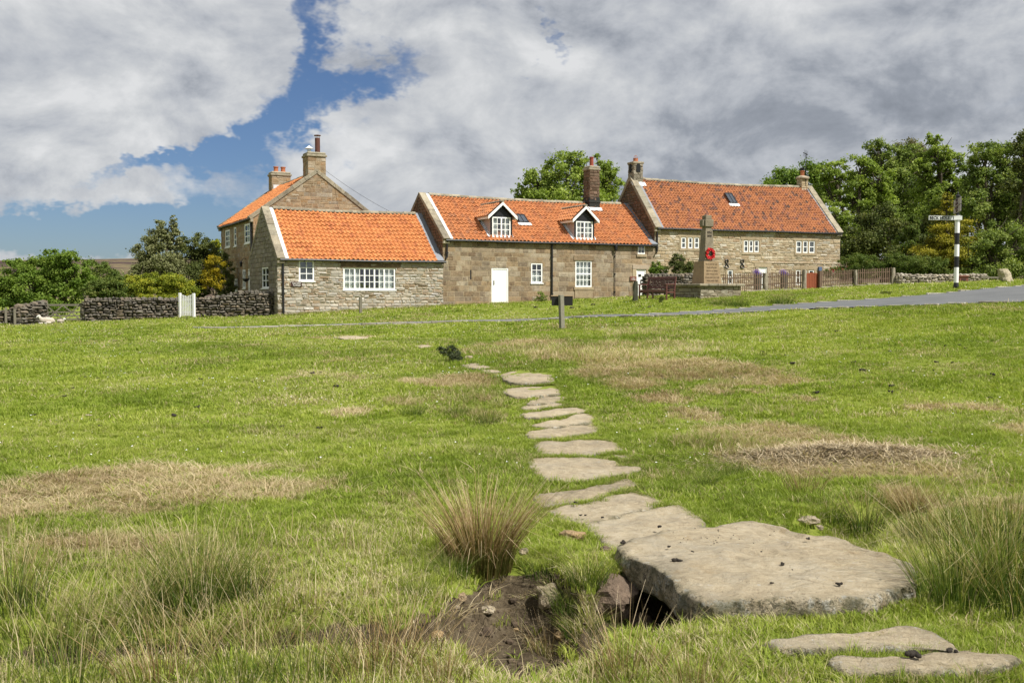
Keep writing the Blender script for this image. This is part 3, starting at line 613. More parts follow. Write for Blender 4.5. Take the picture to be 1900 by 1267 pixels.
def build_road():
    xs = np.linspace(-12.5, 24, 240); yn = np.interp(xs, RX, RYN); yf = np.interp(xs, RX, RYF)
    V = []; 
    for k in np.linspace(0, 1, 7):
        y = yn + (yf - yn) * k; V.append(np.stack([xs, y, hf(xs, y) + .035 + .02 * math.sin(math.pi * k)], -1))
    V = np.concatenate(V); n = len(xs); ii = np.arange(7 * n).reshape(7, n)
    Fq = np.stack([ii[:-1, :-1], ii[:-1, 1:], ii[1:, 1:], ii[1:, :-1]], -1).reshape(-1, 4)
    tag(raw_mesh('road', V, Fq, M['asphalt'], smooth=True), kind='structure')
    for nm, rows, x0, x1 in (('near', yn, -12, 23), ('far', yf, 4.5, 23)):
        mb = MB(); x = x0
        while x < x1:
            l = random.uniform(.35, .9); xc = x + l / 2
            y = float(np.interp(xc, xs, rows)); z = hz(xc, y); sl = (float(np.interp(xc + .3, xs, rows)) - float(np.interp(xc - .3, xs, rows))) / .6
            if random.random() < (1 if nm == 'near' or xc > 9 else .6):
                off = -.09 if nm == 'near' else .08
                T = Matrix.Translation((xc, y + off, z)) @ Matrix.Rotation(math.atan(sl), 4, 'Z')
                h = random.uniform(.05, .08) if nm == 'near' else random.uniform(.04, .065)
                mb.box((-l / 2 + .01, -.07, -.05), (l / 2 - .01, .07, h), T, bev=.02)
            x += l
        tag(mb.build('kerb', M['kerb']), kind='structure')
M['kerb'] = stone_mat('kerb_stone', [(.26, .235, .19), (.34, .32, .275), (.22, .195, .155), (.38, .36, .32)], lichen=.4, dark=.2, bump=.7)
build_ground(); build_moor(); build_road()
# ------------------------------------------------------------------ flagstones
def resample(poly, n, smooth=1):
    p = np.array(poly); 
    for _ in range(smooth):
        q = np.roll(p, -1, 0); p = np.stack([.8 * p + .2 * q, .2 * p + .8 * q], 1).reshape(-1, 2)
    q = np.vstack([p, p[:1]]); d = np.r_[0, np.cumsum(np.hypot(*np.diff(q, axis=0).T))]; t = np.linspace(0, d[-1], n, endpoint=False)
    return np.stack([np.interp(t, d, q[:, 0]), np.interp(t, d, q[:, 1])], 1)
def flag(name, poly, c, z, th, label, group=None, n=150, rings=26, rough=.012, seed=0, under=.0, chip=.018):
    o2 = resample(poly, n); c = np.array(c); V = []; E = []
    per = np.arange(n) / n * 2 * np.pi
    dirs = o2 - c; L = np.hypot(*dirs.T)[:, None]; un = dirs / L
    jit = (vnoise(o2[:, 0] * 9 + seed, o2[:, 1] * 9, seed) - .5)[:, None]
    o2 = o2 + un * jit * chip * 1.6
    prof = [(-under - .03, -th, 1.), (-.012, -th * .82, 1.), (0., -th * .45, 1.), (.0, -.022, 1.), (-.008, -.007, .9), (-.026, 0., .6), (-.06, .0, .25)]
    for off, zz, e in prof:
        pts = o2 + un * off
        if zz < -.01:
            w = (fbm(pts[:, 0] * 10 + pts[:, 1] * 7, np.full(n, zz * 22 + seed), 3, seed) - .5)[:, None]
            pts = pts + un * w * chip * 2.6
        hh = zz + (fbm(pts[:, 0] * 7, pts[:, 1] * 7, 3, seed + 5) - .5) * rough * (2. if zz > -.01 else 3.)
        V.append(np.c_[pts, z + hh]); E.append(np.full(n, e))
    inner = o2 - un * .06
    for k in range(1, rings):
        s = 1 - k / rings; pts = c + (inner - c) * s
        hh = (fbm(pts[:, 0] * 7, pts[:, 1] * 7, 3, seed + 5) - .5) * rough * 2 + (fbm(pts[:, 0] * 1.7, pts[:, 1] * 1.7, 3, seed + 9) - .5) * rough * 3.5 * min(1, k / 4)
        lay = (fbm(pts[:, 0] * 2.2 + pts[:, 1], pts[:, 1] * 9, 3, seed + 2)); hh = hh + (np.floor(lay * 7) / 7 - .5) * rough * .55 * min(1, k / 3)
        V.append(np.c_[pts, z + hh]); E.append(np.full(n, max(0, .2 - k * .04)))
    V.append(np.array([[c[0], c[1], z + (fbm(c[0] * 7, c[1] * 7, 3, seed + 5) - .5) * rough * 2]])); E.append(np.zeros(1))
    V = np.concatenate(V); E = np.concatenate(E); nr = len(prof) + rings - 1
    F = []
    for i in range(nr - 1):
        for j in range(n): j2 = (j + 1) % n; F.append((i * n + j, i * n + j2, (i + 1) * n + j2, (i + 1) * n + j))
    for j in range(n): F.append(((nr - 1) * n + j, (nr - 1) * n + (j + 1) % n, len(V) - 1))
    ox = np.array([c[0], c[1], z]); me = bpy.data.meshes.new(name); me.from_pydata((V - ox).tolist(), [], F); me.update(); me.materials.append(M['slab'])
    me.attributes.new('edge', 'FLOAT', 'POINT').data.foreach_set('value', E.astype(np.float32))
    me.polygons.foreach_set('use_smooth', [True] * len(F))
    o = bpy.data.objects.new(name, me); COL.objects.link(o); o.location = ox
    return tag(o, label, 'stone slab', group)
for i, (poly, c, z, lab) in enumerate(FLAGPOLY):
    far = c[1] > 14
    flag('flagstone', poly, c, z + (.008 if not far else -.002), .10, lab, 'flagstones of the path across the grass', n=90 if far else 150, rings=14 if far else 24, seed=i * 3 + 1, rough=.016)
flag('bridge_slab', BIGPOLY, bc_, BIGZ, .20, 'huge thick pale flagstone bridging the ditch in the foreground', None, n=420, rings=70, rough=.017, seed=77, under=.05, chip=.03)

# ------------------------------------------------------------------ grass (stuff): tufts instanced over the pasture
PROTO = bpy.data.collections.new("tuft_kinds")      # kept out of the scene, used only as instance source
def blades(n, rad, h0_, h1_, w, lean, seed, droop=.5, bundle=None):
    r = np.random.default_rng(seed); a = r.uniform(0, 2 * np.pi, n); rr = rad * np.sqrt(r.uniform(0, 1, n))
    bx, by = rr * np.cos(a), rr * np.sin(a); h = r.uniform(h0_, h1_, n); da = np.where(r.uniform(0, 1, n) < .6, a + r.normal(0, .6, n), r.uniform(0, 2 * np.pi, n))
    ln = np.abs(r.normal(lean, lean * .5, n)) * h; wd = w * r.uniform(.6, 1.3, n)
    dx, dy = np.cos(da), np.sin(da); sx, sy = -dy, dx
    V = np.zeros((n, 5, 3))
    for k, (t, ww) in enumerate(((0, 1.), (.5, .85))):
        off = ln * t ** 1.6; z = h * (t - droop * .15 * t * t)
        for j, sg in enumerate((-1, 1)):
            V[:, k * 2 + j, 0] = bx + dx * off + sx * sg * wd * ww * .5; V[:, k * 2 + j, 1] = by + dy * off + sy * sg * wd * ww * .5; V[:, k * 2 + j, 2] = z - (.01 if k == 0 else 0)
    V[:, 4, 0] = bx + dx * ln; V[:, 4, 1] = by + dy * ln; V[:, 4, 2] = h * (1 - droop * .25)
    b = np.arange(n)[:, None] * 5
    T = np.concatenate([b + np.array([[0, 1, 3]]), b + np.array([[0, 3, 2]]), b + np.array([[2, 3, 4]])], 0)
    rn = r.uniform(0, 1, n); return V.reshape(-1, 3), T, np.concatenate([rn, rn, rn])
protos = []
def proto(*a, mat='blade', **k):
    V, T, rn = blades(*a, **k); o = raw_mesh('tuft', V, T, M[mat], fattrs={'rnd': rn}, tris=True)
    COL.objects.unlink(o); PROTO.objects.link(o); o.name = 'tuft_%02d' % len(protos); protos.append(o); return len(protos) - 1
NEAR = [proto(46, .06, .018, .055, .0042, .8, s) for s in (1, 2, 3, 4)]
MID = [proto(34, .11, .015, .050, .009, .8, s) for s in (5, 6, 7)]
FAR = [proto(26, .22, .02, .06, .02, .8, s) for s in (8, 9, 10)]
LONG = [proto(34, .05, .07, .17, .0042, .55, s, droop=.9) for s in (11, 12, 13)]
STR = [proto(26, .09, .008, .03, .0042, 3.6, s, droop=.8) for s in (14, 15, 16)]      # dead stems lying flat
LONGF = [proto(24, .12, .10, .22, .010, .6, s, droop=.9) for s in (17, 18)]
SPARSE = [proto(6, .07, .12, .34, .0038, .35, s, droop=.7) for s in (19, 20)]
BROAD = [proto(12, .02, .05, .10, .0075, 1.1, s, droop=1.2) for s in (21,)]
def tone_of(x, y): return np.clip(.5 + (fbm(x * .35, y * .35, 4, 61) - .5) * 1.5 + (fbm(x * 2.2, y * 2.2, 3, 63) - .5) * .9, 0, 1)
def blocked(x, y, pad=0.):
    b = np.zeros(len(x), bool)
    for poly, cx, cy, rad in STONES:
        m = np.hypot(x - cx, y - cy) < rad * 1.1
        if not m.any(): continue
        p2 = [(cx + (a - cx) * (1 - pad / rad), cy + (b_ - cy) * (1 - pad / rad)) for a, b_ in poly]
        b |= m & in_poly(x, y, p2)
    m = (x > -12.6) & (x < 24.2) & (y > 22) & (y < 50)
    b |= m & (y > np.interp(x, RX, RYN) - .02) & (y < np.interp(x, RX, RYF) + .02)
    return b
LONGP = [(a.x, a.y, rx, ry, k) for a, rx, ry, k in [(G(1150, 655), 2.6, 2.6, 1), (G(980, 650), 1.6, 2.5, .8), (G(1280, 700), 2.2, 1.5, .8), (G(880, 735), .8, 1.6, .9), (G(760, 745), .7, 1., .7), (G(890, 775), .7, .9, .9), (G(1130, 700), 1.1, 1.8, .6),
         (G(1400, 765), 1.6, 1.1, .6), (G(1340, 830), .7, .8, .9), (G(1250, 790), .6, .8, .5), (G(1100, 1075), .35, .35, .7), (G(1650, 985), .6, .4, .9), (G(1500, 560), 3, 1.5, .6), (G(1190, 618), 1.2, 1.6, .9), (G(1130, 612), 1.2, 1.6, .6)]]
def longness(x, y):
    d = np.zeros(len(x))
    for cx, cy, rx, ry, k in LONGP: d = np.maximum(d, k * np.exp(-(((x - cx) / rx) ** 2 + ((y - cy) / ry) ** 2)))
    return d * (.4 + 1.1 * fbm(x * 1.8, y * 1.8, 3, 71))
def scatter():
    PX, PY, PI_, PS, PD, PT = [], [], [], [], [], []
    def put(x, y, kinds, s, dry, tone, r):
        PX.append(x); PY.append(y); PI_.append(r.choice(kinds, len(x))); PS.append(s); PD.append(dry); PT.append(tone)
    r = np.random.default_rng(5)
    def zone(y0, y1, dens, margin=1.12):
        # positions in the wedge the pictures can see, with room to step aside
        A = (y1 - y0) * (y0 + y1) * .5144 * margin + 3 * (y1 - y0); n = int(A * dens)
        u = r.uniform(0, 1, n); y = np.sqrt(y0 ** 2 + u * (y1 ** 2 - y0 ** 2)); x = r.uniform(-1, 1, n) * (y * .5144 * margin + 1.2)
        return x, y
    for y0, y1, dens, kinds, sc in ((3.4, 7.5, 430, NEAR, 1.), (7.5, 12, 270, NEAR, 1.2), (12, 19, 110, MID, 1.05), (19, 30, 60, MID, 1.5), (30, 45, 22, FAR, 1.1), (45, 66, 9, FAR, 1.5)):
        x, y = zone(y0, y1, dens); b = blocked(x, y, .012); q, d = ditch(x, y)
        b |= (r.uniform(0, 1, len(x)) < sstep(soilmask(x, y), .2, .6) * .97)
        dr = dryness(x, y); b |= (dr > .55) & (r.uniform(0, 1, len(x)) < .55 * sstep(dr, .5, .9))
        k = ~b; x, y, dr = x[k], y[k], dr[k]; tn = np.clip(tone_of(x, y) + r.normal(0, .13, len(x)), 0, 1)
        drj = np.clip(dr * .95 + r.normal(0, .09, len(x)) + (r.uniform(0, 1, len(x)) < .05) * .35, 0, 1)
        hgt = .55 + .70 * fbm(x * .9, y * .9, 3, 81)
        put(x, y, kinds, sc * hgt * r.uniform(.75, 1.3, len(x)), drj, tn, r)
        # lying dead stems in the dry places, taller grass in the rough places
        x, y = zone(y0, y1, dens * .9); dr = dryness(x, y); k = (r.uniform(0, 1, len(x)) < .9 * sstep(dr, .35, .8) + .02) & ~blocked(x, y, -.01)
        x, y, dr = x[k], y[k], dr[k]; put(x, y, STR, sc * r.uniform(.8, 1.5, len(x)) * (1 if y0 < 12 else 1.35), np.clip(.85 + r.normal(0, .1, len(x)), 0, 1), np.clip(tone_of(x, y) * .5 + r.uniform(0, .6, len(x)) , 0, 1), r)
        x, y = zone(y0, y1, dens * .5); lg = longness(x, y); k = (r.uniform(0, 1, len(x)) < sstep(lg, .25, .8)) & ~blocked(x, y, -.03)
        x, y = x[k], y[k]; put(x, y, LONG if y0 < 19 else LONGF, (.8 + .3 * (sc - 1)) * r.uniform(.7, 1.2, len(x)), np.clip(r.normal(.60, .2, len(x)), 0, 1), np.clip(tone_of(x, y) + r.normal(.05, .15, len(x)), 0, 1), r)
    # fringe growing up round every near flagstone
    for i, (poly, cx, cy, rad) in enumerate(STONES):
        if cy > 15: continue
        o2 = resample(poly, 900 if rad == 1.2 else 420, 1); a = o2 - np.array([cx, cy]); a /= np.hypot(*a.T)[:, None]
        big = rad == 1.2; p = o2 + a * (r.uniform(-.02, .04, len(o2))[:, None] + (.035 if big else 0))
        k = np.ones(len(p), bool)
        for j, (pl2, cx2, cy2, r2) in enumerate(STONES):
            if j != i: k &= ~in_poly(p[:, 0], p[:, 1], pl2)
        q, d = ditch(p[:, 0], p[:, 1]); k &= (q < .25); k &= fbm(p[:, 0] * 5, p[:, 1] * 5, 2, 90) > .36; p = p[k]
        n = len(p); put(p[:, 0], p[:, 1], NEAR, r.uniform(.7, 1.15, n) * (1.1 if big else .95), np.clip(r.normal(.12, .15, n), 0, 1), np.clip(tone_of(p[:, 0], p[:, 1]) - .1 + r.normal(0, .15, n), 0, 1), r)
    # near foreground: taller mixed grass and thin seeding stalks along the ditch and the front
    x, y = zone(3.4, 5.6, 200); q, d = ditch(x, y)
    lim = np.interp(x, [-3, -1, 0, .3, .8, 1.2, 3], [4.5, 4.45, 4.4, 4.7, 4.9, 4.5, 4.3])
    k = (y < lim) & ~blocked(x, y, -.04) & (q < .35) & (soilmask(x, y) < .15) & ~((np.abs(x - .07) < .5) & (y > 4.05)) & (r.uniform(0, 1, len(x)) < .65 * np.interp(x, [-3, -.5, .5, 3], [1, .8, .9, .6])); x, y = x[k], y[k]; n = len(x)
    put(x, y, LONG, r.uniform(.40, .85, n), np.clip(r.normal(.30, .25, n), 0, 1), np.clip(tone_of(x, y) + r.normal(0, .15, n), 0, 1), r)
    x, y = zone(3.4, 6.6, 60); k = ~blocked(x, y, -.06) & (r.uniform(0, 1, len(x)) < np.interp(x, [-3, -.45, -.1, .6, 3], [.75, .7, .12, .08, .15])) & (ditch(x, y)[0] < .3); x, y = x[k], y[k]; n = len(x)
    put(x, y, SPARSE, r.uniform(.6, 1.3, n), np.clip(r.normal(.75, .25, n), 0, 1), r.uniform(.2, 1, n), r)
    x, y = zone(5., 26, 2.2); k = ~blocked(x, y, -.02); x, y = x[k], y[k]; n = len(x)
    put(x, y, SPARSE, r.uniform(.25, .6, n), np.clip(r.normal(.7, .25, n), 0, 1), r.uniform(.2, 1, n), r)
    x, y = zone(4., 6.4, 60); k = (soilmask(x, y) > .4); x, y = x[k], y[k]; n = len(x)      # stems and roots fallen into the ditch
    put(x, y, STR, r.uniform(.5, 1.1, n), r.uniform(.7, 1, n), r.uniform(0, .8, n), r)
    x, y = zone(3.4, 12, 18); k = ~blocked(x, y, .0); x, y = x[k], y[k]; n = len(x)
    put(x, y, BROAD, r.uniform(.5, 1.1, n), r.uniform(0, .3, n), r.uniform(.2, .7, n), r)
    # growth at the foot of house walls, fence and memorial
    for (ax, ay), (bx, by), n, sc in FOOT:
        t = r.uniform(0, 1, n); x = ax + (bx - ax) * t + r.normal(0, .12, n); y = ay + (by - ay) * t - np.abs(r.normal(.1, .22, n))
        put(x, y, LONGF, sc * r.uniform(.6, 1.5, n), np.clip(r.normal(.38, .2, n), 0, 1), r.uniform(.2, .9, n), r)
    X, Y, I, S, D, T = (np.concatenate(a) for a in (PX, PY, PI_, PS, PD, PT)); Z = hf(X, Y); n = len(X); print('tufts', n)
    me = bpy.data.meshes.new('grass'); me.vertices.add(n); me.vertices.foreach_set('co', np.stack([X, Y, Z], -1).astype(np.float32).ravel())
    for nm, a, ty in (('idx', I.astype(np.int32), 'INT'), ('scl', S, 'FLOAT'), ('dry', D, 'FLOAT'), ('tone', T, 'FLOAT')):
        me.attributes.new(nm, ty, 'POINT').data.foreach_set('value', a if ty == 'INT' else a.astype(np.float32))
    rot = np.stack([r.normal(0, .12, n), r.normal(0, .12, n), r.uniform(0, 6.28, n)], -1).astype(np.float32)
    me.attributes.new('rot', 'FLOAT_VECTOR', 'POINT').data.foreach_set('vector', rot.ravel())
    o = bpy.data.objects.new('grass', me); COL.objects.link(o)
    ng = bpy.data.node_groups.new('grass_tufts', 'GeometryNodeTree')
    ng.interface.new_socket('Geometry', in_out='INPUT', socket_type='NodeSocketGeometry'); ng.interface.new_socket('Geometry', in_out='OUTPUT', socket_type='NodeSocketGeometry')
    N = ng.nodes.new; gi = N('NodeGroupInput'); go = N('NodeGroupOutput'); ci = N('GeometryNodeCollectionInfo'); ci.inputs['Collection'].default_value = PROTO; ci.inputs['Separate Children'].default_value = True; ci.inputs['Reset Children'].default_value = True
    ip = N('GeometryNodeInstanceOnPoints'); ip.inputs['Pick Instance'].default_value = True
    def na(nm, ty):
        q = N('GeometryNodeInputNamedAttribute'); q.data_type = ty; q.inputs['Name'].default_value = nm; return q.outputs['Attribute']
    L = ng.links.new; L(gi.outputs[0], ip.inputs['Points']); L(ci.outputs[0], ip.inputs['Instance']); L(na('idx', 'INT'), ip.inputs['Instance Index'])
    e = N('FunctionNodeEulerToRotation'); L(na('rot', 'FLOAT_VECTOR'), e.inputs[0]); L(e.outputs[0], ip.inputs['Rotation']); L(na('scl', 'FLOAT'), ip.inputs['Scale'])
    L(ip.outputs[0], go.inputs[0]); md = o.modifiers.new('grass', 'NODES'); md.node_group = ng
    tag(o, 'short green pasture grass with dry straw coloured patches', 'grass', kind='stuff')
# ------------------------------------------------------------------ walls of real stones
def clip_half(poly, a, b, c):
    out = []; n = len(poly)
    for i in range(n):
        p, q = poly[i], poly[(i + 1) % n]; dp = a * p[0] + b * p[1] - c; dq = a * q[0] + b * q[1] - c
        if dp <= 0: out.append(p)
        if (dp < 0 < dq) or (dq < 0 < dp):
            t = dp / (dp - dq); out.append((p[0] + (q[0] - p[0]) * t, p[1] + (q[1] - p[1]) * t))
    return out
def area(p): return abs(sum(p[i][0] * p[(i + 1) % len(p)][1] - p[(i + 1) % len(p)][0] * p[i][1] for i in range(len(p)))) / 2 if len(p) > 2 else 0
def sub_rect(poly, r):
    x0, x1, y0, y1 = r; out = []
    bx = [p[0] for p in poly]; by = [p[1] for p in poly]
    if max(bx) <= x0 or min(bx) >= x1 or max(by) <= y0 or min(by) >= y1: return [poly]
    out.append(clip_half(poly, 1, 0, x0)); out.append(clip_half(poly, -1, 0, -x1))
    mid = clip_half(clip_half(poly, -1, 0, -x0), 1, 0, x1)
    if len(mid) > 2: out.append(clip_half(mid, 0, 1, y0)); out.append(clip_half(mid, 0, -1, -y1))
    return [p for p in out if area(p) > 1e-4]
STY = {
 'ashlar': dict(h=(.20, .30), l=(.32, .75), gap=.022, jit=.006, dep=.008, rough=.004, mat='ashlar', mort='mortar'),
 'rubble': dict(h=(.09, .19), l=(.16, .55), gap=.020, jit=.022, dep=.026, rough=.015, mat='rubble', mort='mortar'),
 'rubble2': dict(h=(.10, .20), l=(.18, .60), gap=.022, jit=.018, dep=.016, rough=.010, mat='rubble2', mort='mortar'),
 'mixed': dict(h=(.17, .26), l=(.22, .60), gap=.020, jit=.010, dep=.010, rough=.006, mat='mixed', mort='mortar'),
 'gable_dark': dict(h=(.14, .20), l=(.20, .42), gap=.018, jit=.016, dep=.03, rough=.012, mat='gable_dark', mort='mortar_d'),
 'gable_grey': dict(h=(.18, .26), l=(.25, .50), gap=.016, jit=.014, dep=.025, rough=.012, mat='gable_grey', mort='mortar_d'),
 'dry': dict(h=(.08, .17), l=(.13, .42), gap=.026, jit=.035, dep=.09, rough=.05, mat='drystone', mort='gapdark'),
 'drypale': dict(h=(.08, .15), l=(.13, .38), gap=.022, jit=.03, dep=.07, rough=.04, mat='drystone_pale', mort='gapdark')}
def wall_face(mb, outline, holes, fn, style, seed, base=0, quoin=0):
    """outline: convex polygon in (s,z); fn(s,z,d) -> point; stones slot base, mortar slot base+1"""
    st = STY[style]; r = random.Random(seed)
    pieces = [list(outline)]
    for h in holes: pieces = [q for p in pieces for q in sub_rect(p, h)]
    for p in pieces: mb.add([fn(a, b, 0) for a, b in p], [tuple(range(len(p)))], base + 1, .5)
    xs = [p[0] for p in outline]; zs = [p[1] for p in outline]; halves = []
    cx, cz = sum(xs) / len(xs), sum(zs) / len(zs)
    for i in range(len(outline)):
        p, q = outline[i], outline[(i + 1) % len(outline)]; a, b = q[1] - p[1], p[0] - q[0]; c = a * p[0] + b * p[1]
        if a * cx + b * cz > c: a, b, c = -a, -b, -c
        halves.append((a, b, c))
    z = min(zs)
    while z < max(zs):
        h = r.uniform(*st['h']); s = min(xs) - r.uniform(0, st['l'][0])
        while s < max(xs):
            l = r.uniform(*st['l']) * (1 if r.random() < .8 else .6); g = st['gap'] / 2; j = st['jit']
            sub = [(z, z + h)]
            if style in ('rubble', 'rubble2', 'dry', 'drypale', 'mixed') and h > .15 and r.random() < .28: m = z + h * r.uniform(.4, .6); sub = [(z, m), (m, z + h)]
            for z0, z1 in sub:
                J = lambda: r.uniform(-j, j)
                P0 = [(s + g + J(), z0 + g + J() * .6), (s + l - g + J(), z0 + g + J() * .6), (s + l - g + J(), z1 - g + J() * .6), (s + g + J(), z1 - g + J() * .6)]
                if j > .015:   # knock the corners off rubble
                    k = min(l, z1 - z0) * .22; a_, b_, c_, d_ = P0
                    def tw(p, q, t): L = math.dist(p, q) + 1e-6; return (p[0] + (q[0] - p[0]) * t / L, p[1] + (q[1] - p[1]) * t / L)
                    P0 = [tw(a_, d_, k * r.random()), tw(a_, b_, k * r.random() * 2), tw(b_, a_, k * r.random() * 2), tw(b_, c_, k * r.random()), tw(c_, b_, k * r.random()), tw(c_, d_, k * r.random() * 2), tw(d_, c_, k * r.random() * 2), tw(d_, a_, k * r.random())]
                ps = [P0]
                for hf_ in halves: ps = [q for q in (clip_half(p, *hf_) for p in ps) if len(q) > 2]
                for ho in holes: ps = [q for p in ps for q in sub_rect(p, (ho[0] - .004, ho[1] + .004, ho[2] - .004, ho[3] + .004))]
                for p in ps:
                    if area(p) < .0012: continue
                    n = len(p); mx = sum(q[0] for q in p) / n; mz = sum(q[1] for q in p) / n
                    d = st['dep'] * r.uniform(.7, 1.3); ta, tb = r.gauss(0, st['rough']), r.gauss(0, st['rough']); ins = min(.016 + st['dep'] * .35, math.sqrt(area(p)) * .2)
                    wmax = max(abs(q[0] - mx) for q in p) + 1e-6; hmax = max(abs(q[1] - mz) for q in p) + 1e-6
                    V = [fn(a, b, -.01) for a, b in p] + [fn(a, b, max(.004, d * .62 + (ta * (a - mx) / wmax + tb * (b - mz) / hmax) * .6)) for a, b in p]
                    for a, b in p:
                        L = math.hypot(a - mx, b - mz) + 1e-6; k = max(.4, 1 - ins / L); aa, bb = mx + (a - mx) * k, mz + (b - mz) * k
                        V.append(fn(aa, bb, max(.006, d + ta * (aa - mx) / wmax + tb * (bb - mz) / hmax)))
                    V.append(fn(mx, mz, max(.008, d * 1.08 + abs(r.gauss(0, st['rough'])) * .8)))
                    Fs = [(i, (i + 1) % n, n + (i + 1) % n, n + i) for i in range(n)] + [(n + i, n + (i + 1) % n, 2 * n + (i + 1) % n, 2 * n + i) for i in range(n)] + [(2 * n + i, 2 * n + (i + 1) % n, 3 * n) for i in range(n)]
                    mb.add(V, Fs, base, r.random())
            s += l
        z += h
def reveal(mb, holes, fn, dep=.16, mat=0):
    for a, b, c, d in holes:
        for q in (((a, c), (a, d)), ((b, c), (b, d)), ((a, c), (b, c)), ((a, d), (b, d))):
            (s0, z0), (s1, z1) = q; mb.add([fn(s0, z0, 0), fn(s1, z1, 0), fn(s1, z1, -dep), fn(s0, z0, -dep)], [(0, 1, 2, 3)], mat, .4)

# ------------------------------------------------------------------ windows and doors
def bar(mb, fn, s0, s1, z0, z1, d0, d1, mat=0): mb.box((s0, z0, d0), (s1, z1, d1), T=lambda a, b, c: fn(a, b, c), mat=mat)
def window(root, fn, s0, s1, z0, z1, cols, rows, inset=.06, fw=.055, mw=.022, sill='wood', mull=(), curtain='drape', name='window', mid=None, seed=1):
    r = random.Random(seed * 7 + int(s0 * 100)); mb = MB(); d0, d1 = -inset, -inset + .05
    bar(mb, fn, s0, s0 + fw, z0, z1, d0, d1); bar(mb, fn, s1 - fw, s1, z0, z1, d0, d1)
    bar(mb, fn, s0 + fw, s1 - fw, z0, z0 + fw, d0, d1); bar(mb, fn, s0 + fw, s1 - fw, z1 - fw, z1, d0, d1)
    a, b, c, d = s0 + fw, s1 - fw, z0 + fw, z1 - fw; e0, e1 = d0 + .012, d1 - .008
    ks = [a + (b - a) * i / cols for i in range(1, cols)]
    for i, k in enumerate(ks):
        w = mw * (2.4 if (i + 1) in mull else 1); bar(mb, fn, k - w / 2, k + w / 2, c, d, e0, e1 + (.012 if (i + 1) in mull else 0))
    for i in range(1, rows):
        k = c + (d - c) * i / rows; w = mw * (2.4 if mid == i else 1); bar(mb, fn, a, b, k - w / 2, k + w / 2, e0 + .002, e1 - .003 + (.01 if mid == i else 0))
    if sill == 'wood': bar(mb, fn, s0 - .05, s1 + .05, z0 - .055, z0 - .001, d0, .06)
    o = mb.build(name, M['white'], root)
    g = MB(); g.add([fn(a, c, d0 + .018), fn(b, c, d0 + .018), fn(b, d, d0 + .018), fn(a, d, d0 + .018)], [(0, 1, 2, 3)]); g.build('pane', M['glass'], o)
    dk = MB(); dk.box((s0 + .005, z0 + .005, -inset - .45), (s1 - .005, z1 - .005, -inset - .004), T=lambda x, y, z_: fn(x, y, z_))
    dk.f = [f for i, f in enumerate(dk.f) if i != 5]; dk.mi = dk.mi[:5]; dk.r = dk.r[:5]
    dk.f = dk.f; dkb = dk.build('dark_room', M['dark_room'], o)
    if curtain:
        n = max(6, int((b - a) / .035)); dep = -inset - .07; strip = curtain == 'strips'; cm = MB()
        for lo, hi in {'drape': [(0, .30), (.70, 1)], 'full': [(0, 1)], 'half': [(0, 1)], 'strips': [(i / 10 + .015, i / 10 + .06) for i in range(10)], 'left': [(0, .45)]}[curtain]:
            zt = d if curtain != 'half' else c + (d - c) * .55; m = max(4, int(n * (hi - lo))); pts = []
            for i in range(m + 1):
                s = a + (b - a) * (lo + (hi - lo) * i / m); dd = dep - .018 * (1 + math.sin(i * 1.9 + seed)) ; pts += [fn(s, c, dd), fn(s, zt, dd)]
            cm.add(pts, [(2 * i, 2 * i + 2, 2 * i + 3, 2 * i + 1) for i in range(m)])
            if not strip: cm.build('curtain', M['curtain'], o); cm = MB()
        if strip: cm.build('slatted_blind', M['curtain'], o)
    if sill == 'stone':
        sb = MB(); sb.box((s0 - .10, z0 - .17, -.10), (s1 + .10, z0 - .002, .07), T=lambda x, y, z_: fn(x, y, z_), bev=.01); sb.build('sill', M['sandstone'], o)
    return o
def door(root, fn, s0, s1, z0, z1, glazed=0, inset=.07, seed=1, latch=True):
    mb = MB(); d0, d1 = -inset, -inset + .045; fw = .06
    bar(mb, fn, s0, s0 + fw, z0, z1, d0, d1 + .02); bar(mb, fn, s1 - fw, s1, z0, z1, d0, d1 + .02); bar(mb, fn, s0 + fw, s1 - fw, z1 - fw, z1, d0, d1 + .02)
    n = 7; a, b = s0 + fw, s1 - fw
    for i in range(n): bar(mb, fn, a + (b - a) * i / n + .003, a + (b - a) * (i + 1) / n - .003, z0, z1 - fw, d0, d1 - .006)
    bar(mb, fn, a, b, z0, z1 - fw, d0, d1 - .014)
    o = mb.build('door', M['white'], root)
    if glazed:
        g = MB(); k = z1 - .42; m_ = (a + b) / 2; bar(g, fn, m_ - .17, m_ + .02, k, k + .14, d1 - .006, d1 + .003); g.build('pane', M['black'], o)
        g = MB(); bar(g, fn, m_ - .03, m_ + .03, k - .42, k - .18, d1 - .006, d1 + .01); g.build('letter_plate', M['black'], o)
    if latch:
        g = MB(); q = a + .07 if not glazed else b - .09; bar(g, fn, q, q + .035, z0 + (z1 - z0) * .55, z0 + (z1 - z0) * .55 + .22, d1 - .006, d1 + .03); g.build('handle', M['black'], o)
    return o

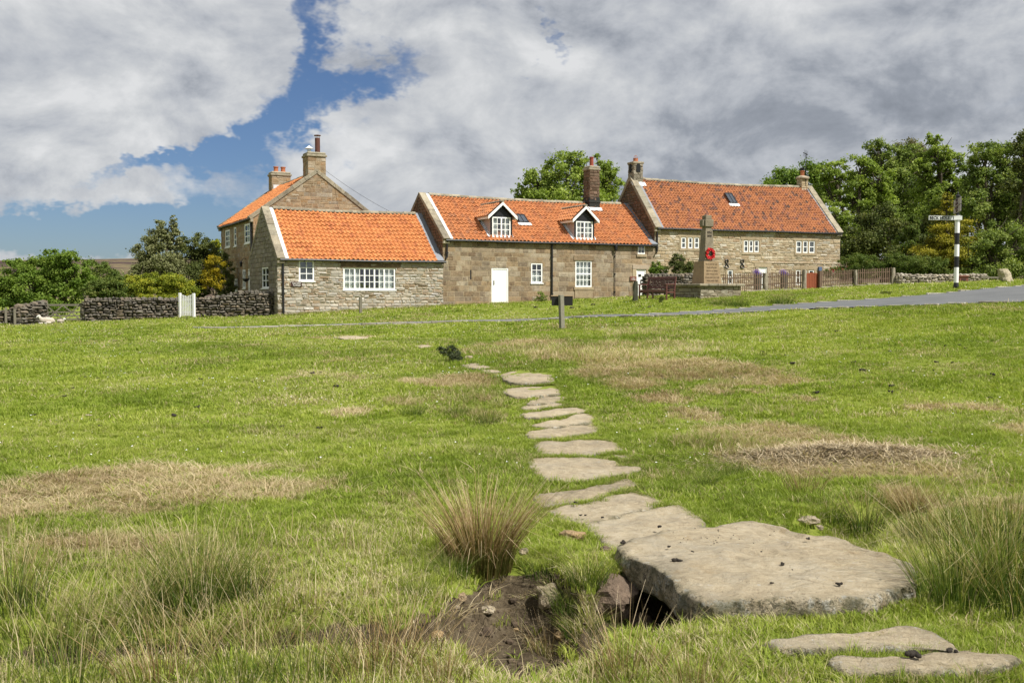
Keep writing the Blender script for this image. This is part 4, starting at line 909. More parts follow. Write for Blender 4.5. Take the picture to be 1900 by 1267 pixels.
# ------------------------------------------------------------------ pantiled roofs
def tiles(mb, p0, U, S, N, Lu, Ls, tw=.235, th=.30, amp=.042, seed=0, clip=None, sag=0.):
    r = random.Random(seed); nc = max(1, round(Lu / tw)); tw = Lu / nc; nr = max(1, round(Ls / th)); th = Ls / nr; seg = 7
    prof = [(0, -.3), (.16, -.85), (.34, -1.), (.52, -.55), (.68, .5), (.84, 1.), (1.0, .35), (1.10, -.2)]
    for j in range(nr):
        for i in range(nc):
            if clip and not clip((i + .5) * tw, (j + .5) * th): continue
            rn = r.random(); dj = r.gauss(0, .006); dk = r.gauss(0, .004); V = []
            for t, hgt in ((-.03, .052), (.5 * th, .028), (th, .0)):
                for x, a in prof:
                    s = (i + x) * tw; u_ = j * th + t + (dj if t < .1 else 0); sg = -sag * math.sin(math.pi * min(1, max(0, s / Lu))) * (j + 1) / nr
                    sg += .012 * math.sin(s * 1.7 + j * .6 + seed) + .008 * math.sin(s * 4.1 + seed * 2 + j)
                    V.append(p0 + U * s + S * u_ + N * (amp * (a + 1) + hgt + dk + .01) + Vector((0, 0, sg)))
            k = len(prof); nb = len(V)
            for x in range(k): V.append(V[x] - N * .034)
            F = [(a * k + x, a * k + x + 1, (a + 1) * k + x + 1, (a + 1) * k + x) for a in (0, 1) for x in range(k - 1)] + [(x, nb + x, nb + x + 1, x + 1) for x in range(k - 1)]
            mb.add(V, F, 0, rn)
def V3(*a): return Vector(a)

class House:
    def __init__(s, name, label, X, Y, yaw, L, Wd, ze, zr, zb, group=None):
        s.X, s.Y, s.yaw, s.L, s.W, s.zb = X, Y, yaw, L, Wd, zb; s.ze, s.zr = ze - zb, zr - zb
        s.root = empty(name, (X, Y, zb), yaw, label, 'cottage', group)
        s.Rm = Matrix.Translation((X, Y, zb)) @ Matrix.Rotation(yaw, 4, 'Z'); s.Ri = s.Rm.inverted()
        s.slope = math.atan2(s.zr - s.ze, Wd / 2)
    def at(s, px, py, axis='y', val=0.):
        """local point on the plane axis=val seen at a pixel of the photograph"""
        p0 = s.Rm @ (Vector((0, val, 0)) if axis == 'y' else Vector((val, 0, 0)))
        n = s.Rm.to_3x3() @ (Vector((0, 1, 0)) if axis == 'y' else Vector((1, 0, 0)))
        return s.Ri @ hit(px, py, p0, n)
    def front_rect(s, x0, x1, y0, y1):
        a = s.at(x0, (y0 + y1) / 2); b = s.at(x1, (y0 + y1) / 2); c = s.at((x0 + x1) / 2, y1); d = s.at((x0 + x1) / 2, y0); return [a.x, b.x, c.z, d.z]
    def left_rect(s, x0, x1, y0, y1):
        a = s.at(x0, (y0 + y1) / 2, 'x'); b = s.at(x1, (y0 + y1) / 2, 'x'); c = s.at((x0 + x1) / 2, y1, 'x'); d = s.at((x0 + x1) / 2, y0, 'x'); q = sorted((a.y, b.y)); return [q[0], q[1], c.z, d.z]
    def fF(s, a, b, d): return Vector((a, -d, b))
    def fL(s, a, b, d): return Vector((-d, a, b))
    def fR(s, a, b, d): return Vector((s.L + d, a, b))
    def fB(s, a, b, d): return Vector((a, s.W + d, b))
    def walls(s, front, left, right=None, fh=(), lh=(), rh=(), seed=1, back=None, zlow=-.9):
        right = right or left; back = back or front
        styles = []; 
        for q in (front, left, right, back):
            if q not in styles: styles.append(q)
        mats = [M[x] for q in styles for x in (STY[q]['mat'], STY[q]['mort'])]; mb = MB(); W, L, ze, zr = s.W, s.L, s.ze, s.zr
        g = [(0, zlow), (W, zlow), (W, ze), (W / 2, zr), (0, ze)]
        wall_face(mb, [(0, zlow), (L, zlow), (L, ze), (0, ze)], fh, s.fF, front, seed, styles.index(front) * 2); reveal(mb, fh, s.fF, mat=styles.index(front) * 2)
        wall_face(mb, g, lh, s.fL, left, seed + 1, styles.index(left) * 2); reveal(mb, lh, s.fL, mat=styles.index(left) * 2)
        wall_face(mb, g, rh, s.fR, right, seed + 2, styles.index(right) * 2)
        mb.add([s.fB(0, zlow, 0), s.fB(L, zlow, 0), s.fB(L, ze, 0), s.fB(0, ze, 0)], [(0, 1, 2, 3)], styles.index(back) * 2 + 1)
        # shallow relief on the hidden back wall stays plain mortar; corner posts close the shell
        return mb.build('wall', mats, s.root)
    def roof(s, mat, x0=0., x1=None, tw=.235, th=.30, seed=0, sag=.05, ov=.16, ridge=True, back=True):
        x1 = s.L if x1 is None else x1; S = V3(0, math.cos(s.slope), math.sin(s.slope)); N = V3(0, -math.sin(s.slope), math.cos(s.slope)); mb = MB()
        Ls = (s.W / 2) / math.cos(s.slope) + ov; p = V3(x0, 0, s.ze) - S * ov
        tiles(mb, p, V3(1, 0, 0), S, N, x1 - x0, Ls, tw, th, seed=seed, sag=sag)
        if back:
            S2 = V3(0, -S.y, S.z); N2 = V3(0, -N.y, N.z); mb2p = V3(x0, s.W, s.ze) - S2 * ov
            mb.add([mb2p, mb2p + V3(x1 - x0, 0, 0), mb2p + V3(x1 - x0, 0, 0) + S2 * Ls + N2 * .03, mb2p + S2 * Ls + N2 * .03], [(0, 1, 2, 3)], 0, .4)
        mb.add([p - N * .0, p + V3(x1 - x0, 0, 0), p + V3(x1 - x0, 0, 0) + S * Ls * .97 - V3(0, 0, sag), p + S * Ls * .97 - V3(0, 0, sag)], [(0, 1, 2, 3)], 0, .1)
        o = mb.build('roof', M[mat], s.root)
        if ridge:
            rb = MB(); x = x0; r = random.Random(seed + 4)
            while x < x1 - .05:
                l = min(r.uniform(.42, .55), x1 - x); sg = -sag * math.sin(math.pi * ((x - x0 + l / 2) / (x1 - x0))) + r.gauss(0, .008); pts = []
                for xx in (x + .004, x + l - .004):
                    for k in range(7):
                        a = math.pi * (k / 6) * 1.1 - .05 * math.pi; pts.append((xx, s.W / 2 - math.cos(a) * .16, s.zr + .02 + math.sin(a) * .12 + sg))
                rb.add(pts, [(k, k + 1, 8 + k, 7 + k) for k in range(6)] + [tuple(range(7)), tuple(range(7, 14))]); x += l
            rb.build('ridge', M['cope'], o)
        return o
    def coping(s, x0, x1, side=1, name='coping', lead=None, leadmat='white_old', proud=.13, back=True, z_in=0.):
        mb = MB(); sl = s.slope; Ls = (s.W / 2) / math.cos(sl); r = random.Random(int(x0 * 100) + 5)
        for sg in ((0, 1) if back else (0,)):
            S = V3(0, math.cos(sl) * (1 if sg == 0 else -1), math.sin(sl)); N = V3(0, -math.sin(sl) * (1 if sg == 0 else -1), math.cos(sl)); p = V3(0, -.0 if sg == 0 else s.W, s.ze); t = -.22
            while t < Ls:
                l = min(r.uniform(.7, 1.05), Ls + .06 - t); h = proud + r.gauss(0, .006)
                mb.box((x0, t + .004, -.06), (x1, t + l - .004, h), T=lambda a, b, c, p=p, S=S, N=N: p + V3(a, 0, 0) + S * b + N * c, bev=.012); t += l
            kn = -.16 if sg == 0 else s.W + .16
            mb.box((x0 + .01, min(0 if sg == 0 else s.W, kn), s.ze - .30), (x1 - .01, max(0 if sg == 0 else s.W, kn), s.ze - .04), bev=.02)
        mb.build(name, M['cope'], s.root)
        if lead:
            lb = MB(); S = V3(0, math.cos(sl), math.sin(sl)); N = V3(0, -math.sin(sl), math.cos(sl)); p = V3(0, 0, s.ze); a, b = lead; n = 9
            for i in range(n):
                t0 = -.17 + (Ls + .17) * i / n; t1 = -.17 + (Ls + .17) * (i + 1) / n
                lb.box((a, t0, .0), (b, t1 + .012, .088 + .008 * (i % 2)), T=lambda x, y, c: p + V3(x, 0, 0) + S * y + N * c, bev=.008)
            lb.build('flashing', M[leadmat], s.root)
    def gutter(s, x0, x1, name='gutter', side=-1):
        mb = MB(); y = -.19; z = s.ze - .13; pts = [(x, y, z + .01 * math.sin(x)) for x in np.linspace(x0, x1, 12)]; mb.tube(pts, .055, 8)
        for x in np.arange(x0 + .3, x1, .9): mb.box((x - .015, -.17, z - .07), (x + .015, -.0, z - .03))
        mb.build(name, M['black'], s.root)
    def pipe(s, x, z0, z1, y=-.08, r=.038, shoe=True, mat='black', fn=None):
        mb = MB(); fn = fn or s.fF; mb.tube([fn(x, z1, -y + .08), fn(x, z1 - .16, -y), fn(x, z0 + .1, -y)] + ([fn(x - .12, z0, -y + .10)] if shoe else [fn(x, z0, -y)]), r, 8)
        for z in np.arange(z0 + .3, z1 - .2, 1.0): bar(mb, fn, x - r * 1.5, x + r * 1.5, z, z + .05, 0, -y + .03)
        mb.build('downpipe', M[mat], s.root)
    def chimney(s, cx, cy, sx, sy, z0, z1, style, cap='slab', pots=(), name='chimney', arch=False, tar=0., apron=None):
        """z0,z1 local; stack of stones with its cap, pots are sub-parts"""
        mb = MB(); st = style; F4 = [(lambda a, b, d: V3(cx + a, cy - sy / 2 - d, b), sx), (lambda a, b, d: V3(cx + a, cy + sy / 2 + d, b), sx), (lambda a, b, d: V3(cx - sx / 2 - d, cy + a, b), sy), (lambda a, b, d: V3(cx + sx / 2 + d, cy + a, b), sy)]
        for i, (fn, w) in enumerate(F4): wall_face(mb, [(-w / 2, z0), (w / 2, z0), (w / 2, z1), (-w / 2, z1)], [], fn, st, int(cx * 10) + i + 3)
        mats = [M[STY[st]['mat']], M[STY[st]['mort']], M['cope'], M['tar'], M['dark_room']]
        if tar: mb.box((cx - sx / 2 - .04, cy - sy / 2 - .04, z0), (cx + sx / 2 + .04, cy + sy / 2 + .04, z0 + tar), mat=3, bev=.02); mb.box((cx - sx / 2 - .07, cy - sy / 2 - .07, z0 + tar * .55), (cx + sx / 2 + .07, cy + sy / 2 + .07, z0 + tar * .72), mat=3, bev=.02)
        e = .07; 
        mb.box((cx - sx / 2 - e, cy - sy / 2 - e, z1), (cx + sx / 2 + e, cy + sy / 2 + e, z1 + .13), mat=2, bev=.025)
        if cap == 'stepped': mb.box((cx - sx / 2 - .02, cy - sy / 2 - .02, z1 + .13), (cx + sx / 2 + .02, cy + sy / 2 + .02, z1 + .26), mat=2, bev=.05)
        if cap == 'arch':
            zz = z1 - .50
            for fn, w in F4[:1] + F4[2:3]:
                bar(mb, fn, -w * .22, w * .22, zz, z1 - .1, .04, .052, 4); 
                q = [fn(w * .22 * math.cos(a), z1 - .1 + w * .22 * math.sin(a) * .8, .052) for a in np.linspace(0, math.pi, 8)]; mb.add(q, [tuple(range(8))], 4)
        o = mb.build(name, mats, s.root)
        top = z1 + (.26 if cap == 'stepped' else .13)
        for (dx, dy, r_, h, m_, kind) in pots:
            pb = MB(); c = (cx + dx, cy + dy, top - .03)
            if kind == 'pot': pb.lathe(c, [(r_ * 1.1, 0), (r_ * 1.05, .06), (r_ * .92, .1), (r_ * .85, h - .08), (r_ * 1.05, h - .06), (r_ * 1.05, h), (r_ * .7, h), (r_ * .7, h - .1)], 14)
            elif kind == 'flue':
                pb.lathe(c, [(r_, 0), (r_, h - .16), (r_ * .95, h - .16)], 14)
                for k in range(4): a = k * math.pi / 2; pb.tube([(c[0] + r_ * .9 * math.cos(a), c[1] + r_ * .9 * math.sin(a), c[2] + h - .17), (c[0] + r_ * .9 * math.cos(a), c[1] + r_ * .9 * math.sin(a), c[2] + h - .03)], .012, 5)
                pb.lathe(c, [(r_ * 1.35, h - .04), (r_ * 1.35, h - .005), (r_ * .4, h + .02)], 14)
            elif kind == 'cowl':
                for k in range(4): a = k * math.pi / 2 + .4; pb.tube([(c[0] + .13 * math.cos(a), c[1] + .13 * math.sin(a), c[2]), (c[0] + .09 * math.cos(a), c[1] + .09 * math.sin(a), c[2] + h * .6)], .014, 5)
                pb.lathe(c, [(.09, h * .1), (.10, h * .4)], 10); pb.lathe(c, [(.24, h * .58), (.13, h * .8), (.015, h)], 14)
            elif kind == 'cage':
                pb.lathe(c, [(r_ * 1.1, 0), (r_, .05), (r_ * .95, h * .6), (r_ * 1.05, h * .62), (r_ * .7, h * .62)], 14)
                for k in range(6):
                    a = k * math.pi / 3; pb.tube([(c[0] + r_ * .8 * math.cos(a) * math.cos(b), c[1] + r_ * .8 * math.sin(a) * math.cos(b), c[2] + h * .62 + r_ * 1.2 * math.sin(b)) for b in np.linspace(0, math.pi / 2, 5)], .010, 4)
            pb.build({'pot': 'chimney_pot', 'flue': 'flue', 'cowl': 'cowl', 'cage': 'chimney_pot'}[kind], M[m_], o, smooth=False)
        if apron:
            ab = MB(); S = V3(0, math.cos(s.slope), math.sin(s.slope)); N = V3(0, -math.sin(s.slope), math.cos(s.slope)); yf = cy - sy / 2; p = V3(cx, yf, s.ze + yf * math.tan(s.slope))
            for i in range(5):
                w = (sx + .3) / 5; ab.box((-(sx + .3) / 2 + i * w, -.26 - .04 * (i % 2), .03), (-(sx + .3) / 2 + (i + 1) * w, .08, .10 + .008 * (i % 2)), T=lambda a, b, c: p + V3(a, 0, 0) + S * b + N * c, bev=.01)
            ab.build('apron_flashing', M['white_old'], o)
        return o
    def skylight(s, px0, px1, py, w, l, tick=True, open_=False, flip=1):
        q0 = s.slope_at(px0, py); x0 = q0[0]; t0 = q0[1]; S = V3(0, math.cos(s.slope), math.sin(s.slope)); N = V3(0, -math.sin(s.slope), math.cos(s.slope)); p = V3(x0, 0, s.ze) + S * t0
        T = lambda a, b, c: p + V3(a, 0, 0) + S * b + N * c
        mb = MB(); z0, z1 = .06, .15
        mb.box((0, 0, z0), (w, .07, z1), T, bev=.01); mb.box((0, l - .07, z0), (w, l, z1), T, bev=.01); mb.box((0, .07, z0), (.06, l - .07, z1), T, bev=.01); mb.box((w - .06, .07, z0), (w, l - .07, z1), T, bev=.01); mb.box((w / 2 - .015, .07, z0), (w / 2 + .015, l - .07, z1 - .005), T)
        o = mb.build('skylight', M['black'], s.root); g = MB(); g.box((.05, .06, .04), (w - .05, l - .06, .125), T); g.build('pane', M['sky_pane'], o)
        lb = MB(); n = 7
        for i in range(n): lb.box((-.1 + (w + .2) * i / n, -.22 - .03 * (i % 2), .045), (-.1 + (w + .2) * (i + 1) / n, .0, .10 + .008 * (i % 2)), T, bev=.01)
        lb.build('flashing', M['white_old'], o); return o
    def slope_at(s, px, py):
        n = s.Rm.to_3x3() @ V3(0, -math.sin(s.slope), math.cos(s.slope)); p0 = s.Rm @ V3(0, 0, s.ze); q = s.Ri @ hit(px, py, p0, n); return q.x, q.y / math.cos(s.slope)
m_, t_ = new_mat('skylight_pane'); finish(t_, (.05, .06, .075), .06, None, .8); M['sky_pane'] = m_
def line_s(X, Y, yaw, px):
    """distance along a ground line from (X,Y) where it passes behind photo column px"""
    k = (px - 950) / F_ ; ux, uy = math.cos(yaw), math.sin(yaw); r = ray(px, 545); k = r.x / r.y; return (k * Y - X) / (ux - k * uy)
YAW = R(27); D0 = 47.7; X0 = P(515, 545, D0).x
S1 = line_s(X0, D0, YAW, 822); S2 = line_s(X0, D0, YAW, 1214)
ux_, uy_ = math.cos(YAW), math.sin(YAW)
PL = (X0, D0); PM = (X0 + ux_ * S1, D0 + uy_ * S1); PR = (X0 + ux_ * S2, D0 + uy_ * S2)
YAWR = R(22); LR = line_s(PR[0], PR[1], YAWR, 1557)
def zat(px, py, X, Y): return P(px, py, Y).z
print('S1', S1, 'S2', S2, 'PR', PR, 'LR', LR)

# ---- long low cottage on the left
h1 = House('cottage', 'low single storey stone cottage with bright orange roof and one wide many paned window', PL[0], PL[1], YAW, S1, 5.9, 3.40, 5.93, hz(PL[0], PL[1]) - .05)
w1 = h1.front_rect(554.5, 583, 483, 521.5); w2 = h1.front_rect(637, 733.5, 497, 537.5); w3 = h1.left_rect(486, 499, 496, 534.5)
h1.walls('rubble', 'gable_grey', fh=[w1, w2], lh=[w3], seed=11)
h1.roof('tile_new', .50, S1 - .38, seed=3, sag=.06)
h1.coping(-.05, .34, lead=(.33, .52))
lb = MB(); S_ = V3(0, math.cos(h1.slope), math.sin(h1.slope)); N_ = V3(0, -math.sin(h1.slope), math.cos(h1.slope)); Lw = (h1.W / 2) / math.cos(h1.slope)
for i in range(7): lb.box((S1 - .40, -.17 + (Lw + .17) * i / 7, .0), (S1 + .0, -.17 + (Lw + .17) * (i + 1) / 7 + .015, .095 + .01 * (i % 2)), T=lambda a, b, c: V3(a, 0, h1.ze) + S_ * b + N_ * c, bev=.008)
lb.build('flashing', M['lead'], h1.root)
h1.gutter(.1, S1 + .1)
window(h1.root, h1.fF, *w1, 2, 3, seed=3, curtain='strips', sill='wood', fw=.075, mw=.035)
window(h1.root, h1.fF, *w2, 10, 3, seed=4, mull=(2, 4, 6, 8), curtain='drape', fw=.075, mw=.032)
window(h1.root, h1.fL, *w3, 2, 3, seed=5, curtain='drape', fw=.07, mw=.035)
h1.pipe(h1.at(524.7, 530).x, -.2, h1.ze - .1, shoe=False, r=.05)
lt = MB(); lt.box((w2[0] - .15, -.05, w2[3] + .01), (w2[1] + .28, .05, w2[3] + .26), bev=.01); lt.build('lintel', M['ashlar'], h1.root)
qb = MB()
# ---- middle cottage
h2 = House('cottage', 'brown stone cottage in the middle with two white gabled dormers in its orange roof', PM[0], PM[1], YAW, S2 - S1 + .35, 6.4, 4.53, 7.03, hz(*PM) - .05)
dw = h2.front_rect(912, 943, 497.5, 562); dw[2] = hz(PM[0] + ux_ * dw[0], PM[1] + uy_ * dw[0]) - h2.zb - .02
a1 = h2.front_rect(985.5, 1006.5, 488.5, 525); a2 = h2.front_rect(1067.5, 1098, 484, 532.5); a3 = h2.front_rect(1183.5, 1197, 453.5, 471.5); sl = h2.front_rect(872.2, 874.8, 501, 519)
d2 = h2.front_rect(1180.5, 1198, 500, 551)
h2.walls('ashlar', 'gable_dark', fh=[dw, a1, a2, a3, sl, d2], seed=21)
h2.roof('tile_mid', .50, S2 - S1 - .30, seed=8, sag=.10)
h2.coping(-.05, .34, lead=(.33, .52))
Lw2 = (h2.W / 2) / math.cos(h2.slope); S_ = V3(0, math.cos(h2.slope), math.sin(h2.slope)); N_ = V3(0, -math.sin(h2.slope), math.cos(h2.slope)); lb = MB(); xr = S2 - S1
for i in range(7):
    t0 = -.17 + (Lw2 + .17) * i / 7; t1 = -.17 + (Lw2 + .17) * (i + 1) / 7 + .015; sh = lambda b: b * math.cos(h2.slope) * math.tan(YAW - YAWR)
    lb.box((xr - .34, t0, .0), (xr + .12, t1, .10 + .01 * (i % 2)), T=lambda a, b, c: V3(a + sh(b), 0, h2.ze) + S_ * b + N_ * c, bev=.008)
lb.build('flashing', M['lead'], h2.root)
# tiles between the straight edge and the skewed gable
mb = MB(); tiles(mb, V3(xr - .32, 0, h2.ze) - S_ * -.6, V3(1, 0, 0), S_, N_, .5, Lw2 - .6, seed=9); mb.build('roof', M['tile_mid'], h2.root)
h2.gutter(.1, xr - .02)
door(h2.root, h2.fF, *dw, seed=2)
window(h2.root, h2.fF, *a1, 2, 3, seed=6, curtain='half', fw=.07, mw=.035)
window(h2.root, h2.fF, *a2, 4, 4, seed=7, curtain='full', fw=.07, mw=.03, mid=2, sill='stone')
window(h2.root, h2.fF, *a3, 2, 2, seed=8, curtain=None, fw=.06, mw=.035, sill='stone')
door(h2.root, h2.fF, *d2, glazed=1, seed=3)
sb = MB(); sb.box((d2[0] - .28, -.05, d2[3] + .01), (d2[1] + .25, .08, d2[3] + .26), bev=.01); sb.box((d2[0] - .26, -.04, d2[2]), (d2[0] - .01, .05, d2[3]), bev=.01); sb.box((d2[1] + .01, -.04, d2[2]), (d2[1] + .2, .05, d2[3]), bev=.01); sb.build('door_surround', M['sandstone'], h2.root)
sb = MB(); sb.box((sl[0], .0, sl[2]), (sl[1], .1, sl[3])); sb.build('slit', M['dark_room'], h2.root)
sb = MB(); sb.box((a2[0] - .05, -.045, a2[2] - .62), (a2[1] + .05, .05, a2[2] - .19), bev=.01); sb.build('stone_panel', M['sandstone'], h2.root); sb = MB(); sb.box((a2[0] - .12, -.045, a2[3] + .01), (a2[1] + .12, .05, a2[3] + .28), bev=.01); sb.build('lintel', M['ashlar'], h2.root)
h2.pipe(h2.at(1023, 500).x, hz(PM[0] + ux_ * 6, PM[1] + uy_ * 6) - h2.zb + .12, h2.ze - .1, r=.05)
h2.pipe(h2.at(1139.5, 500).x, h2.at(1139.5, 552).z, h2.at(1139.5, 466).z, r=.022, shoe=False)
lm = MB(); q = h2.at(1140, 461); lm.lathe((q.x, -.16, q.z - .14), [(.05, 0), (.085, .04), (.095, .2), (.12, .22), (.02, .32)], 10); lm.box((q.x - .02, -.16, q.z + .1), (q.x + .02, -.0, q.z + .14)); lm.build('wall_lamp', M['black'], h2.root)
q = h2.at(1012, 421)
h2.pipe(.20, h2.at(824, 470).z - .3, h2.ze - .15, r=.05, shoe=True)

def dormer(h, wpx, apex, feet, seed):
    """wpx: window rectangle in the photo on the plane y=.12"""
    yf = .10; X = lambda px, py, v=yf: h.at(px, py, 'y', v)
    a = X(wpx[0], (wpx[2] + wpx[3]) / 2); b = X(wpx[1], (wpx[2] + wpx[3]) / 2); s0, s1 = a.x, b.x; z0 = X((wpx[0] + wpx[1]) / 2, wpx[3]).z; z1 = X((wpx[0] + wpx[1]) / 2, wpx[2]).z
    cx = (s0 + s1) / 2; hw = (s1 - s0) / 2 + .11; ap = X(apex[0], apex[1], yf - .22).z; ft = X(feet[0], feet[1], yf - .22).z; ov = .22; ro = hw + .20
    sl = math.atan2(ap - ft, ro); tn = math.tan(h.slope); zback = lambda z: (z - h.ze) / tn
    ze = ap - math.tan(sl) * hw - .10
    mb = MB(); F = lambda s_, z_, d_: V3(s_, yf - d_, z_)
    # black boarded front round the window
    bar(mb, F, cx - hw, s0, z0 - .02, ze, -.10, 0); bar(mb, F, s1, cx + hw, z0 - .02, ze, -.10, 0)
    mb.add([F(cx - hw, z1, 0), F(cx + hw, z1, 0), F(cx + hw, ze, 0), F(cx, ap - .10, 0), F(cx - hw, ze, 0)], [(0, 1, 2, 3, 4)])
    dm = mb.build('dormer', M['black'], h.root)
    for sg in (-1, 1):
        ck = MB()
        x = cx + sg * (hw + .002); zb_ = h.ze + yf * tn
        ck.add([(x, yf, zb_ - .0), (x, yf, ze + .02), (x, zback(ze + .02), ze + .02)], [(0, 1, 2)]); ck.add([(x - sg * .05, yf, zb_), (x - sg * .05, yf, ze + .02), (x - sg * .05, zback(ze + .02), ze + .02)], [(0, 1, 2)])
        ck.build('cheek', M['pinkgrey'], dm)
    for sg in (-1, 1):
        lf = MB()
        for i in range(6):
            y0 = yf - .05 + (zback(ze) - yf) * i / 6; y1 = yf - .05 + (zback(ze) - yf) * (i + 1) / 6 + .02; zz = lambda y: h.ze + y * tn
            lf.add([(cx + sg * (hw + .01), y0, zz(y0) + .09), (cx + sg * (hw + .01), y1, zz(y1) + .09), (cx + sg * (hw + .13), y1, zz(y1) + .105), (cx + sg * (hw + .13), y0, zz(y0) + .105)], [(0, 1, 2, 3)])
            lf.add([(cx + sg * (hw + .012), y0, zz(y0) + .09), (cx + sg * (hw + .012), y1, zz(y1) + .09), (cx + sg * (hw + .012), y1, zz(y1) + .2), (cx + sg * (hw + .012), y0, zz(y0) + .2)], [(0, 1, 2, 3)])
        lf.build('flashing', M['white_old'], dm)
    rf = MB(); yb = zback(ap) + .12
    for sg in (-1, 1):
        U = V3(0, 1, 0) * (1 if sg < 0 else 1); S = V3(-sg * math.cos(sl), 0, math.sin(sl)); N = V3(sg * math.sin(sl), 0, math.cos(sl)); p = V3(cx + sg * (ro + .02), yf - ov + .05, ap - math.tan(sl) * (ro + .02))
        Lr = (ro + .02) / math.cos(sl)
        def cl(u, t, p=p, S=S): 
            q = p + V3(0, 1, 0) * u + S * t; return q.z > h.ze + (q.y - .25) * tn - .0
        tiles(rf, p, V3(0, 1, 0), S, N, yb - (yf - ov) - .05, Lr, .235, .28, seed=seed + sg, clip=cl)
        q = [p - N * .01, p - N * .01 + V3(0, yb - yf + ov, 0), p - N * .01 + V3(0, yb - yf + ov, 0) + S * Lr, p - N * .01 + S * Lr]; rf.add(q, [(0, 1, 2, 3)])
    rd = rf.build('roof', M['tile_mid'], dm)
    rb = MB(); y = yf - ov + .04
    while y < yb:
        pts = []
        for yy in (y + .004, min(y + .45, yb) - .004):
            for k in range(7): a_ = math.pi * k / 6; pts.append((cx - math.cos(a_) * .12, yy, ap + .04 + math.sin(a_) * .09))
        rb.add(pts, [(k, k + 1, 8 + k, 7 + k) for k in range(6)] + [tuple(range(7)), tuple(range(7, 14))]); y += .45
    rb.build('ridge', M['cope'], dm)
    bb = MB(); yb0 = yf - ov - .0; L = ro + .02
    for sg in (-1, 1):
        U = V3(sg * math.cos(sl), 0, -math.sin(sl)); N = V3(sg * math.sin(sl), 0, math.cos(sl)); p = V3(cx, yb0, ap + .05)
        q = [p + N * -.02, p + U * (L / math.cos(sl)) - N * .02, p + U * (L / math.cos(sl)) - N * .02 + V3(0, 0, -.18), p + V3(0, 0, -.18)]
        bb.add(q + [v + V3(0, .045, 0) for v in q], [(0, 1, 2, 3), (4, 5, 6, 7), (0, 1, 5, 4), (1, 2, 6, 5), (2, 3, 7, 6), (3, 0, 4, 7)])
        e = cx + sg * L; zf = ap + .05 - math.tan(sl) * L   # fascia board along the eaves
        bb.box((e - sg * .02, yb0 + .045, zf - .17), (e - sg * .06, zback(zf) + .1, zf - .03))
    bb.build('bargeboard', M['white'], dm)
    w = window(h.root, F, s0 + .003, s1 - .003, z0, z1 - .003, 4, 3, inset=.03, seed=seed, mull=(2,), curtain='drape', fw=.065, mw=.035)
    w.parent = dm; w.name = 'window_frame'
    for c in list(w.children):
        if c.name.startswith(('pane', 'curtain', 'dark_room')): c.parent = dm
    return dm
dormer(h2, (913, 947, 403, 439), (933, 375.6), (907.6, 400.6), 3)
dormer(h2, (1068.5, 1099.5, 411, 443.5), (1087, 383), (1064, 407.5), 7)
h2.skylight(962.5, 984, 415.5, .62, .78)
q = h2.at(1099, 378, 'y', 2.9); h2.chimney(q.x, 3.0, .66, .66, h2.zr - .45, h2.at(1099, 316, 'y', 2.7).z, 'gable_dark', 'stepped', [(0, 0, .13, .58, 'redpot', 'pot')], tar=.72, apron=1)

# ---- right house
h3 = House('farmhouse', 'long two storey stone farmhouse with a weathered dark speckled orange roof', PR[0], PR[1], YAWR, LR, 5.9, 5.52, 8.55, hz(*PR) - .1)
WG = [((1263.9, 1272.7), (1277, 1285), (1288.3, 1297), 440.5, 461), ((1379.8, 1388.3), (1390, 1397.5), (1399.5, 1408), 446, 468), ((1477, 1487), (1489.7, 1498.6), (1501.2, 1511.5), 447, 469.5)]
WL = [((1476.5, 1485), (1488.5, 1497), (1500.5, 1510), 501, 529), ((1349.8, 1359.5), 501, 527)]
holes = []; wins = []
for g in WG + WL:
    for l in g[:-2]: q = h3.front_rect(l[0], l[1], g[-2], g[-1]); holes.append(q); wins.append(q)
d3 = h3.front_rect(1407, 1422.5, 496, 538); holes.append(d3)
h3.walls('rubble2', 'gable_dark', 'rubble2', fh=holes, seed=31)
h3.roof('tile_old', .48, LR - .45, tw=.205, th=.235, seed=13, sag=.12)
h3.coping(-.08, .34, lead=None, proud=.16)
h3.coping(LR - .36, LR + .06, lead=None, proud=.16)
Lw3 = (h3.W / 2) / math.cos(h3.slope); S_ = V3(0, math.cos(h3.slope), math.sin(h3.slope)); N_ = V3(0, -math.sin(h3.slope), math.cos(h3.slope))
for a_, b_ in ((.33, .50), (LR - .50, LR - .35)):
    lb = MB()
    for i in range(8): lb.box((a_, -.17 + (Lw3 + .17) * i / 8, 0), (b_, -.17 + (Lw3 + .17) * (i + 1) / 8 + .01, .09 + .008 * (i % 2)), T=lambda a, b, c: V3(a, 0, h3.ze) + S_ * b + N_ * c)
    lb.build('flashing', M['lead'], h3.root)
h3.gutter(.1, LR)
for i, q in enumerate(wins): window(h3.root, h3.fF, *q, 1, 2, seed=20 + i, curtain='drape' if i % 3 else 'full', fw=.065, mw=.05, sill=None, inset=.05)
door(h3.root, h3.fF, *d3, seed=5)
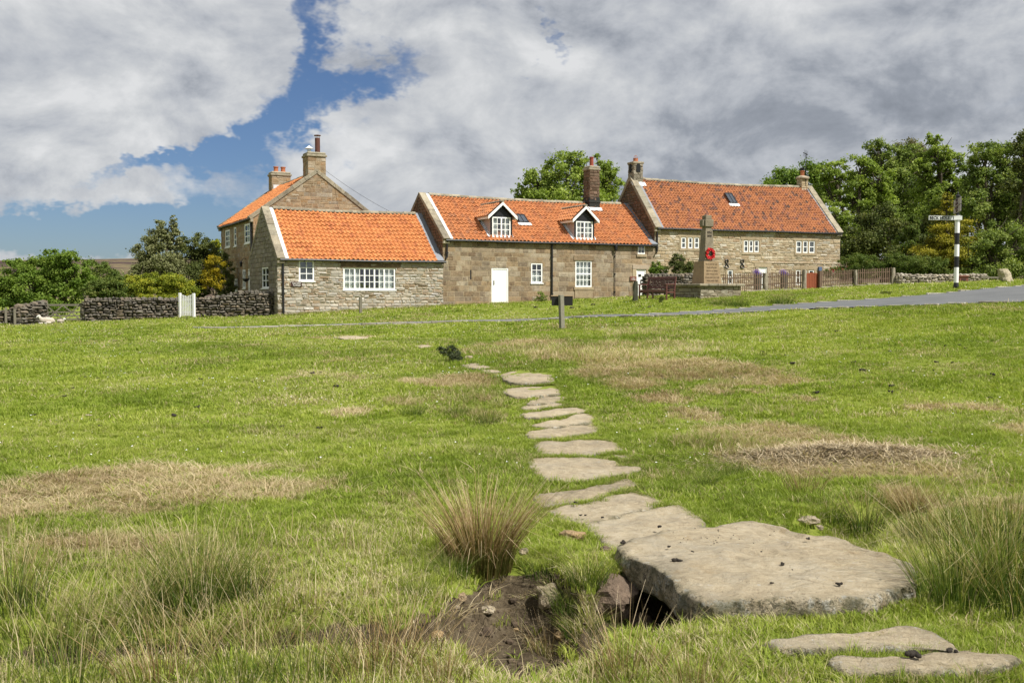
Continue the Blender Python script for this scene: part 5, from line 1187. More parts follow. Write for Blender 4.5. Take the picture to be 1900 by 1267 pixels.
for g in WG + WL:
    sb = MB(); a = h3.front_rect(g[0][0], g[-3][1], g[-2], g[-1]); k = .14
    sb.box((a[0] - k - .1, -.035, a[3] + .004), (a[1] + k + .1, .06, a[3] + .2), bev=.012); sb.box((a[0] - k, -.045, a[2] - .16), (a[1] + k, .06, a[2] - .004), bev=.012)
    sb.box((a[0] - k, -.035, a[2]), (a[0] - .004, .06, a[3]), bev=.01); sb.box((a[1] + .004, -.035, a[2]), (a[1] + k, .06, a[3]), bev=.01)
    for l, m_ in zip(g[:-3], g[1:-2]):
        x = h3.at(l[1], (g[-1] + g[-2]) / 2).x; y_ = h3.at(m_[0], (g[-1] + g[-2]) / 2).x; sb.box((x + .004, -.03, a[2]), (y_ - .004, .06, a[3]), bev=.01)
    sb.build('window_surround', M['sandstone'], h3.root)
sb = MB()
sb.box((d3[0] - .32, -.045, d3[3] + .004), (d3[1] + .32, .06, d3[3] + .25), bev=.012); sb.box((d3[0] - .22, -.04, d3[2]), (d3[0] - .004, .06, d3[3]), bev=.01); sb.box((d3[1] + .004, -.04, d3[2]), (d3[1] + .26, .06, d3[3]), bev=.01)
sb.build('door_surround', M['sandstone'], h3.root)
st = MB(); zc = h3.at(1500, 490).z; xx = h3.at(1400, 488).x
for i in range(9): st.box((xx + i * (LR - xx) / 9 + .005, -.055, zc), (xx + (i + 1) * (LR - xx) / 9 - .005, .05, zc + .08), bev=.012)
st.build('string_course', M['sandstone'], h3.root)
for px in (1347.7, 1376.5):
    q = h3.at(px, 489.8); tb = MB(); pts = []
    for k in range(41):
        a = 2 * math.pi * k / 40; pts.append((q.x + .115 * math.sin(2 * a) * (1 - .1 * math.cos(a)), -.045, q.z + .25 * math.cos(a)))
    # figure of eight: two rings joined, an iron wall tie
    tb.tube(pts, .032, 6, cap=False); tb.build('wall_tie', M['black'], h3.root)
h3.skylight(1353.5, 1366, 379.5, .55, .95)
q = h3.at(1176, 330, 'y', 2.9); h3.chimney(max(.36, q.x), 2.95, .62, .62, h3.zr - .25, h3.at(1176, 303.5, 'y', 2.6).z, 'gable_grey', 'arch', [(0, 0, .15, .42, 'terracotta', 'cage')], apron=1)
ch = h3.chimney(LR - .62, 2.95, .50, .50, h3.zr - .5, h3.at(1493, 331, 'y', 2.6).z, 'rubble2', 'slab', [(-.02, 0, .14, .42, 'terracotta', 'pot'), (-.02, 0, .13, .62, 'black', 'pot')])
cb = MB(); cz = h3.at(1493, 331, 'y', 2.6).z; cb.lathe((LR - .62, 2.95, cz - .02), [(.40, 0), (.42, .08), (.38, .14), (.2, .22)], 18); cb.build('chimney_cap', M['sandstone'], ch)
an = MB(); q = h3.at(1495, 310, 'y', 2.7); z1 = h3.at(1495, 284, 'y', 2.7).z; z0 = h3.at(1495, 345, 'y', 2.7).z; x = q.x
an.tube([(x, 2.68, z0), (x, 2.68, z1)], .022, 6); an.tube([(x - .32, 2.55, z1 - .02), (x + .22, 2.8, z1 - .1)], .025, 6)
for k in range(6): c = (x - .25 + k * .085, 2.58 + k * .04, z1 - .03 - k * .013); an.tube([(c[0] - .05, c[1] - .0, c[2] - .22), (c[0] + .05, c[1], c[2] + .22)], .007, 4)
an.build('aerial', M['black'], h3.root)
h3.pipe(.12, h3.at(1220, 470).z, h3.ze - .15, r=.05)
fb = MB(); q = h3.at(1508, 507); bx = h3.front_rect(1517, 1523, 495.5, 503); fb.box((bx[0], -.14, bx[2]), (bx[1], .02, bx[3]), bev=.015); fb.build('meter_box', M['bluebox'], h3.root)

# ---- farmhouse behind the low cottage: eaves run away from the viewer
vx, vy = -math.sin(YAW), math.cos(YAW); cX, cY = PL[0] + vx * 5.6 + ux_ * .13, PL[1] + vy * 5.6 + uy_ * .13
def far_len(px):
    s_ = line_s(cX, cY, YAW + R(90), px); return s_
L4 = far_len(412); fX, fY = cX + vx * L4, cY + vy * L4
print('L4', L4, cX, cY)
h4 = House('farmhouse', 'tall stone farmhouse behind the low cottage with metal flue on its gable chimney', fX, fY, YAW - R(90), L4, 6.9, 5.72, 8.22, hz(cX, cY) - .2)
U4 = [(454.5, 464.5, 415.5, 451.5), (434.8, 439, 422, 457), (418.8, 427, 427, 459), (451, 456, 500.5, 535), (465.6, 469, 500, 534.5), (436, 441, 517, 540.5)]
r4 = [h4.front_rect(*q) for q in U4]; for_door = h4.front_rect(460.5, 464, 499, 543)
h4.walls('mixed', 'mixed', 'mixed', fh=r4 + [for_door], seed=41)
h4.roof('tile_new', .30, L4 - .42, seed=23, sag=.04)
h4.coping(-.1, .3, proud=.15); h4.coping(L4 - .34, L4 + .06, proud=.15)
h4.gutter(.05, L4 + .02)
for i, q in enumerate(r4): window(h4.root, h4.fF, *q, 2 if i != 1 else 1, 3, seed=40 + i, curtain='full', fw=.08, mw=.05, inset=.03)
door(h4.root, h4.fF, *for_door, seed=9)
h4.pipe(L4 - .18, .2, h4.ze - .1, r=.06, shoe=False)
zt = P(580, 290, cY + 1.3).z - h4.zb
h4.chimney(L4 - .48, 3.45, .98, .98, h4.zr - .30, zt, 'mixed', 'stepped', [(-.05, .20, .14, 1.02, 'brownmetal', 'flue'), (.0, -.28, .1, .42, 'white_old', 'cowl')])
zt2 = h4.at(506, 327, 'x', .6).z
h4.chimney(.55, 3.45, .8, 1.15, h4.zr - .8, zt2, 'mixed', 'stepped', [(0, -.22, .15, .36, 'terracotta', 'pot'), (0, .22, .15, .36, 'terracotta', 'pot')], apron=None)
fl = MB(); fl.box((.97, 2.95, h4.zr - .5), (1.02, 3.6, h4.zr + .05)); fl.build('flashing', M['white_old'], h4.root)
lm = MB(); q = h4.at(457.5, 492); lm.lathe((q.x, -.30, q.z - .1), [(.03, 0), (.06, .04), (.075, .2), (.10, .22), (.02, .3)], 8); lm.tube([(q.x, 0, q.z + .3), (q.x, -.15, q.z + .38), (q.x, -.30, q.z + .2)], .018, 6); lm.build('wall_lamp', M['black'], h4.root)
# overhead wire from the chimney down to the middle cottage
a = h4.Rm @ V3(L4 - .5, 3.9, h4.zr + .3); b = h1.Rm @ V3(h1.at(722, 393, 'y', 2.95).x, 2.95, h1.zr + .12); wb = MB(); wb.tube([a.lerp(b, t) - V3(0, 0, .12 * 4 * t * (1 - t)) for t in np.linspace(0, 1, 16)], .008, 4)
tag(wb.build('wire', M['black']), 'thin black wire sagging from the tall flue chimney to the ridge of the low cottage', 'wire')
# plaques: name boards fixed to the walls
def text(s_, size, fn_loc, mat, parent, ext=.004, name='lettering', sp=1., lines=1.0, bold=0.):
    cu = bpy.data.curves.new(name, 'FONT'); cu.body = s_; cu.size = size; cu.extrude = ext; cu.align_x = 'CENTER'; cu.align_y = 'CENTER'; cu.space_character = sp; cu.space_line = lines; cu.offset = bold
    tmp = bpy.data.objects.new('tmp', cu); COL.objects.link(tmp); bpy.context.view_layer.update(); dg = bpy.context.evaluated_depsgraph_get()
    me = bpy.data.meshes.new_from_object(tmp.evaluated_get(dg)); bpy.data.objects.remove(tmp); me.materials.clear(); me.materials.append(M[mat])
    o = bpy.data.objects.new(name, me); COL.objects.link(o); o.parent = parent; o.matrix_local = fn_loc; return o
q = h1.front_rect(539.5, 559.5, 523, 532); pb = MB(); pb.box((q[0], -.075, q[2]), (q[1], -.035, q[3]), bev=.012); pl = pb.build('name_plaque', M['plaque'], h1.root)
FR = Matrix.Rotation(R(90), 4, 'X')
text('Glendale\n Cottage', .115, Matrix.Translation(((q[0] + q[1]) / 2, -.078, (q[2] + q[3]) / 2)) @ FR, 'text_white', pl, lines=.8)
q = h2.front_rect(1168, 1180, 513, 521.5); pb = MB(); pb.box((q[0], -.08, q[2]), (q[1], -.02, q[3]), bev=.015); pl = pb.build('name_plaque', M['terr_box'], h2.root)
text('The\nCottage', .09, Matrix.Translation(((q[0] + q[1]) / 2, -.083, (q[2] + q[3]) / 2)) @ FR, 'text_white', pl, lines=.85)
def gpt(h, x, y=0.): q = h.Rm @ V3(x, y, 0); return (q.x, q.y)
FOOT = [(gpt(h1, 0), gpt(h1, S1), 420, .75), (gpt(h2, 0), gpt(h2, xr - 1.0), 560, .8)]
# ------------------------------------------------------------------ war memorial, bench, fence, signpost, walls, gates
def frame(px, py, D, yaw=0., z=None):
    p = P(px, py, D); return Vector((p.x, p.y, hz(p.x, p.y) if z is None else z))
# memorial: near corner column of the photo is x=1300; D about 43
mD = 43.; mp = P(1300, 551, mD - 1.2); MY = R(24)
mroot = empty('war_memorial', (mp.x, mp.y, hz(mp.x, mp.y) - .12), MY, 'stone war memorial cross on a lettered plinth and broad stepped base beside the bench', 'war memorial')
Mm = Matrix.Translation(mroot.location) @ Matrix.Rotation(MY, 4, 'Z'); Mi = Mm.inverted()
def mloc(px, py, v=0.): return Mi @ hit(px, py, Mm @ Vector((0, v, 0)), Mm.to_3x3() @ Vector((0, 1, 0)))
ztop = mloc(1340, 526.5).z; bx0, bx1 = 0., mloc(1374, 540).x; dep = 2.3
mb = MB()
for fn, w, sd_ in ((lambda a, b, d: V3(a, -d, b), bx1, 1), (lambda a, b, d: V3(-d, a, b), dep, 2), (lambda a, b, d: V3(bx1 + d, a, b), dep, 3), (lambda a, b, d: V3(a, dep + d, b), bx1, 4)):
    wall_face(mb, [(0, -.4), (w, -.4), (w, ztop - .10), (0, ztop - .10)], [], fn, 'rubble2' if sd_ != 2 else 'rubble2', sd_ + 60)
mb.build('base', [M['base_stone'], M['mortar_d']], mroot)
cb = MB(); n = 5
for i in range(n):
    for j in range(2): cb.box((-.14 + (bx1 + .28) * i / n + .003, -.14 + (dep + .28) * j / 2 + .003, ztop - .105), (-.14 + (bx1 + .28) * (i + 1) / n - .003, -.14 + (dep + .28) * (j + 1) / 2 - .003, ztop + random.uniform(0, .006)), bev=.02)
cb.build('cap_slab', M['cope'], mroot)
v0 = .62; q0 = mloc(1306.3, 522, v0); q1 = mloc(1339.3, 522, v0); pt = mloc(1320, 484.5, v0).z; t0 = mloc(1307, 484.5, v0 + .1).x; t1 = mloc(1335.5, 484.5, v0 + .1).x; pw = q1.x - q0.x
x0, x1 = q0.x, q1.x; y0, y1 = v0, v0 + pw; ins = .10; pb = MB()
pb.add([(x0, y0, ztop), (x1, y0, ztop), (x1, y1, ztop), (x0, y1, ztop), (x0 + ins * .6, y0 + ins, pt), (x1 - ins * 1.1, y0 + ins, pt), (x1 - ins * 1.1, y1 - ins, pt), (x0 + ins * .6, y1 - ins, pt)], [(0, 1, 5, 4), (1, 2, 6, 5), (2, 3, 7, 6), (3, 0, 4, 7), (4, 5, 6, 7)], rnd=.4)
pb.build('plinth', M['memorial'], mroot)
cxm = (x0 + x1) / 2 - .02; cym = (y0 + y1) / 2; tp = mloc(1312, 399.8, cym).z; az0, az1 = mloc(1312, 421.5, cym).z, mloc(1312, 407.5, cym).z; nk = mloc(1312, 427, cym).z
sb = MB(); 
def taper(b, t, z0, z1, mat=0): sb.add([(cxm + sx * b, cym + sy * b, z0) for sx, sy in ((-1, -1), (1, -1), (1, 1), (-1, 1))] + [(cxm + sx * t, cym + sy * t, z1) for sx, sy in ((-1, -1), (1, -1), (1, 1), (-1, 1))], [(0, 1, 5, 4), (1, 2, 6, 5), (2, 3, 7, 6), (3, 0, 4, 7), (4, 5, 6, 7), (0, 3, 2, 1)], mat, .5)
taper(.245, .175, pt, nk); taper(.145, .145, nk, az0); 
sb.box((cxm - .21, cym - .20, az0), (cxm + .21, cym + .20, az1), bev=.02); sb.box((cxm - .155, cym - .15, az1), (cxm + .155, cym + .15, tp), bev=.02)
cross = sb.build('cross', M['memorial_grey'], mroot)
# an arm shows on the shaded left side of the head
sb = MB(); sb.box((cxm - .30, cym - .12, az0 + .03), (cxm - .205, cym + .12, az1 - .03), bev=.015); sb.box((cxm + .205, cym - .12, az0 + .03), (cxm + .27, cym + .12, az1 - .03), bev=.015); sb.build('cross_arm', M['memorial_grey'], cross)
tilt = math.atan2(ins, pt - ztop); 
for i, l in enumerate(['TRUE LOVE BY LIFE', 'TRUE LOVE BY', 'DEATH IS TRIED', 'LIVE THOU FOR', 'ENGLAND WE FOR', 'ENGLAND DIED']):
    k = .86 - i * .145; z = ztop + (pt - ztop) * k; yy = y0 + ins * k - .006
    text(l, .082 if i else .072, Matrix.Translation(((x0 + x1) / 2 - .01 - .02 * k, yy, z)) @ Matrix.Rotation(R(90) - tilt, 4, 'X'), 'text_carved', mroot, ext=.002)
for i, l in enumerate(['1914', '1918']):
    z = mloc(1313, 432 + i * 6.8, cym).z; k = (z - pt) / (nk - pt); hw = .245 - .07 * k
    text(l, .13, Matrix.Translation((cxm, cym - hw - .008, z)) @ Matrix.Rotation(R(90) - math.atan2(.07, nk - pt), 4, 'X'), 'text_dark', mroot, ext=.004, sp=.92, bold=.006)
# poppy wreath leaning against the shaft
wc = mloc(1316.7, 470.8, cym - .27); wroot = empty('poppy_wreath', Mm @ V3(wc.x, wc.y, wc.z - .24), MY, 'round red poppy wreath resting against the cross shaft', 'wreath')
rb = MB(); RR = .185
rb.tube([(RR * math.sin(a), .02 + .03 * math.cos(a) * 0, .24 + RR * math.cos(a)) for a in np.linspace(0, 2 * math.pi, 30)], .035, 7, cap=False); rb.build('ring', M['rush_dark'], wroot)
pf = MB(); rr = random.Random(4)
for k in range(64):
    a = 2 * math.pi * (k + rr.random() * .6) / 64; rad = RR + rr.uniform(-.045, .045); c = V3(rad * math.sin(a), -.035 - rr.uniform(0, .03), .24 + rad * math.cos(a)); n = 7; ax = V3(rr.gauss(0, .35), -1, rr.gauss(0, .35)).normalized(); u = ax.cross(V3(0, 0, 1)).normalized(); v = ax.cross(u); s_ = rr.uniform(.036, .048)
    ring = [c + (u * math.cos(b) + v * math.sin(b)) * s_ * (1 + .15 * math.sin(2 * b + k)) + ax * .016 for b in np.linspace(0, 2 * math.pi, n, endpoint=False)]
    pf.add([c] + ring, [(0, i + 1, (i + 1) % n + 1) for i in range(n)], 0, rr.random())
    cc = c + ax * .012; rg = [cc + (u * math.cos(b) + v * math.sin(b)) * s_ * .3 for b in np.linspace(0, 2 * math.pi, 6, endpoint=False)]; pf.add([cc + ax * .012] + rg, [(0, i + 1, (i + 1) % 6 + 1) for i in range(6)], 1, .5)
pf.build('poppies', [M['red'], M['blackcentre']], wroot)

# ---- bench
bp = P(1184, 555, 42.9); BY = R(-50); br = empty('park_bench', (bp.x, bp.y, hz(bp.x, bp.y) - .02), BY, 'dark red wooden slatted bench with armrests between the leaning stone post and the memorial', 'bench')
BW = 1.62
def slat(nm, a, b, T=None, bev=.008): m_ = MB(); m_.box(a, b, T, bev=bev); return m_.build(nm, M['bench_wood'], br)
for x in (.02, BW - .08):
    slat('leg', (x, 0, 0), (x + .06, .065, .64)); 
    m_ = MB(); m_.add([(x, .50, 0), (x + .06, .50, 0), (x + .06, .56, 0), (x, .56, 0), (x, .50, .45), (x + .06, .50, .45), (x + .06, .56, .45), (x, .56, .45), (x, .60, .98), (x + .06, .60, .98), (x + .06, .65, .98), (x, .65, .98)],
                       [(0, 1, 5, 4), (1, 2, 6, 5), (2, 3, 7, 6), (3, 0, 4, 7), (4, 5, 9, 8), (5, 6, 10, 9), (6, 7, 11, 10), (7, 4, 8, 11), (8, 9, 10, 11), (0, 3, 2, 1)]); m_.build('leg', M['bench_wood'], br)
    slat('armrest', (x - .015, -.05, .64), (x + .075, .56, .68), bev=.015); slat('stretcher', (x + .01, .065, .30), (x + .05, .50, .36))
m_ = MB()
for i in range(5): m_.box((.0, .02 + i * .10, .415), (BW, .10 + i * .10, .44), bev=.006)
m_.build('seat', M['bench_wood'], br); slat('front_rail', (.08, .01, .33), (BW - .08, .045, .41)); slat('middle_leg', (BW / 2 - .03, .01, 0), (BW / 2 + .03, .06, .33))
m_ = MB(); Tb = lambda a, b, c: V3(a, .50 + b + (c - .42) * .17, c)
m_.box((.08, .02, .50), (BW - .08, .05, .56), Tb); m_.box((.08, .01, .88), (BW - .08, .06, .99), Tb, bev=.012)
for i in range(17): x = .12 + i * (BW - .24) / 16 - .02; m_.box((x - .008, .025, .56), (x + .032, .045, .88), Tb)
m_.build('backrest', M['bench_wood'], br)

# ---- standing stones, posts, boulder
def rough_post(name, px, pyb, D, h, w, d, lean, label, cat, mat, seed=1, yaw=0., top=.4):
    p = P(px, pyb, D); g = hz(p.x, p.y); V = []; F = []; n = 12; k = 9; r = random.Random(seed)
    for i in range(k):
        t = i / (k - 1); sc = 1 - .18 * t if t < .82 else 1 - .18 * t - (t - .82) * 2.2 * top
        for j in range(n):
            a = 2 * math.pi * j / n; c, s_ = math.cos(a), math.sin(a); q = (abs(c) ** 5 + abs(s_) ** 5) ** (-.2)
            nz = .86 + .28 * noise.noise(Vector((c * 1.5 + seed, s_ * 1.5, t * 3)))
            V.append((c * q * w / 2 * sc * nz + lean[0] * t * h, s_ * q * d / 2 * sc * nz + lean[1] * t * h, -.15 + t * (h + .15)))
    for i in range(k - 1):
        for j in range(n): F.append((i * n + j, i * n + (j + 1) % n, (i + 1) * n + (j + 1) % n, (i + 1) * n + j))
    F.append(tuple((k - 1) * n + j for j in range(n))); m_ = MB(); m_.add(V, F, 0, .4); o = m_.build(name, mat, None); o.location = (p.x, p.y, g); o.rotation_euler = (0, 0, yaw); return tag(o, label, cat)
rough_post('stone_post', 1178.5, 557, 41.8, .86, .26, .24, (.03, 0), 'dark rough stone gatepost standing at the left end of the bench', 'stone post', M['dark_post'], 3)
rough_post('boulder', 1872, 525, 41., .54, .60, .42, (-.62, 0), 'pale blocky boulder leaning on the grass beyond the road at the far right', 'boulder', M['pale_rock'], 8, .25, .1)
def wood_post(name, px, pyt, pyb, D, w, label, cat, mat='wood_grey', yaw=.4, group=None, bevt=.01):
    p = P(px, pyb, D); g = hz(p.x, p.y); h = P(px, pyt, D).z - g; m_ = MB(); m_.box((-w / 2, -w / 2, -.2), (w / 2, w / 2, h), bev=bevt); o = m_.build(name, M[mat], None); o.location = (p.x, p.y, g); o.rotation_euler = (0, 0, yaw); return tag(o, label, cat, group)
wood_post('wooden_post', 669, 550.5, 584, 46.8, .13, 'short plain wooden post in front of the low cottage wall', 'post')
# ---- green sign seen from behind, on its square post
gp = P(1042.5, 611, 32.); gz = hz(gp.x, gp.y); sr = empty('sign', (gp.x, gp.y, gz), R(0), 'blank black sign board seen from behind on a square wooden post by the road', 'sign')
hh = P(1043, 547.5, 32).z - gz; m_ = MB(); m_.box((-.088, -.045, -.2), (.088, .085, hh), T=lambda a, b, c: Matrix.Rotation(R(32), 3, 'Z') @ V3(a * .82, b, c) + V3((c / hh - .5) * -.035, 0, 0), bev=.006); m_.build('post', M['post_wood'], sr)
m_ = MB(); zb_, zt_ = P(1043, 567, 32).z - gz, P(1043, 548.5, 32).z - gz; m_.box((P(1023.8, 560, 32).x - gp.x, .09, zb_), (P(1063, 560, 32).x - gp.x, .11, zt_ - .02)); m_.build('board', M['black_board'], sr)
m_ = MB(); m_.box((P(1023, 560, 32).x - gp.x - .01, .075, zt_ - .018), (P(1063.6, 560, 32).x - gp.x + .01, .13, zt_ + .008)); m_.build('top_rail', M['wood_tan'], sr)

# ---- finger post
fp = P(1773.8, 534, 37.); fz = hz(fp.x, fp.y); fr = empty('signpost', (fp.x, fp.y, fz), 0, 'tall black and white banded fingerpost at the roadside pointing left', 'signpost')
zz = lambda py: P(1774, py, 37.).z - fz
bands = [(540, 524.5, 'black'), (524.5, 496.2, 'white'), (496.2, 476, 'black'), (476, 453.8, 'white'), (453.8, 432.5, 'black'), (432.5, 409.5, 'white')]
m_ = MB()
for a, b, c in bands: m_.lathe((0, 0, 0), [(.083, zz(a) if a < 540 else -.2), (.083, zz(b))], 16, 0 if c == 'white' else 1, .5)
m_.lathe((0, 0, 0), [(.10, -.05), (.10, .10), (.083, .16)], 16, 1, .5); m_.build('pole', [M['white'], M['black']], fr)
m_ = MB(); m_.lathe((0, 0, 0), [(.058, zz(409.5)), (.058, zz(366)), (.085, zz(365)), (.085, zz(363)), (.03, zz(361)), (.035, zz(359)), (.0, zz(354))], 14, 0, .5); m_.build('finial', M['black'], fr)
def finger(x0, x1, z0, z1, yaw, lines, size, mat, nm='sign_arm'):
    m_ = MB(); m_.box((x0, -.012, z0), (x1, .012, z1), bev=.006); m_.box((x0 + .012, -.016, z0 + .010), (x1 - .012, .016, z0 + .016), mat=1); m_.box((x0 + .012, -.016, z1 - .016), (x1 - .012, .016, z1 - .010), mat=1)
    o = m_.build(nm, [M[mat], M['black']], fr); o.rotation_euler = (0, 0, yaw); o.location = (0, -.095, 0)
    for l, zc, cx_ in lines: text(l, size, Matrix.Translation((cx_, -.019, zc)) @ FR, 'black', o, ext=.003, bold=.002)
    return o
xa = P(1720.7, 405, 37).x - fp.x; za, zb2 = zz(409.3), zz(400.8); finger(xa, .13, za, zb2, R(1), [('BECK HOLE . 1', (za + zb2) / 2, xa + .49)], .142, 'sign_white')
m_ = MB(); m_.lathe((0, 0, 0), [(.10, zz(410.5)), (.10, zz(400))], 14, 0, .5); m_.build('collar', M['sign_white'], fr)
for i, (a, b, ls) in enumerate([(397.5, 385.5, ['GROSMONT', 'EGTON']), (384.5, 371.5, ['WHITBY', 'PICKERING'])]):
    za, zb2 = zz(a) , zz(b); hm = (zb2 - za); o = finger(-.14, 1.5, za, zb2, R(-106), [(ls[0], za + hm * .73, .65), (ls[1], za + hm * .27, .65)], .13, 'sign_grey'); o.location = (-.11, .02, 0)

# ---- picket fence with stone posts along the garden of the right house
def on_line(a, b, t): return (a[0] + (b[0] - a[0]) * t, a[1] + (b[1] - a[1]) * t)
fq = [(P(1338, 540, 51.5)), (P(1419, 541, 53.0)), (P(1492, 540, 54.2)), (P(1521, 540, 54.6)), (P(1588, 532, 55.6)), (P(1656, 528, 56.6))]
fq = [(p.x, p.y) for p in fq]
stone_posts = []
def picket(a, b, n, hp, label, mat, group, z_off=.12, alt=False):
    L = math.dist(a, b); yaw = math.atan2(b[1] - a[1], b[0] - a[0]); za, zb_ = hz(*a), hz(*b); rt = empty('picket_fence', (a[0], a[1], za), yaw, label, 'fence', group); sl = (zb_ - za) / L
    for i in range(n):
        x = (i + .5) * L / n; m_ = MB(); w = .027 * random.uniform(.85, 1.15); z0 = z_off + x * sl; h = hp * random.uniform(.97, 1.03); ln = random.gauss(0, .012)
        m_.box((x - w, -.03, z0), (x + w, -.008, z0 + h - .03), T=lambda p, q, r_: V3(p + ln * (r_ - z0), q, r_)); m_.add([(x - w, -.03, z0 + h - .03), (x + w, -.03, z0 + h - .03), (x + w, -.008, z0 + h - .03), (x - w, -.008, z0 + h - .03), (x + ln * h, -.03, z0 + h + .02), (x + ln * h, -.008, z0 + h + .02)], [(0, 1, 4), (1, 2, 5, 4), (2, 3, 5), (3, 0, 4, 5)])
        m_.build('picket', M[mat], rt)
    for zr_ in (.28, .72):
        m_ = MB(); m_.box((.0, -.008, zr_ * hp + z_off), (L, .035, zr_ * hp + z_off + .06), T=lambda p, q, r_: V3(p, q, r_ + p * sl)); m_.build('rail', M[mat], rt)
    return rt
for (i, j, n, lab) in ((0, 1, 22, 'leftmost picket fence stretch from behind the memorial to the mossy stone post'), (1, 2, 20, 'weathered picket fence stretch between the mossy stone post and the red brown gate'),
                       (3, 4, 20, 'weathered picket fence stretch just right of the red brown gate'), (4, 5, 18, 'rightmost picket fence stretch ending at the dry stone wall')):
    a, b = fq[i], fq[j]; picket(on_line(a, b, .03), on_line(a, b, .97), n, .92 if i < 3 else .86, lab, 'wood_brown', 'picket fences in front of the right house')
# kerb stones below the fence
for i, (a, b) in enumerate(((fq[0], fq[2]), (fq[3], fq[5]))):
    m_ = MB(); L = math.dist(a, b); yaw = math.atan2(b[1] - a[1], b[0] - a[0]); x = 0; r0 = (a[0] + .05 * math.sin(yaw), a[1] - .05 * math.cos(yaw))
    while x < L - .2:
        l = min(random.uniform(.5, 1.1), L - x); c = on_line(a, b, (x + l / 2) / L); T = Matrix.Translation((c[0], c[1], hz(*c))) @ Matrix.Rotation(yaw, 4, 'Z'); m_.box((-l / 2 + .01, -.10, -.2), (l / 2 - .01, .10, .13 + random.uniform(-.02, .02)), T, bev=.02); x += l
    tag(m_.build('fence_plinth', M['rubble_s']), ['low stone plinth under the pickets left of the red brown gate', 'low stone plinth under the pickets right of the red brown gate'][i], 'plinth')
rough_post('stone_post', 1420, 541, 52.9, 1.02, .30, .26, (0, 0), 'mossy stone post in the picket fence in front of the right house door', 'stone post', M['rubble_s'], 12, .4, .25)
rough_post('stone_post', 1492, 541, 54.0, 1.10, .26, .26, (0, 0), 'stone gatepost on the left of the red brown gate', 'stone post', M['rubble_s'], 15, .4, .2)
rough_post('stone_post', 1588, 533, 55.4, .95, .22, .22, (-.04, 0), 'pale stone post midway along the right hand picket fence', 'stone post', M['rubble_s'], 18, .4, .2)
rough_post('stone_post', 1657, 529, 56.5, .98, .30, .24, (0, 0), 'stone post where the picket fence meets the pale dry stone wall', 'stone post', M['rubble_s'], 20, .4, .3)
wood_post('gatepost', 1521, 503, 541, 54.4, .14, 'dark brown wooden post on the right of the red brown gate', 'post', 'wood_brown')
# red brown gate
a, b = on_line(fq[2], fq[3], .12), on_line(fq[2], fq[3], .93); L = math.dist(a, b); yaw = math.atan2(b[1] - a[1], b[0] - a[0]); gr = empty('garden_gate', (a[0] - .02, a[1] - .05, hz(*a)), yaw, 'red brown boarded garden gate set in the picket fence', 'gate')
m_ = MB(); n = 8
for i in range(n): x = i * L / n; h = .94 + .05 * math.cos((i + .5 - n / 2) / n * math.pi) - .05; m_.box((x + .006, -.03, .05), (x + L / n - .006, 0, h), bev=.004)
m_.build('boards', M['wood_red'], gr)
for zr_ in (.22, .72): m_ = MB(); m_.box((0, .001, zr_), (L, .035, zr_ + .07)); m_.build('rail', M['wood_red'], gr)

# ---- dry stone walls
def drywall(name, pts, h0_, h1_, th, style, label, seed, group=None, wob=.05, cope=True, hump=None):
    """pts: ground polyline [(x,y)], height profile h0_..h1_"""
    st = STY[style]; mats = [M[st['mat']], M[st['mort']]]; a, b = pts; L = math.dist(a, b); yaw = math.atan2(b[1] - a[1], b[0] - a[0]); za, zb_ = hz(*a), hz(*b); sl = (zb_ - za) / L
    rt = MB(); r = random.Random(seed); hp = lambda x: h0_ + (h1_ - h0_) * x / L + wob * math.sin(x * .8 + seed) + (hump(x / L) if hump else 0)
    n = max(1, round(L / 1.2)); 
    for i in range(n):
        x0_, x1_ = i * L / n, (i + 1) * L / n; z0_, z1_ = x0_ * sl, x1_ * sl
        for sgn in (-1, 1):
            y_ = sgn * th / 2
            wall_face(rt, [(x0_, z0_ - .25), (x1_, z1_ - .25), (x1_, z1_ + hp(x1_)), (x0_, z0_ + hp(x0_))], [], (lambda p, q, d, y_=y_, sgn=sgn: V3(p, y_ * (1 - .12 * max(0, q - p * sl)) + sgn * d, q)), style, seed + i * 2 + (sgn > 0))
    for xx in (0, L):
        sgn = -1 if xx == 0 else 1; wall_face(rt, [(-th / 2, xx * sl - .25), (th / 2, xx * sl - .25), (th / 2, xx * sl + hp(xx)), (-th / 2, xx * sl + hp(xx))], [], (lambda p, q, d, xx=xx, sgn=sgn: V3(xx + sgn * d, p * (1 - .12 * max(0, q - xx * sl)), q)), style, seed + 91 + (xx > 0))
    x = 0
    while x < L:   # rounded cope stones along the top
        l = r.uniform(.13, .30); rt.rock((x + l / 2, r.gauss(0, .02), x * sl + hp(x) + .03), (l * .56, th * .5, r.uniform(.07, .13)), 0, r.random(), sub=1, amp=.3); x += l
    o = rt.build(name, mats); o.location = (a[0], a[1], za); o.rotation_euler = (0, 0, yaw); return tag(o, label, 'stone wall', group)
def gp2(px, py, D): p = P(px, py, D); return (p.x, p.y)
wA = gp2(157, 597, 45.5); wB = gp2(329, 590, 47.2); wC = gp2(360, 589, 47.4); wD = gp2(503, 588, 48.4)
drywall('dry_stone_wall', (wA, wB), .92, .86, .5, 'dry', 'dark dry stone wall between the wooden field gate and the white wicket gate', 101)
drywall('dry_stone_wall', (wC, wD), .88, 1.0, .5, 'dry', 'dark dry stone wall joining the white wicket gate to the low cottage', 131, hump=lambda t: .16 * math.exp(-((t - .62) / .2) ** 2))
drywall('dry_stone_wall', (gp2(30, 606, 43.0), gp2(80, 600, 44.5)), .80, .98, .5, 'dry', 'dry stone wall left of the wooden field gate with the sheep before it', 161)
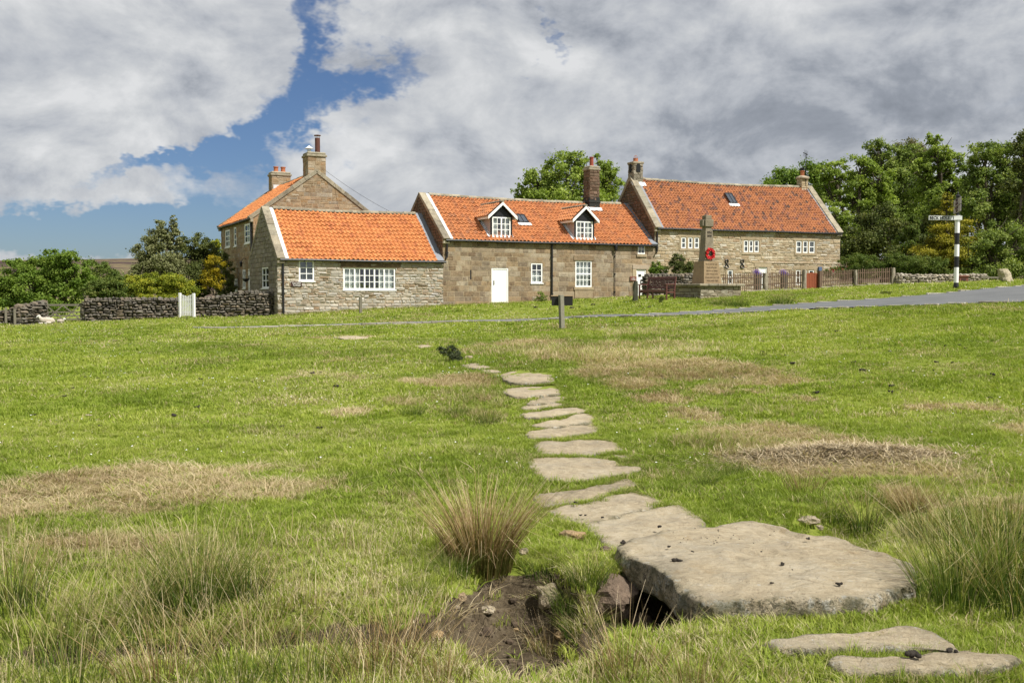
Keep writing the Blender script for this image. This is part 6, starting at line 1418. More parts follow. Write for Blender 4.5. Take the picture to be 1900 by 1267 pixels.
drywall('dry_stone_wall', (gp2(-60, 606, 44.5), gp2(27, 604, 45.5)), .62, .56, .45, 'dry', 'lower broken dry stone wall at the left edge of the picture', 181)
drywall('dry_stone_wall', (gp2(1198, 552, 51), gp2(1283, 550, 52.6)), 1.08, 1.12, .45, 'dry', 'dark low garden wall behind the bench and left of the memorial', 191)
drywall('dry_stone_wall', (gp2(1662, 529, 56.5), gp2(1828, 526, 57.5)), .56, .30, .45, 'drypale', 'pale low dry stone wall right of the picket fence under the clipped hedge', 211)
# step stones under the white gate
rough_post('door_step', 345, 590, 46.6, .05, 1.0, .5, (0, 0), 'flat stone step under the white wicket gate', 'step', M['rubble_s'], 31, .1, .0)
# ---- white wicket gate
ga, gb = P(333.5, 588, 47.), P(361.5, 587, 46.7); gy = math.atan2(gb.y - ga.y, gb.x - ga.x); L = math.dist((ga.x, ga.y), (gb.x, gb.y)); wr = empty('wicket_gate', (ga.x, ga.y, hz(ga.x, ga.y) + .04), gy, 'white painted wicket gate with thin pales between two dark walls', 'gate')
for x, h in ((.03, 1.14), (L - .04, 1.12)): m_ = MB(); m_.box((x - .055, -.05, -.1), (x + .055, .05, h), bev=.01); m_.build('gatepost', M['white'], wr)
for i in range(7): x = .14 + i * (L - .28) / 6; m_ = MB(); h = .93 + .08 * abs(i - 3) / 3; m_.box((x - .027, -.02, .06), (x + .027, .0, h + .06)); m_.build('pale', M['white'], wr)
for z in (.2, .78): m_ = MB(); m_.box((.09, .001, z), (L - .1, .03, z + .09)); m_.build('rail', M['white'], wr)
m_ = MB(); m_.box((.09, .005, 0), (L - .09, .025, .09), T=lambda a, b, c: V3(a, b, c + .28 + (a / L) * .42)); m_.build('brace', M['white'], wr)
# ---- five barred field gate
ga, gb = P(84, 601, 45.3), P(152, 598, 45.4); gy = math.atan2(gb.y - ga.y, gb.x - ga.x); L = math.dist((ga.x, ga.y), (gb.x, gb.y)); gr = empty('field_gate', (ga.x, ga.y, hz(ga.x, ga.y)), gy, 'grey weathered five barred field gate with crossed braces', 'gate')
for x, h in ((-.02, .98), (L, .92)): m_ = MB(); m_.box((x - .06, -.06, -.2), (x + .06, .06, h), bev=.01); m_.build('gatepost', M['wood_grey'], gr)
for z, w in ((.14, .07), (.30, .06), (.47, .06), (.78, .09)): m_ = MB(); m_.box((.06, -.02, z), (L - .06, .02, z + w)); m_.build('rail', M['wood_grey'], gr)
for x0_, x1_ in ((.06, L * .5), (L * .5, .06), (L * .5, L - .06), (L - .06, L * .5)):
    m_ = MB(); m_.box((0, -.035, 0), (1, -.02, .07), T=lambda a, b, c: V3(x0_ + (x1_ - x0_) * a, b, .12 + .66 * a + c)); m_.build('brace', M['wood_grey'], gr)
wood_post('gatepost', 85, 558, 600, 46.2, .20, 'thick square wooden post behind the hinge of the field gate', 'post')
wood_post('fence_post', 28, 573, 605, 42.8, .10, 'thin pale fence post in front of the lower wall at far left', 'post', group=None)
wood_post('fence_post', 11, 571, 590, 45.0, .10, 'short fence post behind the lower wall near the left edge', 'post', group=None)
# red brown stone trough and the timber seat behind the fingerpost
tp_ = P(1785, 526, 53.); m_ = MB(); m_.box((-.24, -.2, 0), (.24, .2, .36), bev=.02); m_.box((-.28, -.24, .34), (.28, .24, .42), bev=.02); m_.box((-.12, -.215, .08), (.12, -.17, .26), mat=1)  # last box is a raised dark panel painted as the shade of a recess
o = m_.build('trough', [M['terr_box'], M['terr_dark']]); o.location = (tp_.x, tp_.y, hz(tp_.x, tp_.y)); tag(o, 'red brown block with a dark square painted as a shaded recess against the pale wall behind the fingerpost', 'stone block')
tr_ = P(1830, 517, 52.); o = empty('log_seat', (tr_.x, tr_.y, hz(tr_.x, tr_.y)), R(8), 'low pale timber rail in the shade under trees near the leaning boulder', 'bench')
m_ = MB(); m_.box((-.35, -.09, .22), (.75, .09, .30), bev=.015); m_.build('seat', M['wood_grey'], o)
for x in (-.2, .55): m_ = MB(); m_.box((x, -.07, -.1), (x + .1, .07, .22)); m_.build('leg', M['wood_grey'], o)
# hanging basket on the tall farmhouse
q = h4.Rm @ h4.at(456, 518, 'y', -.32); o = empty('hanging_basket', q, 0, 'dark hanging basket of violet flowers by the tall farmhouse door', 'basket'); m_ = MB(); m_.lathe((0, 0, 0), [(.02, -.16), (.14, -.10), (.19, .03)], 12); m_.build('bowl', M['black'], o)
m_ = MB(); [m_.tube([(.17 * math.cos(a), .17 * math.sin(a), .03), (0, 0, .42)], .006, 4) for a in (0, 2.1, 4.2)]; m_.tube([(0, 0, .42), (.25, .12, .46)], .012, 5); m_.build('chain', M['black'], o)
# ------------------------------------------------------------------ trees, shrubs and hedges
L_ = {
 'ash': leaf_mat('leaf_ash', [(0.083, 0.119, 0.024), (0.165, 0.228, 0.045), (0.261, 0.334, 0.069), (0.384, 0.432, 0.112)], .4),
 'oak': leaf_mat('leaf_oak', [(0.052, 0.094, 0.018), (0.100, 0.165, 0.025), (0.162, 0.234, 0.039), (0.238, 0.300, 0.061)], .35),
 'mix': leaf_mat('leaf_mixed', [(0.072, 0.105, 0.028), (0.133, 0.185, 0.046), (0.218, 0.273, 0.065), (0.321, 0.352, 0.097)], .35),
 'olive': leaf_mat('leaf_olive', [(0.086, 0.098, 0.040), (0.138, 0.149, 0.063), (0.218, 0.230, 0.103), (0.345, 0.345, 0.172)], .25),
 'dark': leaf_mat('leaf_dark', [(0.041, 0.058, 0.021), (0.078, 0.100, 0.030), (0.127, 0.144, 0.041), (0.183, 0.190, 0.058)], .25),
 'yellow': leaf_mat('leaf_yellow_green', [(0.099, 0.141, 0.020), (0.198, 0.239, 0.030), (0.330, 0.338, 0.036), (0.495, 0.429, 0.050)], .3),
 'gold': leaf_mat('leaf_gold', [(.07, .08, .012), (.20, .17, .015), (.42, .32, .02), (.60, .45, .03)], .3),
 'conifer': leaf_mat('needle_gold', [(.08, .085, .012), (.17, .165, .018), (.29, .26, .025), (.40, .33, .032)], .2),
 'hedge': leaf_mat('leaf_hedge', [(.045, .075, .016), (.085, .125, .025), (.13, .175, .04), (.21, .21, .06)], .3),
 'tan': leaf_mat('leaf_browned', [(.09, .085, .04), (.14, .13, .065), (.20, .18, .10), (.24, .22, .13)], .3),
 'rose': leaf_mat('rose_petal', [(.45, .03, .08), (.6, .06, .14)], .3)}
M['bark'] = plain('bark', (.085, .070, .050), .95, .3, 3, .5)
def leaf_quads(C, N, size, r, aspect=.62):
    size = size * .80
    n = len(C); a = r.normal(size=(n, 3)); a /= np.linalg.norm(a, axis=1)[:, None]
    nn = N + .8 * r.normal(size=(n, 3)); nn /= np.linalg.norm(nn, axis=1)[:, None]
    u = np.cross(nn, a); u /= np.linalg.norm(u, axis=1)[:, None] + 1e-9; v = np.cross(nn, u)
    s = (size * r.uniform(.6, 1.4, n))[:, None]; V = np.stack([C - u * s * .5, C + v * s * aspect * .5 + nn * s * .08, C + u * s * .5, C - v * s * aspect * .5 + nn * s * .08], 1)
    return V.reshape(-1, 3)
def crown(name, lobes, leaf, n, mat, parent, seed, clump=.24, gap=.0, shell=.45, flat=1., grow=1.1):
    """lobes: (x,y,z,rx,ry,rz) relative to the parent"""
    n = int(n * 1.55); r = np.random.default_rng(seed); A = np.array(lobes, float); vol = (A[:, 3] * A[:, 5]); Cs = []; Ns = []; T = []; centres = []
    for (x, y, z, rx, ry, rz), w in zip(lobes, vol / vol.sum()):
        rx, ry, rz = rx * grow, ry * grow, rz * grow; m = rx * clump * 1.35; k = max(5, int(2.4 * (rx + rz) / 2 * (rx + rz) / 2 / (m * m) * 1.0)); nl = int(n * w)
        d = r.normal(size=(k, 3)); d[:, 1] *= 1.; d /= np.linalg.norm(d, axis=1)[:, None]; rad = shell + (1 - shell) * r.uniform(0, 1, k) ** .6; rad *= r.uniform(.82, 1.12, k)
        cc = np.array([x, y, z]) + d * np.array([rx, ry, rz]) * rad[:, None]; tone = r.uniform(0, 1, k); cr = m * r.uniform(.6, 1.35, k)
        idx = r.integers(0, k, nl); q = r.normal(size=(nl, 3)); q /= np.linalg.norm(q, axis=1)[:, None]; q *= (r.uniform(0, 1, nl) ** .5 * np.where(r.uniform(0, 1, nl) < .18, 1.7, 1.))[:, None]; q[:, 2] *= .72 * flat
        Cs.append(cc[idx] + q * cr[idx][:, None]); nv = q + d[idx] * .4 + np.array([0, 0, .7]); Ns.append(nv / (np.linalg.norm(nv, axis=1)[:, None] + 1e-9)); T.append(np.clip(tone[idx] * .45 + r.uniform(0, 1, nl) * .55, 0, 1)); centres += [tuple(c) for c in cc]
    C = np.concatenate(Cs); N = np.concatenate(Ns); T = np.concatenate(T)
    V = leaf_quads(C, N, leaf, r); F = np.arange(len(V)).reshape(-1, 4); o = raw_mesh(name, V, F, mat, parent, fattrs={'rnd': T}); return o, centres
def tree(name, label, cat, px, pyb, D, lobes_px, leaf, n, mat, seed, group=None, trunk_r=.28, clump=.24, depth=.9, twigs=60, shell=.45, flat=1., base_z=None, cname='crown', tname='trunk', bare=0, grow=1.1):
    p = P(px, pyb, D); g = hz(p.x, p.y) if base_z is None else base_z; rt = empty(name, (p.x, p.y, g), 0, label, cat, group); r = random.Random(seed); lobes = []
    for l in lobes_px:
        dd = l[4] if len(l) > 4 else r.uniform(-.5, .5) * abs(l[2]) / F_ * D * .8; q = P(l[0], l[1], D + dd); rx = l[2] / F_ * (D + dd); rz = l[3] / F_ * (D + dd); lobes.append((q.x - p.x, q.y - p.y, q.z - g, rx, rx * depth, rz))
    o, cen = crown(cname, lobes, leaf, n, mat, rt, seed, clump, shell=shell, flat=flat, grow=grow)
    if trunk_r:
        mb = MB(); zc = min(l[2] - l[5] * .6 for l in lobes); zc = max(.3, zc); fork = Vector((0, 0, zc * .75)); mb.tube([(0, 0, -.3), (r.uniform(-.1, .1), 0, zc * .4), fork], [trunk_r * 1.35, trunk_r, trunk_r * .85], 9)
        tips = []
        for l in lobes:
            e = Vector((l[0], l[1], l[2])); k = fork.lerp(e, .5) + Vector((r.gauss(0, .15), r.gauss(0, .15), -.12 * (e - fork).length)) ; m = fork.lerp(e, .8) + Vector((r.gauss(0, .2), r.gauss(0, .2), r.gauss(0, .1)))
            mb.tube([fork, k, m, e], [trunk_r * .62, trunk_r * .45, trunk_r * .3, trunk_r * .16], 6); tips.append((m, e, l))
        r.shuffle(cen)
        for c in cen[:twigs]:
            c = Vector(c); b = min(tips, key=lambda t: (t[1] - c).length); s_ = b[0].lerp(b[1], r.random()); mid = s_.lerp(c, .5) + Vector((r.gauss(0, .2), r.gauss(0, .2), r.gauss(0, .2))) * min(1, leaf * 6)
            mb.tube([s_, mid, c], [trunk_r * .16, trunk_r * .10, trunk_r * .04], 4, cap=False)
        for _ in range(bare):
            c = Vector(r.choice(cen)); b = min(tips, key=lambda t: (t[1] - c).length); d = (c - b[1]).normalized(); mb.tube([b[1], c, c + d * r.uniform(.5, 1.6) + Vector((r.gauss(0, .2), 0, r.uniform(0, .6)))], [.05, .035, .012], 4, cap=False)
        mb.build(tname, M['bark'], rt)
    return rt
TG = 'trees of the wood at the right'
tree('ash_tree', 'airy light green tree rising behind the dormered cottage roof and its tall chimney', 'tree', 1052, 545, 82, [(1050, 322, 48, 34), (1000, 342, 40, 30), (1100, 318, 40, 32), (968, 356, 20, 16), (1136, 332, 24, 26), (1060, 372, 70, 30), (1015, 372, 40, 22), (1120, 375, 34, 30), (1065, 298, 26, 18)], .26, 15500, L_['ash'], 3, trunk_r=.34, clump=.20, twigs=150, shell=.4, grow=1.)
tree('tree', 'lower green tree peeping over the farmhouse ridge behind the aerial', 'tree', 1475, 540, 88, [(1450, 333, 26, 20), (1496, 326, 32, 24), (1430, 350, 16, 12), (1480, 356, 52, 28), (1520, 350, 36, 30)], .24, 12000, L_['oak'], 4, TG, .3, twigs=40)
tree('tree', 'broad layered maple with dark limbs showing just right of the farmhouse gable', 'tree', 1592, 540, 78, [(1550, 318, 34, 22), (1595, 312, 34, 22), (1630, 330, 30, 30), (1535, 352, 34, 26), (1585, 360, 48, 30), (1630, 385, 36, 36), (1548, 400, 40, 30), (1600, 425, 50, 30), (1575, 455, 45, 28)], .23, 21000, L_['ash'], 5, TG, .34, clump=.18, twigs=150, flat=.7, shell=.5, grow=1.)
tree('tree', 'tall bushy tree in the middle of the right hand wood', 'tree', 1662, 540, 86, [(1628, 278, 20, 16), (1650, 302, 34, 26), (1692, 296, 30, 26), (1640, 345, 44, 36), (1690, 350, 44, 40), (1665, 400, 60, 44)], .24, 24000, L_['mix'], 6, TG, .34, twigs=70)
tree('tree', 'sparse browned tree top showing pale between two greener trees', 'tree', 1690, 540, 92, [(1682, 282, 30, 20), (1700, 300, 26, 22)], .20, 4200, L_['tan'], 16, TG, .22, twigs=60, bare=10)
tree('tree', 'tall open tree with bare twigs on top above the golden conifer', 'tree', 1745, 540, 73, [(1736, 258, 17, 12), (1738, 292, 34, 26), (1764, 306, 28, 24), (1712, 312, 22, 22), (1725, 352, 34, 28), (1772, 350, 30, 28), (1750, 392, 50, 30)], .21, 15500, L_['ash'], 7, TG, .30, clump=.20, twigs=160, bare=22, shell=.4, grow=1.)
tree('tree', 'wide spreading tree with long pale limbs behind and right of the fingerpost', 'tree', 1842, 540, 69, [(1828, 284, 32, 22), (1866, 300, 38, 32), (1805, 322, 26, 26), (1840, 345, 46, 34), (1888, 360, 40, 40), (1800, 385, 36, 34), (1850, 405, 56, 40), (1905, 420, 40, 50)], .20, 24000, L_['mix'], 8, TG, .36, clump=.20, twigs=190, bare=16, grow=1.)
tree('tree', 'darkest tree rising at the right edge of the picture', 'tree', 1910, 540, 62, [(1896, 268, 16, 20), (1905, 300, 26, 30), (1915, 350, 40, 40), (1930, 430, 50, 60)], .18, 14000, L_['dark'], 9, TG, .3)
tree('tree', 'dense dark tree filling the shade low behind the clipped hedge', 'tree', 1640, 530, 71, [(1600, 440, 44, 32), (1650, 430, 44, 40), (1700, 450, 40, 40), (1620, 475, 60, 26), (1690, 480, 50, 24)], .19, 20000, L_['dark'], 10, TG, .28, shell=.6)
tree('tree', 'tangled thicket tree with grey bare branches beside the leaning boulder', 'tree', 1855, 528, 60, [(1830, 455, 40, 34), (1880, 460, 44, 40), (1905, 490, 40, 34), (1845, 495, 46, 22), (1800, 490, 30, 26)], .15, 24000, L_['mix'], 11, TG, .22, twigs=130, bare=40, shell=.5)
tree('tree', 'slim yellow green tree against the dark wood left of the golden conifer', 'tree', 1688, 528, 65, [(1692, 420, 14, 22), (1684, 450, 18, 22), (1700, 470, 18, 24)], .14, 5500, L_['hedge'], 12, TG, .12, twigs=30)
tree('tree', 'far dark tree closing the gap between the maple and the middle of the wood', 'tree', 1650, 540, 104, [(1600, 360, 44, 40), (1660, 380, 60, 44), (1720, 390, 50, 40), (1640, 440, 90, 44), (1740, 440, 60, 40)], .34, 13000, L_['dark'], 41, TG, .3, twigs=10, shell=.4)
tree('tree', 'far dark tree closing the gap behind the spreading tree at the right', 'tree', 1840, 540, 100, [(1800, 370, 44, 40), (1860, 370, 50, 46), (1910, 380, 40, 46), (1800, 440, 60, 44), (1880, 450, 70, 44)], .34, 13000, L_['dark'], 42, TG, .3, twigs=10, shell=.4)
tree('conifer', 'golden green feathery conifer behind the fingerpost', 'conifer', 1756, 528, 61, [(1757, 372, 10, 14), (1756, 395, 22, 16), (1752, 420, 36, 16), (1764, 440, 44, 18), (1745, 458, 48, 20), (1775, 474, 46, 22), (1740, 490, 44, 20), (1800, 450, 20, 12)], .12, 30000, L_['conifer'], 13, None, .18, clump=.22, flat=.6, shell=.5)
for i, (x0, x1, lab) in enumerate([(1588, 1750, 'long clipped green hedge above the pale dry stone wall')]):
    tree('hedge', lab, 'hedge', 1670, 527, 59.5, [(1592 + k * 15.5, 492 + 4 * math.sin(k * 1.3) - (3 if 2 < k < 7 else 0) + k * .5, 15, 19, random.uniform(-.5, .5)) for k in range(11)], .10, 21000, L_['hedge'], 14, None, 0, clump=.3, depth=1.4, shell=.75, cname='foliage')
tree('shrub', 'small round shrub at the right corner of the farmhouse', 'shrub', 1575, 530, 60.5, [(1573, 492, 16, 18), (1586, 503, 12, 12), (1566, 508, 12, 12)], .10, 5000, L_['hedge'], 15, None, 0, cname='foliage', shell=.6)
tree('rose_bush', 'thin rose bush with a few pink blooms behind the right hand picket fence', 'shrub', 1548, 528, 58.2, [(1540, 506, 14, 8), (1553, 502, 10, 8)], .08, 1400, L_['hedge'], 17, None, 0, cname='foliage', shell=.3)
rb_ = bpy.data.objects['rose_bush']; o, _ = crown('blooms', [(.05, -.1, 1.05, .45, .2, .25)], .085, 26, L_['rose'], rb_, 3, clump=.5)
# left side
tree('oak_tree', 'large round dark green tree above the field gate on the left', 'tree', 85, 598, 70, [(112, 478, 30, 18), (95, 500, 48, 24), (42, 500, 32, 22), (138, 512, 34, 28), (60, 528, 48, 30), (120, 540, 46, 30), (10, 532, 34, 34), (20, 562, 40, 24), (90, 565, 60, 20), (-25, 545, 34, 34)], .19, 40000, L_['oak'], 21, None, .4, clump=.20, twigs=60, shell=.5, grow=1.)
tree('willow_shrub', 'hazy olive green tree between the big dark tree and the whitebeam', 'tree', 195, 595, 82, [(178, 500, 22, 16), (203, 506, 18, 14), (190, 524, 36, 20), (222, 526, 22, 14)], .17, 9000, L_['hedge'], 22, None, .2, shell=.35, twigs=80, grow=1.)
tree('whitebeam_tree', 'silvery pointed tree standing beside the dark tree left of the tall farmhouse', 'tree', 298, 592, 60, [(322, 416, 6, 14), (300, 425, 13, 14), (292, 445, 22, 16), (322, 445, 14, 20), (275, 470, 22, 20), (305, 478, 34, 24), (290, 508, 40, 26), (320, 515, 28, 26), (262, 500, 16, 22)], .14, 26000, L_['olive'], 23, None, .2, clump=.26, shell=.45)
tree('tree', 'rounded dark green tree between the silvery tree and the tall farmhouse', 'tree', 368, 592, 61, [(362, 456, 24, 20), (386, 472, 20, 24), (345, 480, 20, 24), (372, 498, 36, 30), (352, 525, 36, 26), (396, 530, 22, 26)], .12, 24000, L_['dark'], 24, None, .2, shell=.6)
tree('shrub', 'small fresh green treetop just left of the tall farmhouse eaves', 'shrub', 400, 592, 66, [(398, 456, 12, 10), (405, 468, 9, 12)], .12, 1800, L_['yellow'], 25, None, .06)
tree('hedge', 'yellow green hedge above the dark dry stone wall left of the wicket gate', 'hedge', 285, 592, 51.5, [(238 + k * 12.5, 530 + 3 * math.sin(k * 1.7) + max(0, k - 7) * 3.5, 15, 17 + (2 if k < 7 else 0)) for k in range(10)], .10, 22000, L_['yellow'], 26, None, 0, clump=.3, shell=.7, cname='foliage')
tree('hedge', 'darker olive part of the garden hedge right of the field gate', 'hedge', 190, 592, 51, [(166 + k * 13, 540 - 4 * math.sin(k * .9), 14, 18) for k in range(6)], .10, 11000, L_['hedge'], 27, None, 0, clump=.3, shell=.7, cname='foliage')
tree('hedge', 'low golden creeper spilling along the top of the dark wall by the wicket gate', 'hedge', 300, 592, 48.6, [(262 + k * 11, 551.5 + math.sin(k), 8, 3.5, 0) for k in range(7)], .07, 2600, L_['yellow'], 30, None, 0, clump=.35, shell=.3, cname='foliage')
tree('golden_shrub', 'bright golden leaved shrub at the corner of the tall farmhouse', 'shrub', 398, 590, 53.2, [(398, 492, 14, 16), (388, 512, 13, 16), (404, 525, 12, 18), (383, 530, 8, 8)], .09, 5200, L_['gold'], 28, None, .05, clump=.3, shell=.45)
tree('climbing_shrub', 'dark yellow flecked shrub climbing the far corner of the tall farmhouse', 'shrub', 420, 590, 56., [(414, 480, 9, 18, 0), (422, 505, 12, 24, 0), (416, 530, 16, 22, 0), (432, 535, 7, 14, 0)], .09, 6500, L_['dark'], 29, None, .05, clump=.3)
tree('shrub', 'leafy green shrub against the wall between the white stable door and the pine bush', 'shrub', 1224, 540, 54.5, [(1218, 498, 11, 12), (1232, 502, 9, 8), (1212, 505, 8, 8)], .09, 2600, L_['oak'], 31, None, .04)
tree('pine_bush', 'dark feathery pine bush above the garden wall left of the memorial', 'shrub', 1262, 540, 54.3, [(1258, 480, 9, 10), (1250, 493, 13, 12), (1268, 492, 16, 12), (1278, 502, 14, 9), (1262, 505, 20, 8)], .10, 5200, L_['dark'], 32, None, .05)
tree('weed', 'straggly green weed at the foot of the brown cottage wall by the long downpipe', 'weed', 1004, 562, 53.6, [(1003, 549, 8, 8), (1009, 553, 7, 6), (997, 556, 6, 5)], .07, 900, L_['mix'], 33, None, 0, cname='foliage')
tree('sapling', 'tiny dark thistle standing in the grass before the bench', 'plant', 1228, 563, 40.6, [(1228, 553, 4, 4), (1227, 559, 4.5, 4)], .05, 420, L_['dark'], 34, None, 0, cname='foliage')
tp2 = G(836, 672); tree('thistle', 'dark grey green thistle clump beside the far flagstones', 'plant', 838, 672, tp2.y, [(822, 650, 9, 9, 0), (838, 652, 12, 10, 0), (850, 660, 12, 9, 0), (840, 663, 18, 8, 0)], .035, 2600, leaf_mat('thistle_leaf', [(.022, .034, .015), (.045, .062, .028), (.085, .10, .05), (.14, .15, .085)], .2), 35, None, 0, clump=.35, cname='foliage')
for px, nm in ((1406, 'left'), (1455, 'right')):
    q = P(px, 505, 56.5); g = hz(q.x, q.y); o = empty('flower_tub', (q.x, q.y, g), 0, 'violet flowers in a dark tub ' + ('left of the mossy stone post behind the fence' if nm == 'left' else 'between the white door and the red brown gate'), 'planter')
    m_ = MB(); hh_ = q.z - g - .12; m_.lathe((0, 0, 0), [(.16, 0), (.2, hh_ * .5), (.22, hh_)], 12); m_.build('tub', M['dark_stone'], o); crown('blossom', [(0, 0, hh_ + .08, .26, .26, .12)], .05, 500, M['violet'], o, 5, clump=.6)
# ------------------------------------------------------------------ rush tussocks
def tussock_mesh(name, n, rad, h0_, h1_, w, lean, seed, mat, seeds=.12, dry=.5):
    """round stems fanning out of one root; each stem a slim 3 sided taper; sub-part none"""
    r = np.random.default_rng(seed); a = r.uniform(0, 2 * np.pi, n); rr = rad * r.uniform(0, 1, n) ** .6; bx, by = rr * np.cos(a), rr * np.sin(a); h = r.uniform(h0_, h1_, n)
    da = a + r.normal(0, .35, n); ln = (lean * (rr / rad) * 1.1 + np.abs(r.normal(0, lean * .35, n))) * h; wd = w * r.uniform(.6, 1.35, n); ks = 5; V = np.zeros((n, ks * 2, 3)); kink = r.uniform(0, 1, n) < .12
    for k in range(ks):
        t = k / (ks - 1); off = ln * t ** 1.5; z = h * (t - .18 * lean * t * t); off = np.where(kink & (t > .6), off + h * (t - .6) * .9, off); z = np.where(kink & (t > .6), h * (.6 - (t - .6) * .5), z)
        ww = wd * (1 - .8 * t); sx, sy = -np.sin(da + r.normal(0, .0, n)), np.cos(da)
        tw = r.uniform(0, 1, n) if k == 0 else tw
        sx2, sy2 = sx * np.cos(tw * 3) + np.cos(da) * np.sin(tw * 3), sy * np.cos(tw * 3) + np.sin(da) * np.sin(tw * 3)
        for j, sg in enumerate((-1, 1)):
            V[:, k * 2 + j, 0] = bx + np.cos(da) * off + sx2 * sg * ww * .5; V[:, k * 2 + j, 1] = by + np.sin(da) * off + sy2 * sg * ww * .5; V[:, k * 2 + j, 2] = z - (.03 if k == 0 else 0)
    b = np.arange(n)[:, None] * ks * 2; F = np.concatenate([b + np.array([[2 * k, 2 * k + 1, 2 * k + 3, 2 * k + 2]]) for k in range(ks - 1)], 0)
    base = np.clip(r.beta(2, 2, n) * .8 + (dry - .5), 0, 1); T = np.concatenate([np.clip(base + (k / 3 - .55) * .80 + r.normal(0, .05, n), 0, 1) for k in range(ks - 1)])
    return raw_mesh(name, V.reshape(-1, 3), F, mat, None, fattrs={'rnd': T})
TP = [('rush_tussock', 760, .17, .28, .60, .0046, .50, 1, M['rush_dry'], .5), ('rush_tussock', 340, .20, .24, .58, .0052, .48, 2, M['rush_green'], .50), ('rush_tussock', 190, .16, .18, .50, .0050, .48, 3, M['rush'], .5),
      ('rush_tussock', 260, .14, .10, .28, .0034, .7, 4, M['rush_green'], .42), ('rush_tussock', 150, .22, .22, .58, .0048, .45, 5, M['rush_green'], .62), ('rush_tussock', 140, .20, .18, .52, .0048, .55, 6, M['rush_dry'], .6)]
tbase = {}
def tussock(px, py, kind, sc, label, rot=0., grp='rush tussocks on the rough grass', zs=1.):
    p = Gh(px, py)
    if kind not in tbase: o = tussock_mesh(TP[kind][0], *TP[kind][1:8], TP[kind][8], dry=TP[kind][9]); tbase[kind] = o
    else: o = tbase[kind].copy(); COL.objects.link(o)
    o.location = (p.x, p.y, hz(p.x, p.y) - .01); o.rotation_euler = (0, 0, rot); o.scale = (sc, sc, sc * zs); tag(o, label, 'rushes', grp); return o
tussock(893, 1050, 0, 1.08, 'big straw brown rush tussock above the bare earth hollow', 1.0)
tussock(372, 1120, 1, 1.0, 'large mixed green and brown rush tussock in the left foreground', 2.0)
tussock(300, 1128, 2, .85, 'smaller rush tussock hugging the left side of the large left foreground one', 3.0)
tussock(215, 1190, 4, .9, 'sparse yellow green rushes on the ditch edge at lower left', .6)
tussock(1845, 1095, 1, 1.25, 'tallest green rush tussock at the right end of the bridge slab', .3)
tussock(1770, 1120, 1, .95, 'green rush tussock overlapping the front right corner of the bridge slab', 1.9)
tussock(1880, 1020, 2, 1.25, 'tall rush tussock at the right edge behind the bridge slab', 2.6)
tussock(1720, 1005, 2, 1.0, 'brown tipped rush tussock touching the back right edge of the bridge slab', 4.6)
tussock(1610, 985, 2, .85, 'low brown green rush tussock behind the bridge slab', 5.2)
tussock(1690, 960, 0, .62, 'dry rush tussock behind the two that touch the bridge slab', .9)
tussock(1800, 1000, 4, 1.0, 'thin open stand of rushes right of the slab', 1.4)
tussock(1890, 1140, 2, 1.1, 'dark green rush tussock at the right edge nearest the front', 3.3)
tussock(1350, 872, 3, .95, 'fresh green tussock left of the dead rush heap', 1.1)
tussock(1305, 900, 3, .75, 'small green tussock between the wide rough flagstone and the dead rush heap', 2.1)
tussock(1490, 915, 5, .75, 'thin dry stalks in front of the dead rush heap', 3.1)
tussock(1535, 960, 3, .9, 'green tuft of rushes by the pale stone behind the bridge slab', 4.4)
tussock(905, 790, 2, .8, 'brown green tussock left of the far flagstones', 5.1)
tussock(765, 770, 3, .95, 'pale bleached tussock left of the brown green one by the far flagstones', 1.6)
tussock(850, 770, 3, .9, 'small tussock between the bleached one and the far flagstones', .2)
tussock(560, 1268, 4, .85, 'sparse tall rushes at the bottom edge left of the hollow', .4)
tussock(690, 1262, 5, .8, 'dry tall stalks at the bottom edge below the hollow', 2.4)
tussock(440, 1275, 4, .8, 'thin green rushes at the bottom edge below the large left tussock', 3.7)
tussock(300, 1270, 5, .85, 'straw coloured stalks at the bottom left', 4.9)
tussock(130, 1275, 4, .8, 'green stalks in the bottom left corner', 5.6)
tussock(820, 1268, 5, .6, 'short dry stalks at the bottom edge just right of the tall ones', 1.3)
tussock(1290, 1290, 5, .62, 'fan of pale straw at the bottom edge left of the nearest flagstones', .7)
tussock(1120, 1185, 3, .6, 'tuft with pinkish seed stalks in front of the dark gap under the slab', 2.9)
tussock(1020, 1215, 5, .5, 'wispy tuft on the right rim of the bare hollow', 3.9)
tussock(835, 1062, 3, .75, 'green tuft on the left shoulder of the hollow beside the brown tussock', 4.2)
tussock(775, 1100, 3, .6, 'small green tuft on the left rim of the hollow', .8)
tussock(1010, 1062, 3, .8, 'overhanging green tuft between the brown tussock and the slab', .9)
tussock(1090, 1075, 3, .8, 'matted green tuft above the stone in the hollow', 2.2)
tussock(1060, 1125, 3, .8, 'green tuft on the bank between the hollow and the dark gap', .5)
tussock(1075, 1170, 3, .7, 'low tuft on the front of the bank beside the dark gap', 1.5)
tussock(60, 1228, 4, 1.15, 'tall open yellow green rushes at the left edge below the ditch', .9)
tussock(20, 1130, 2, 1.05, 'bushy rush tussock cut by the left edge', 1.9)
tussock(365, 1232, 4, 1.1, 'tall green rushes in front of the large left foreground tussock', 3.9)
tussock(480, 1225, 5, 1.05, 'bleached stalks in front of the ditch between the left tussocks and the hollow', 4.9)
tussock(745, 1225, 5, .85, 'dry seed stalks crossing the left rim of the hollow', 1.3)
tussock(455, 1105, 2, .8, 'rush tussock on the right side of the large left foreground one', 2.3)
tussock(350, 1040, 3, .95, 'pale bleached tuft behind the large left foreground tussock', 2.8)
tussock(1160, 1262, 5, .75, 'pale straw fan at the bottom edge in front of the slab gap', 3.3)
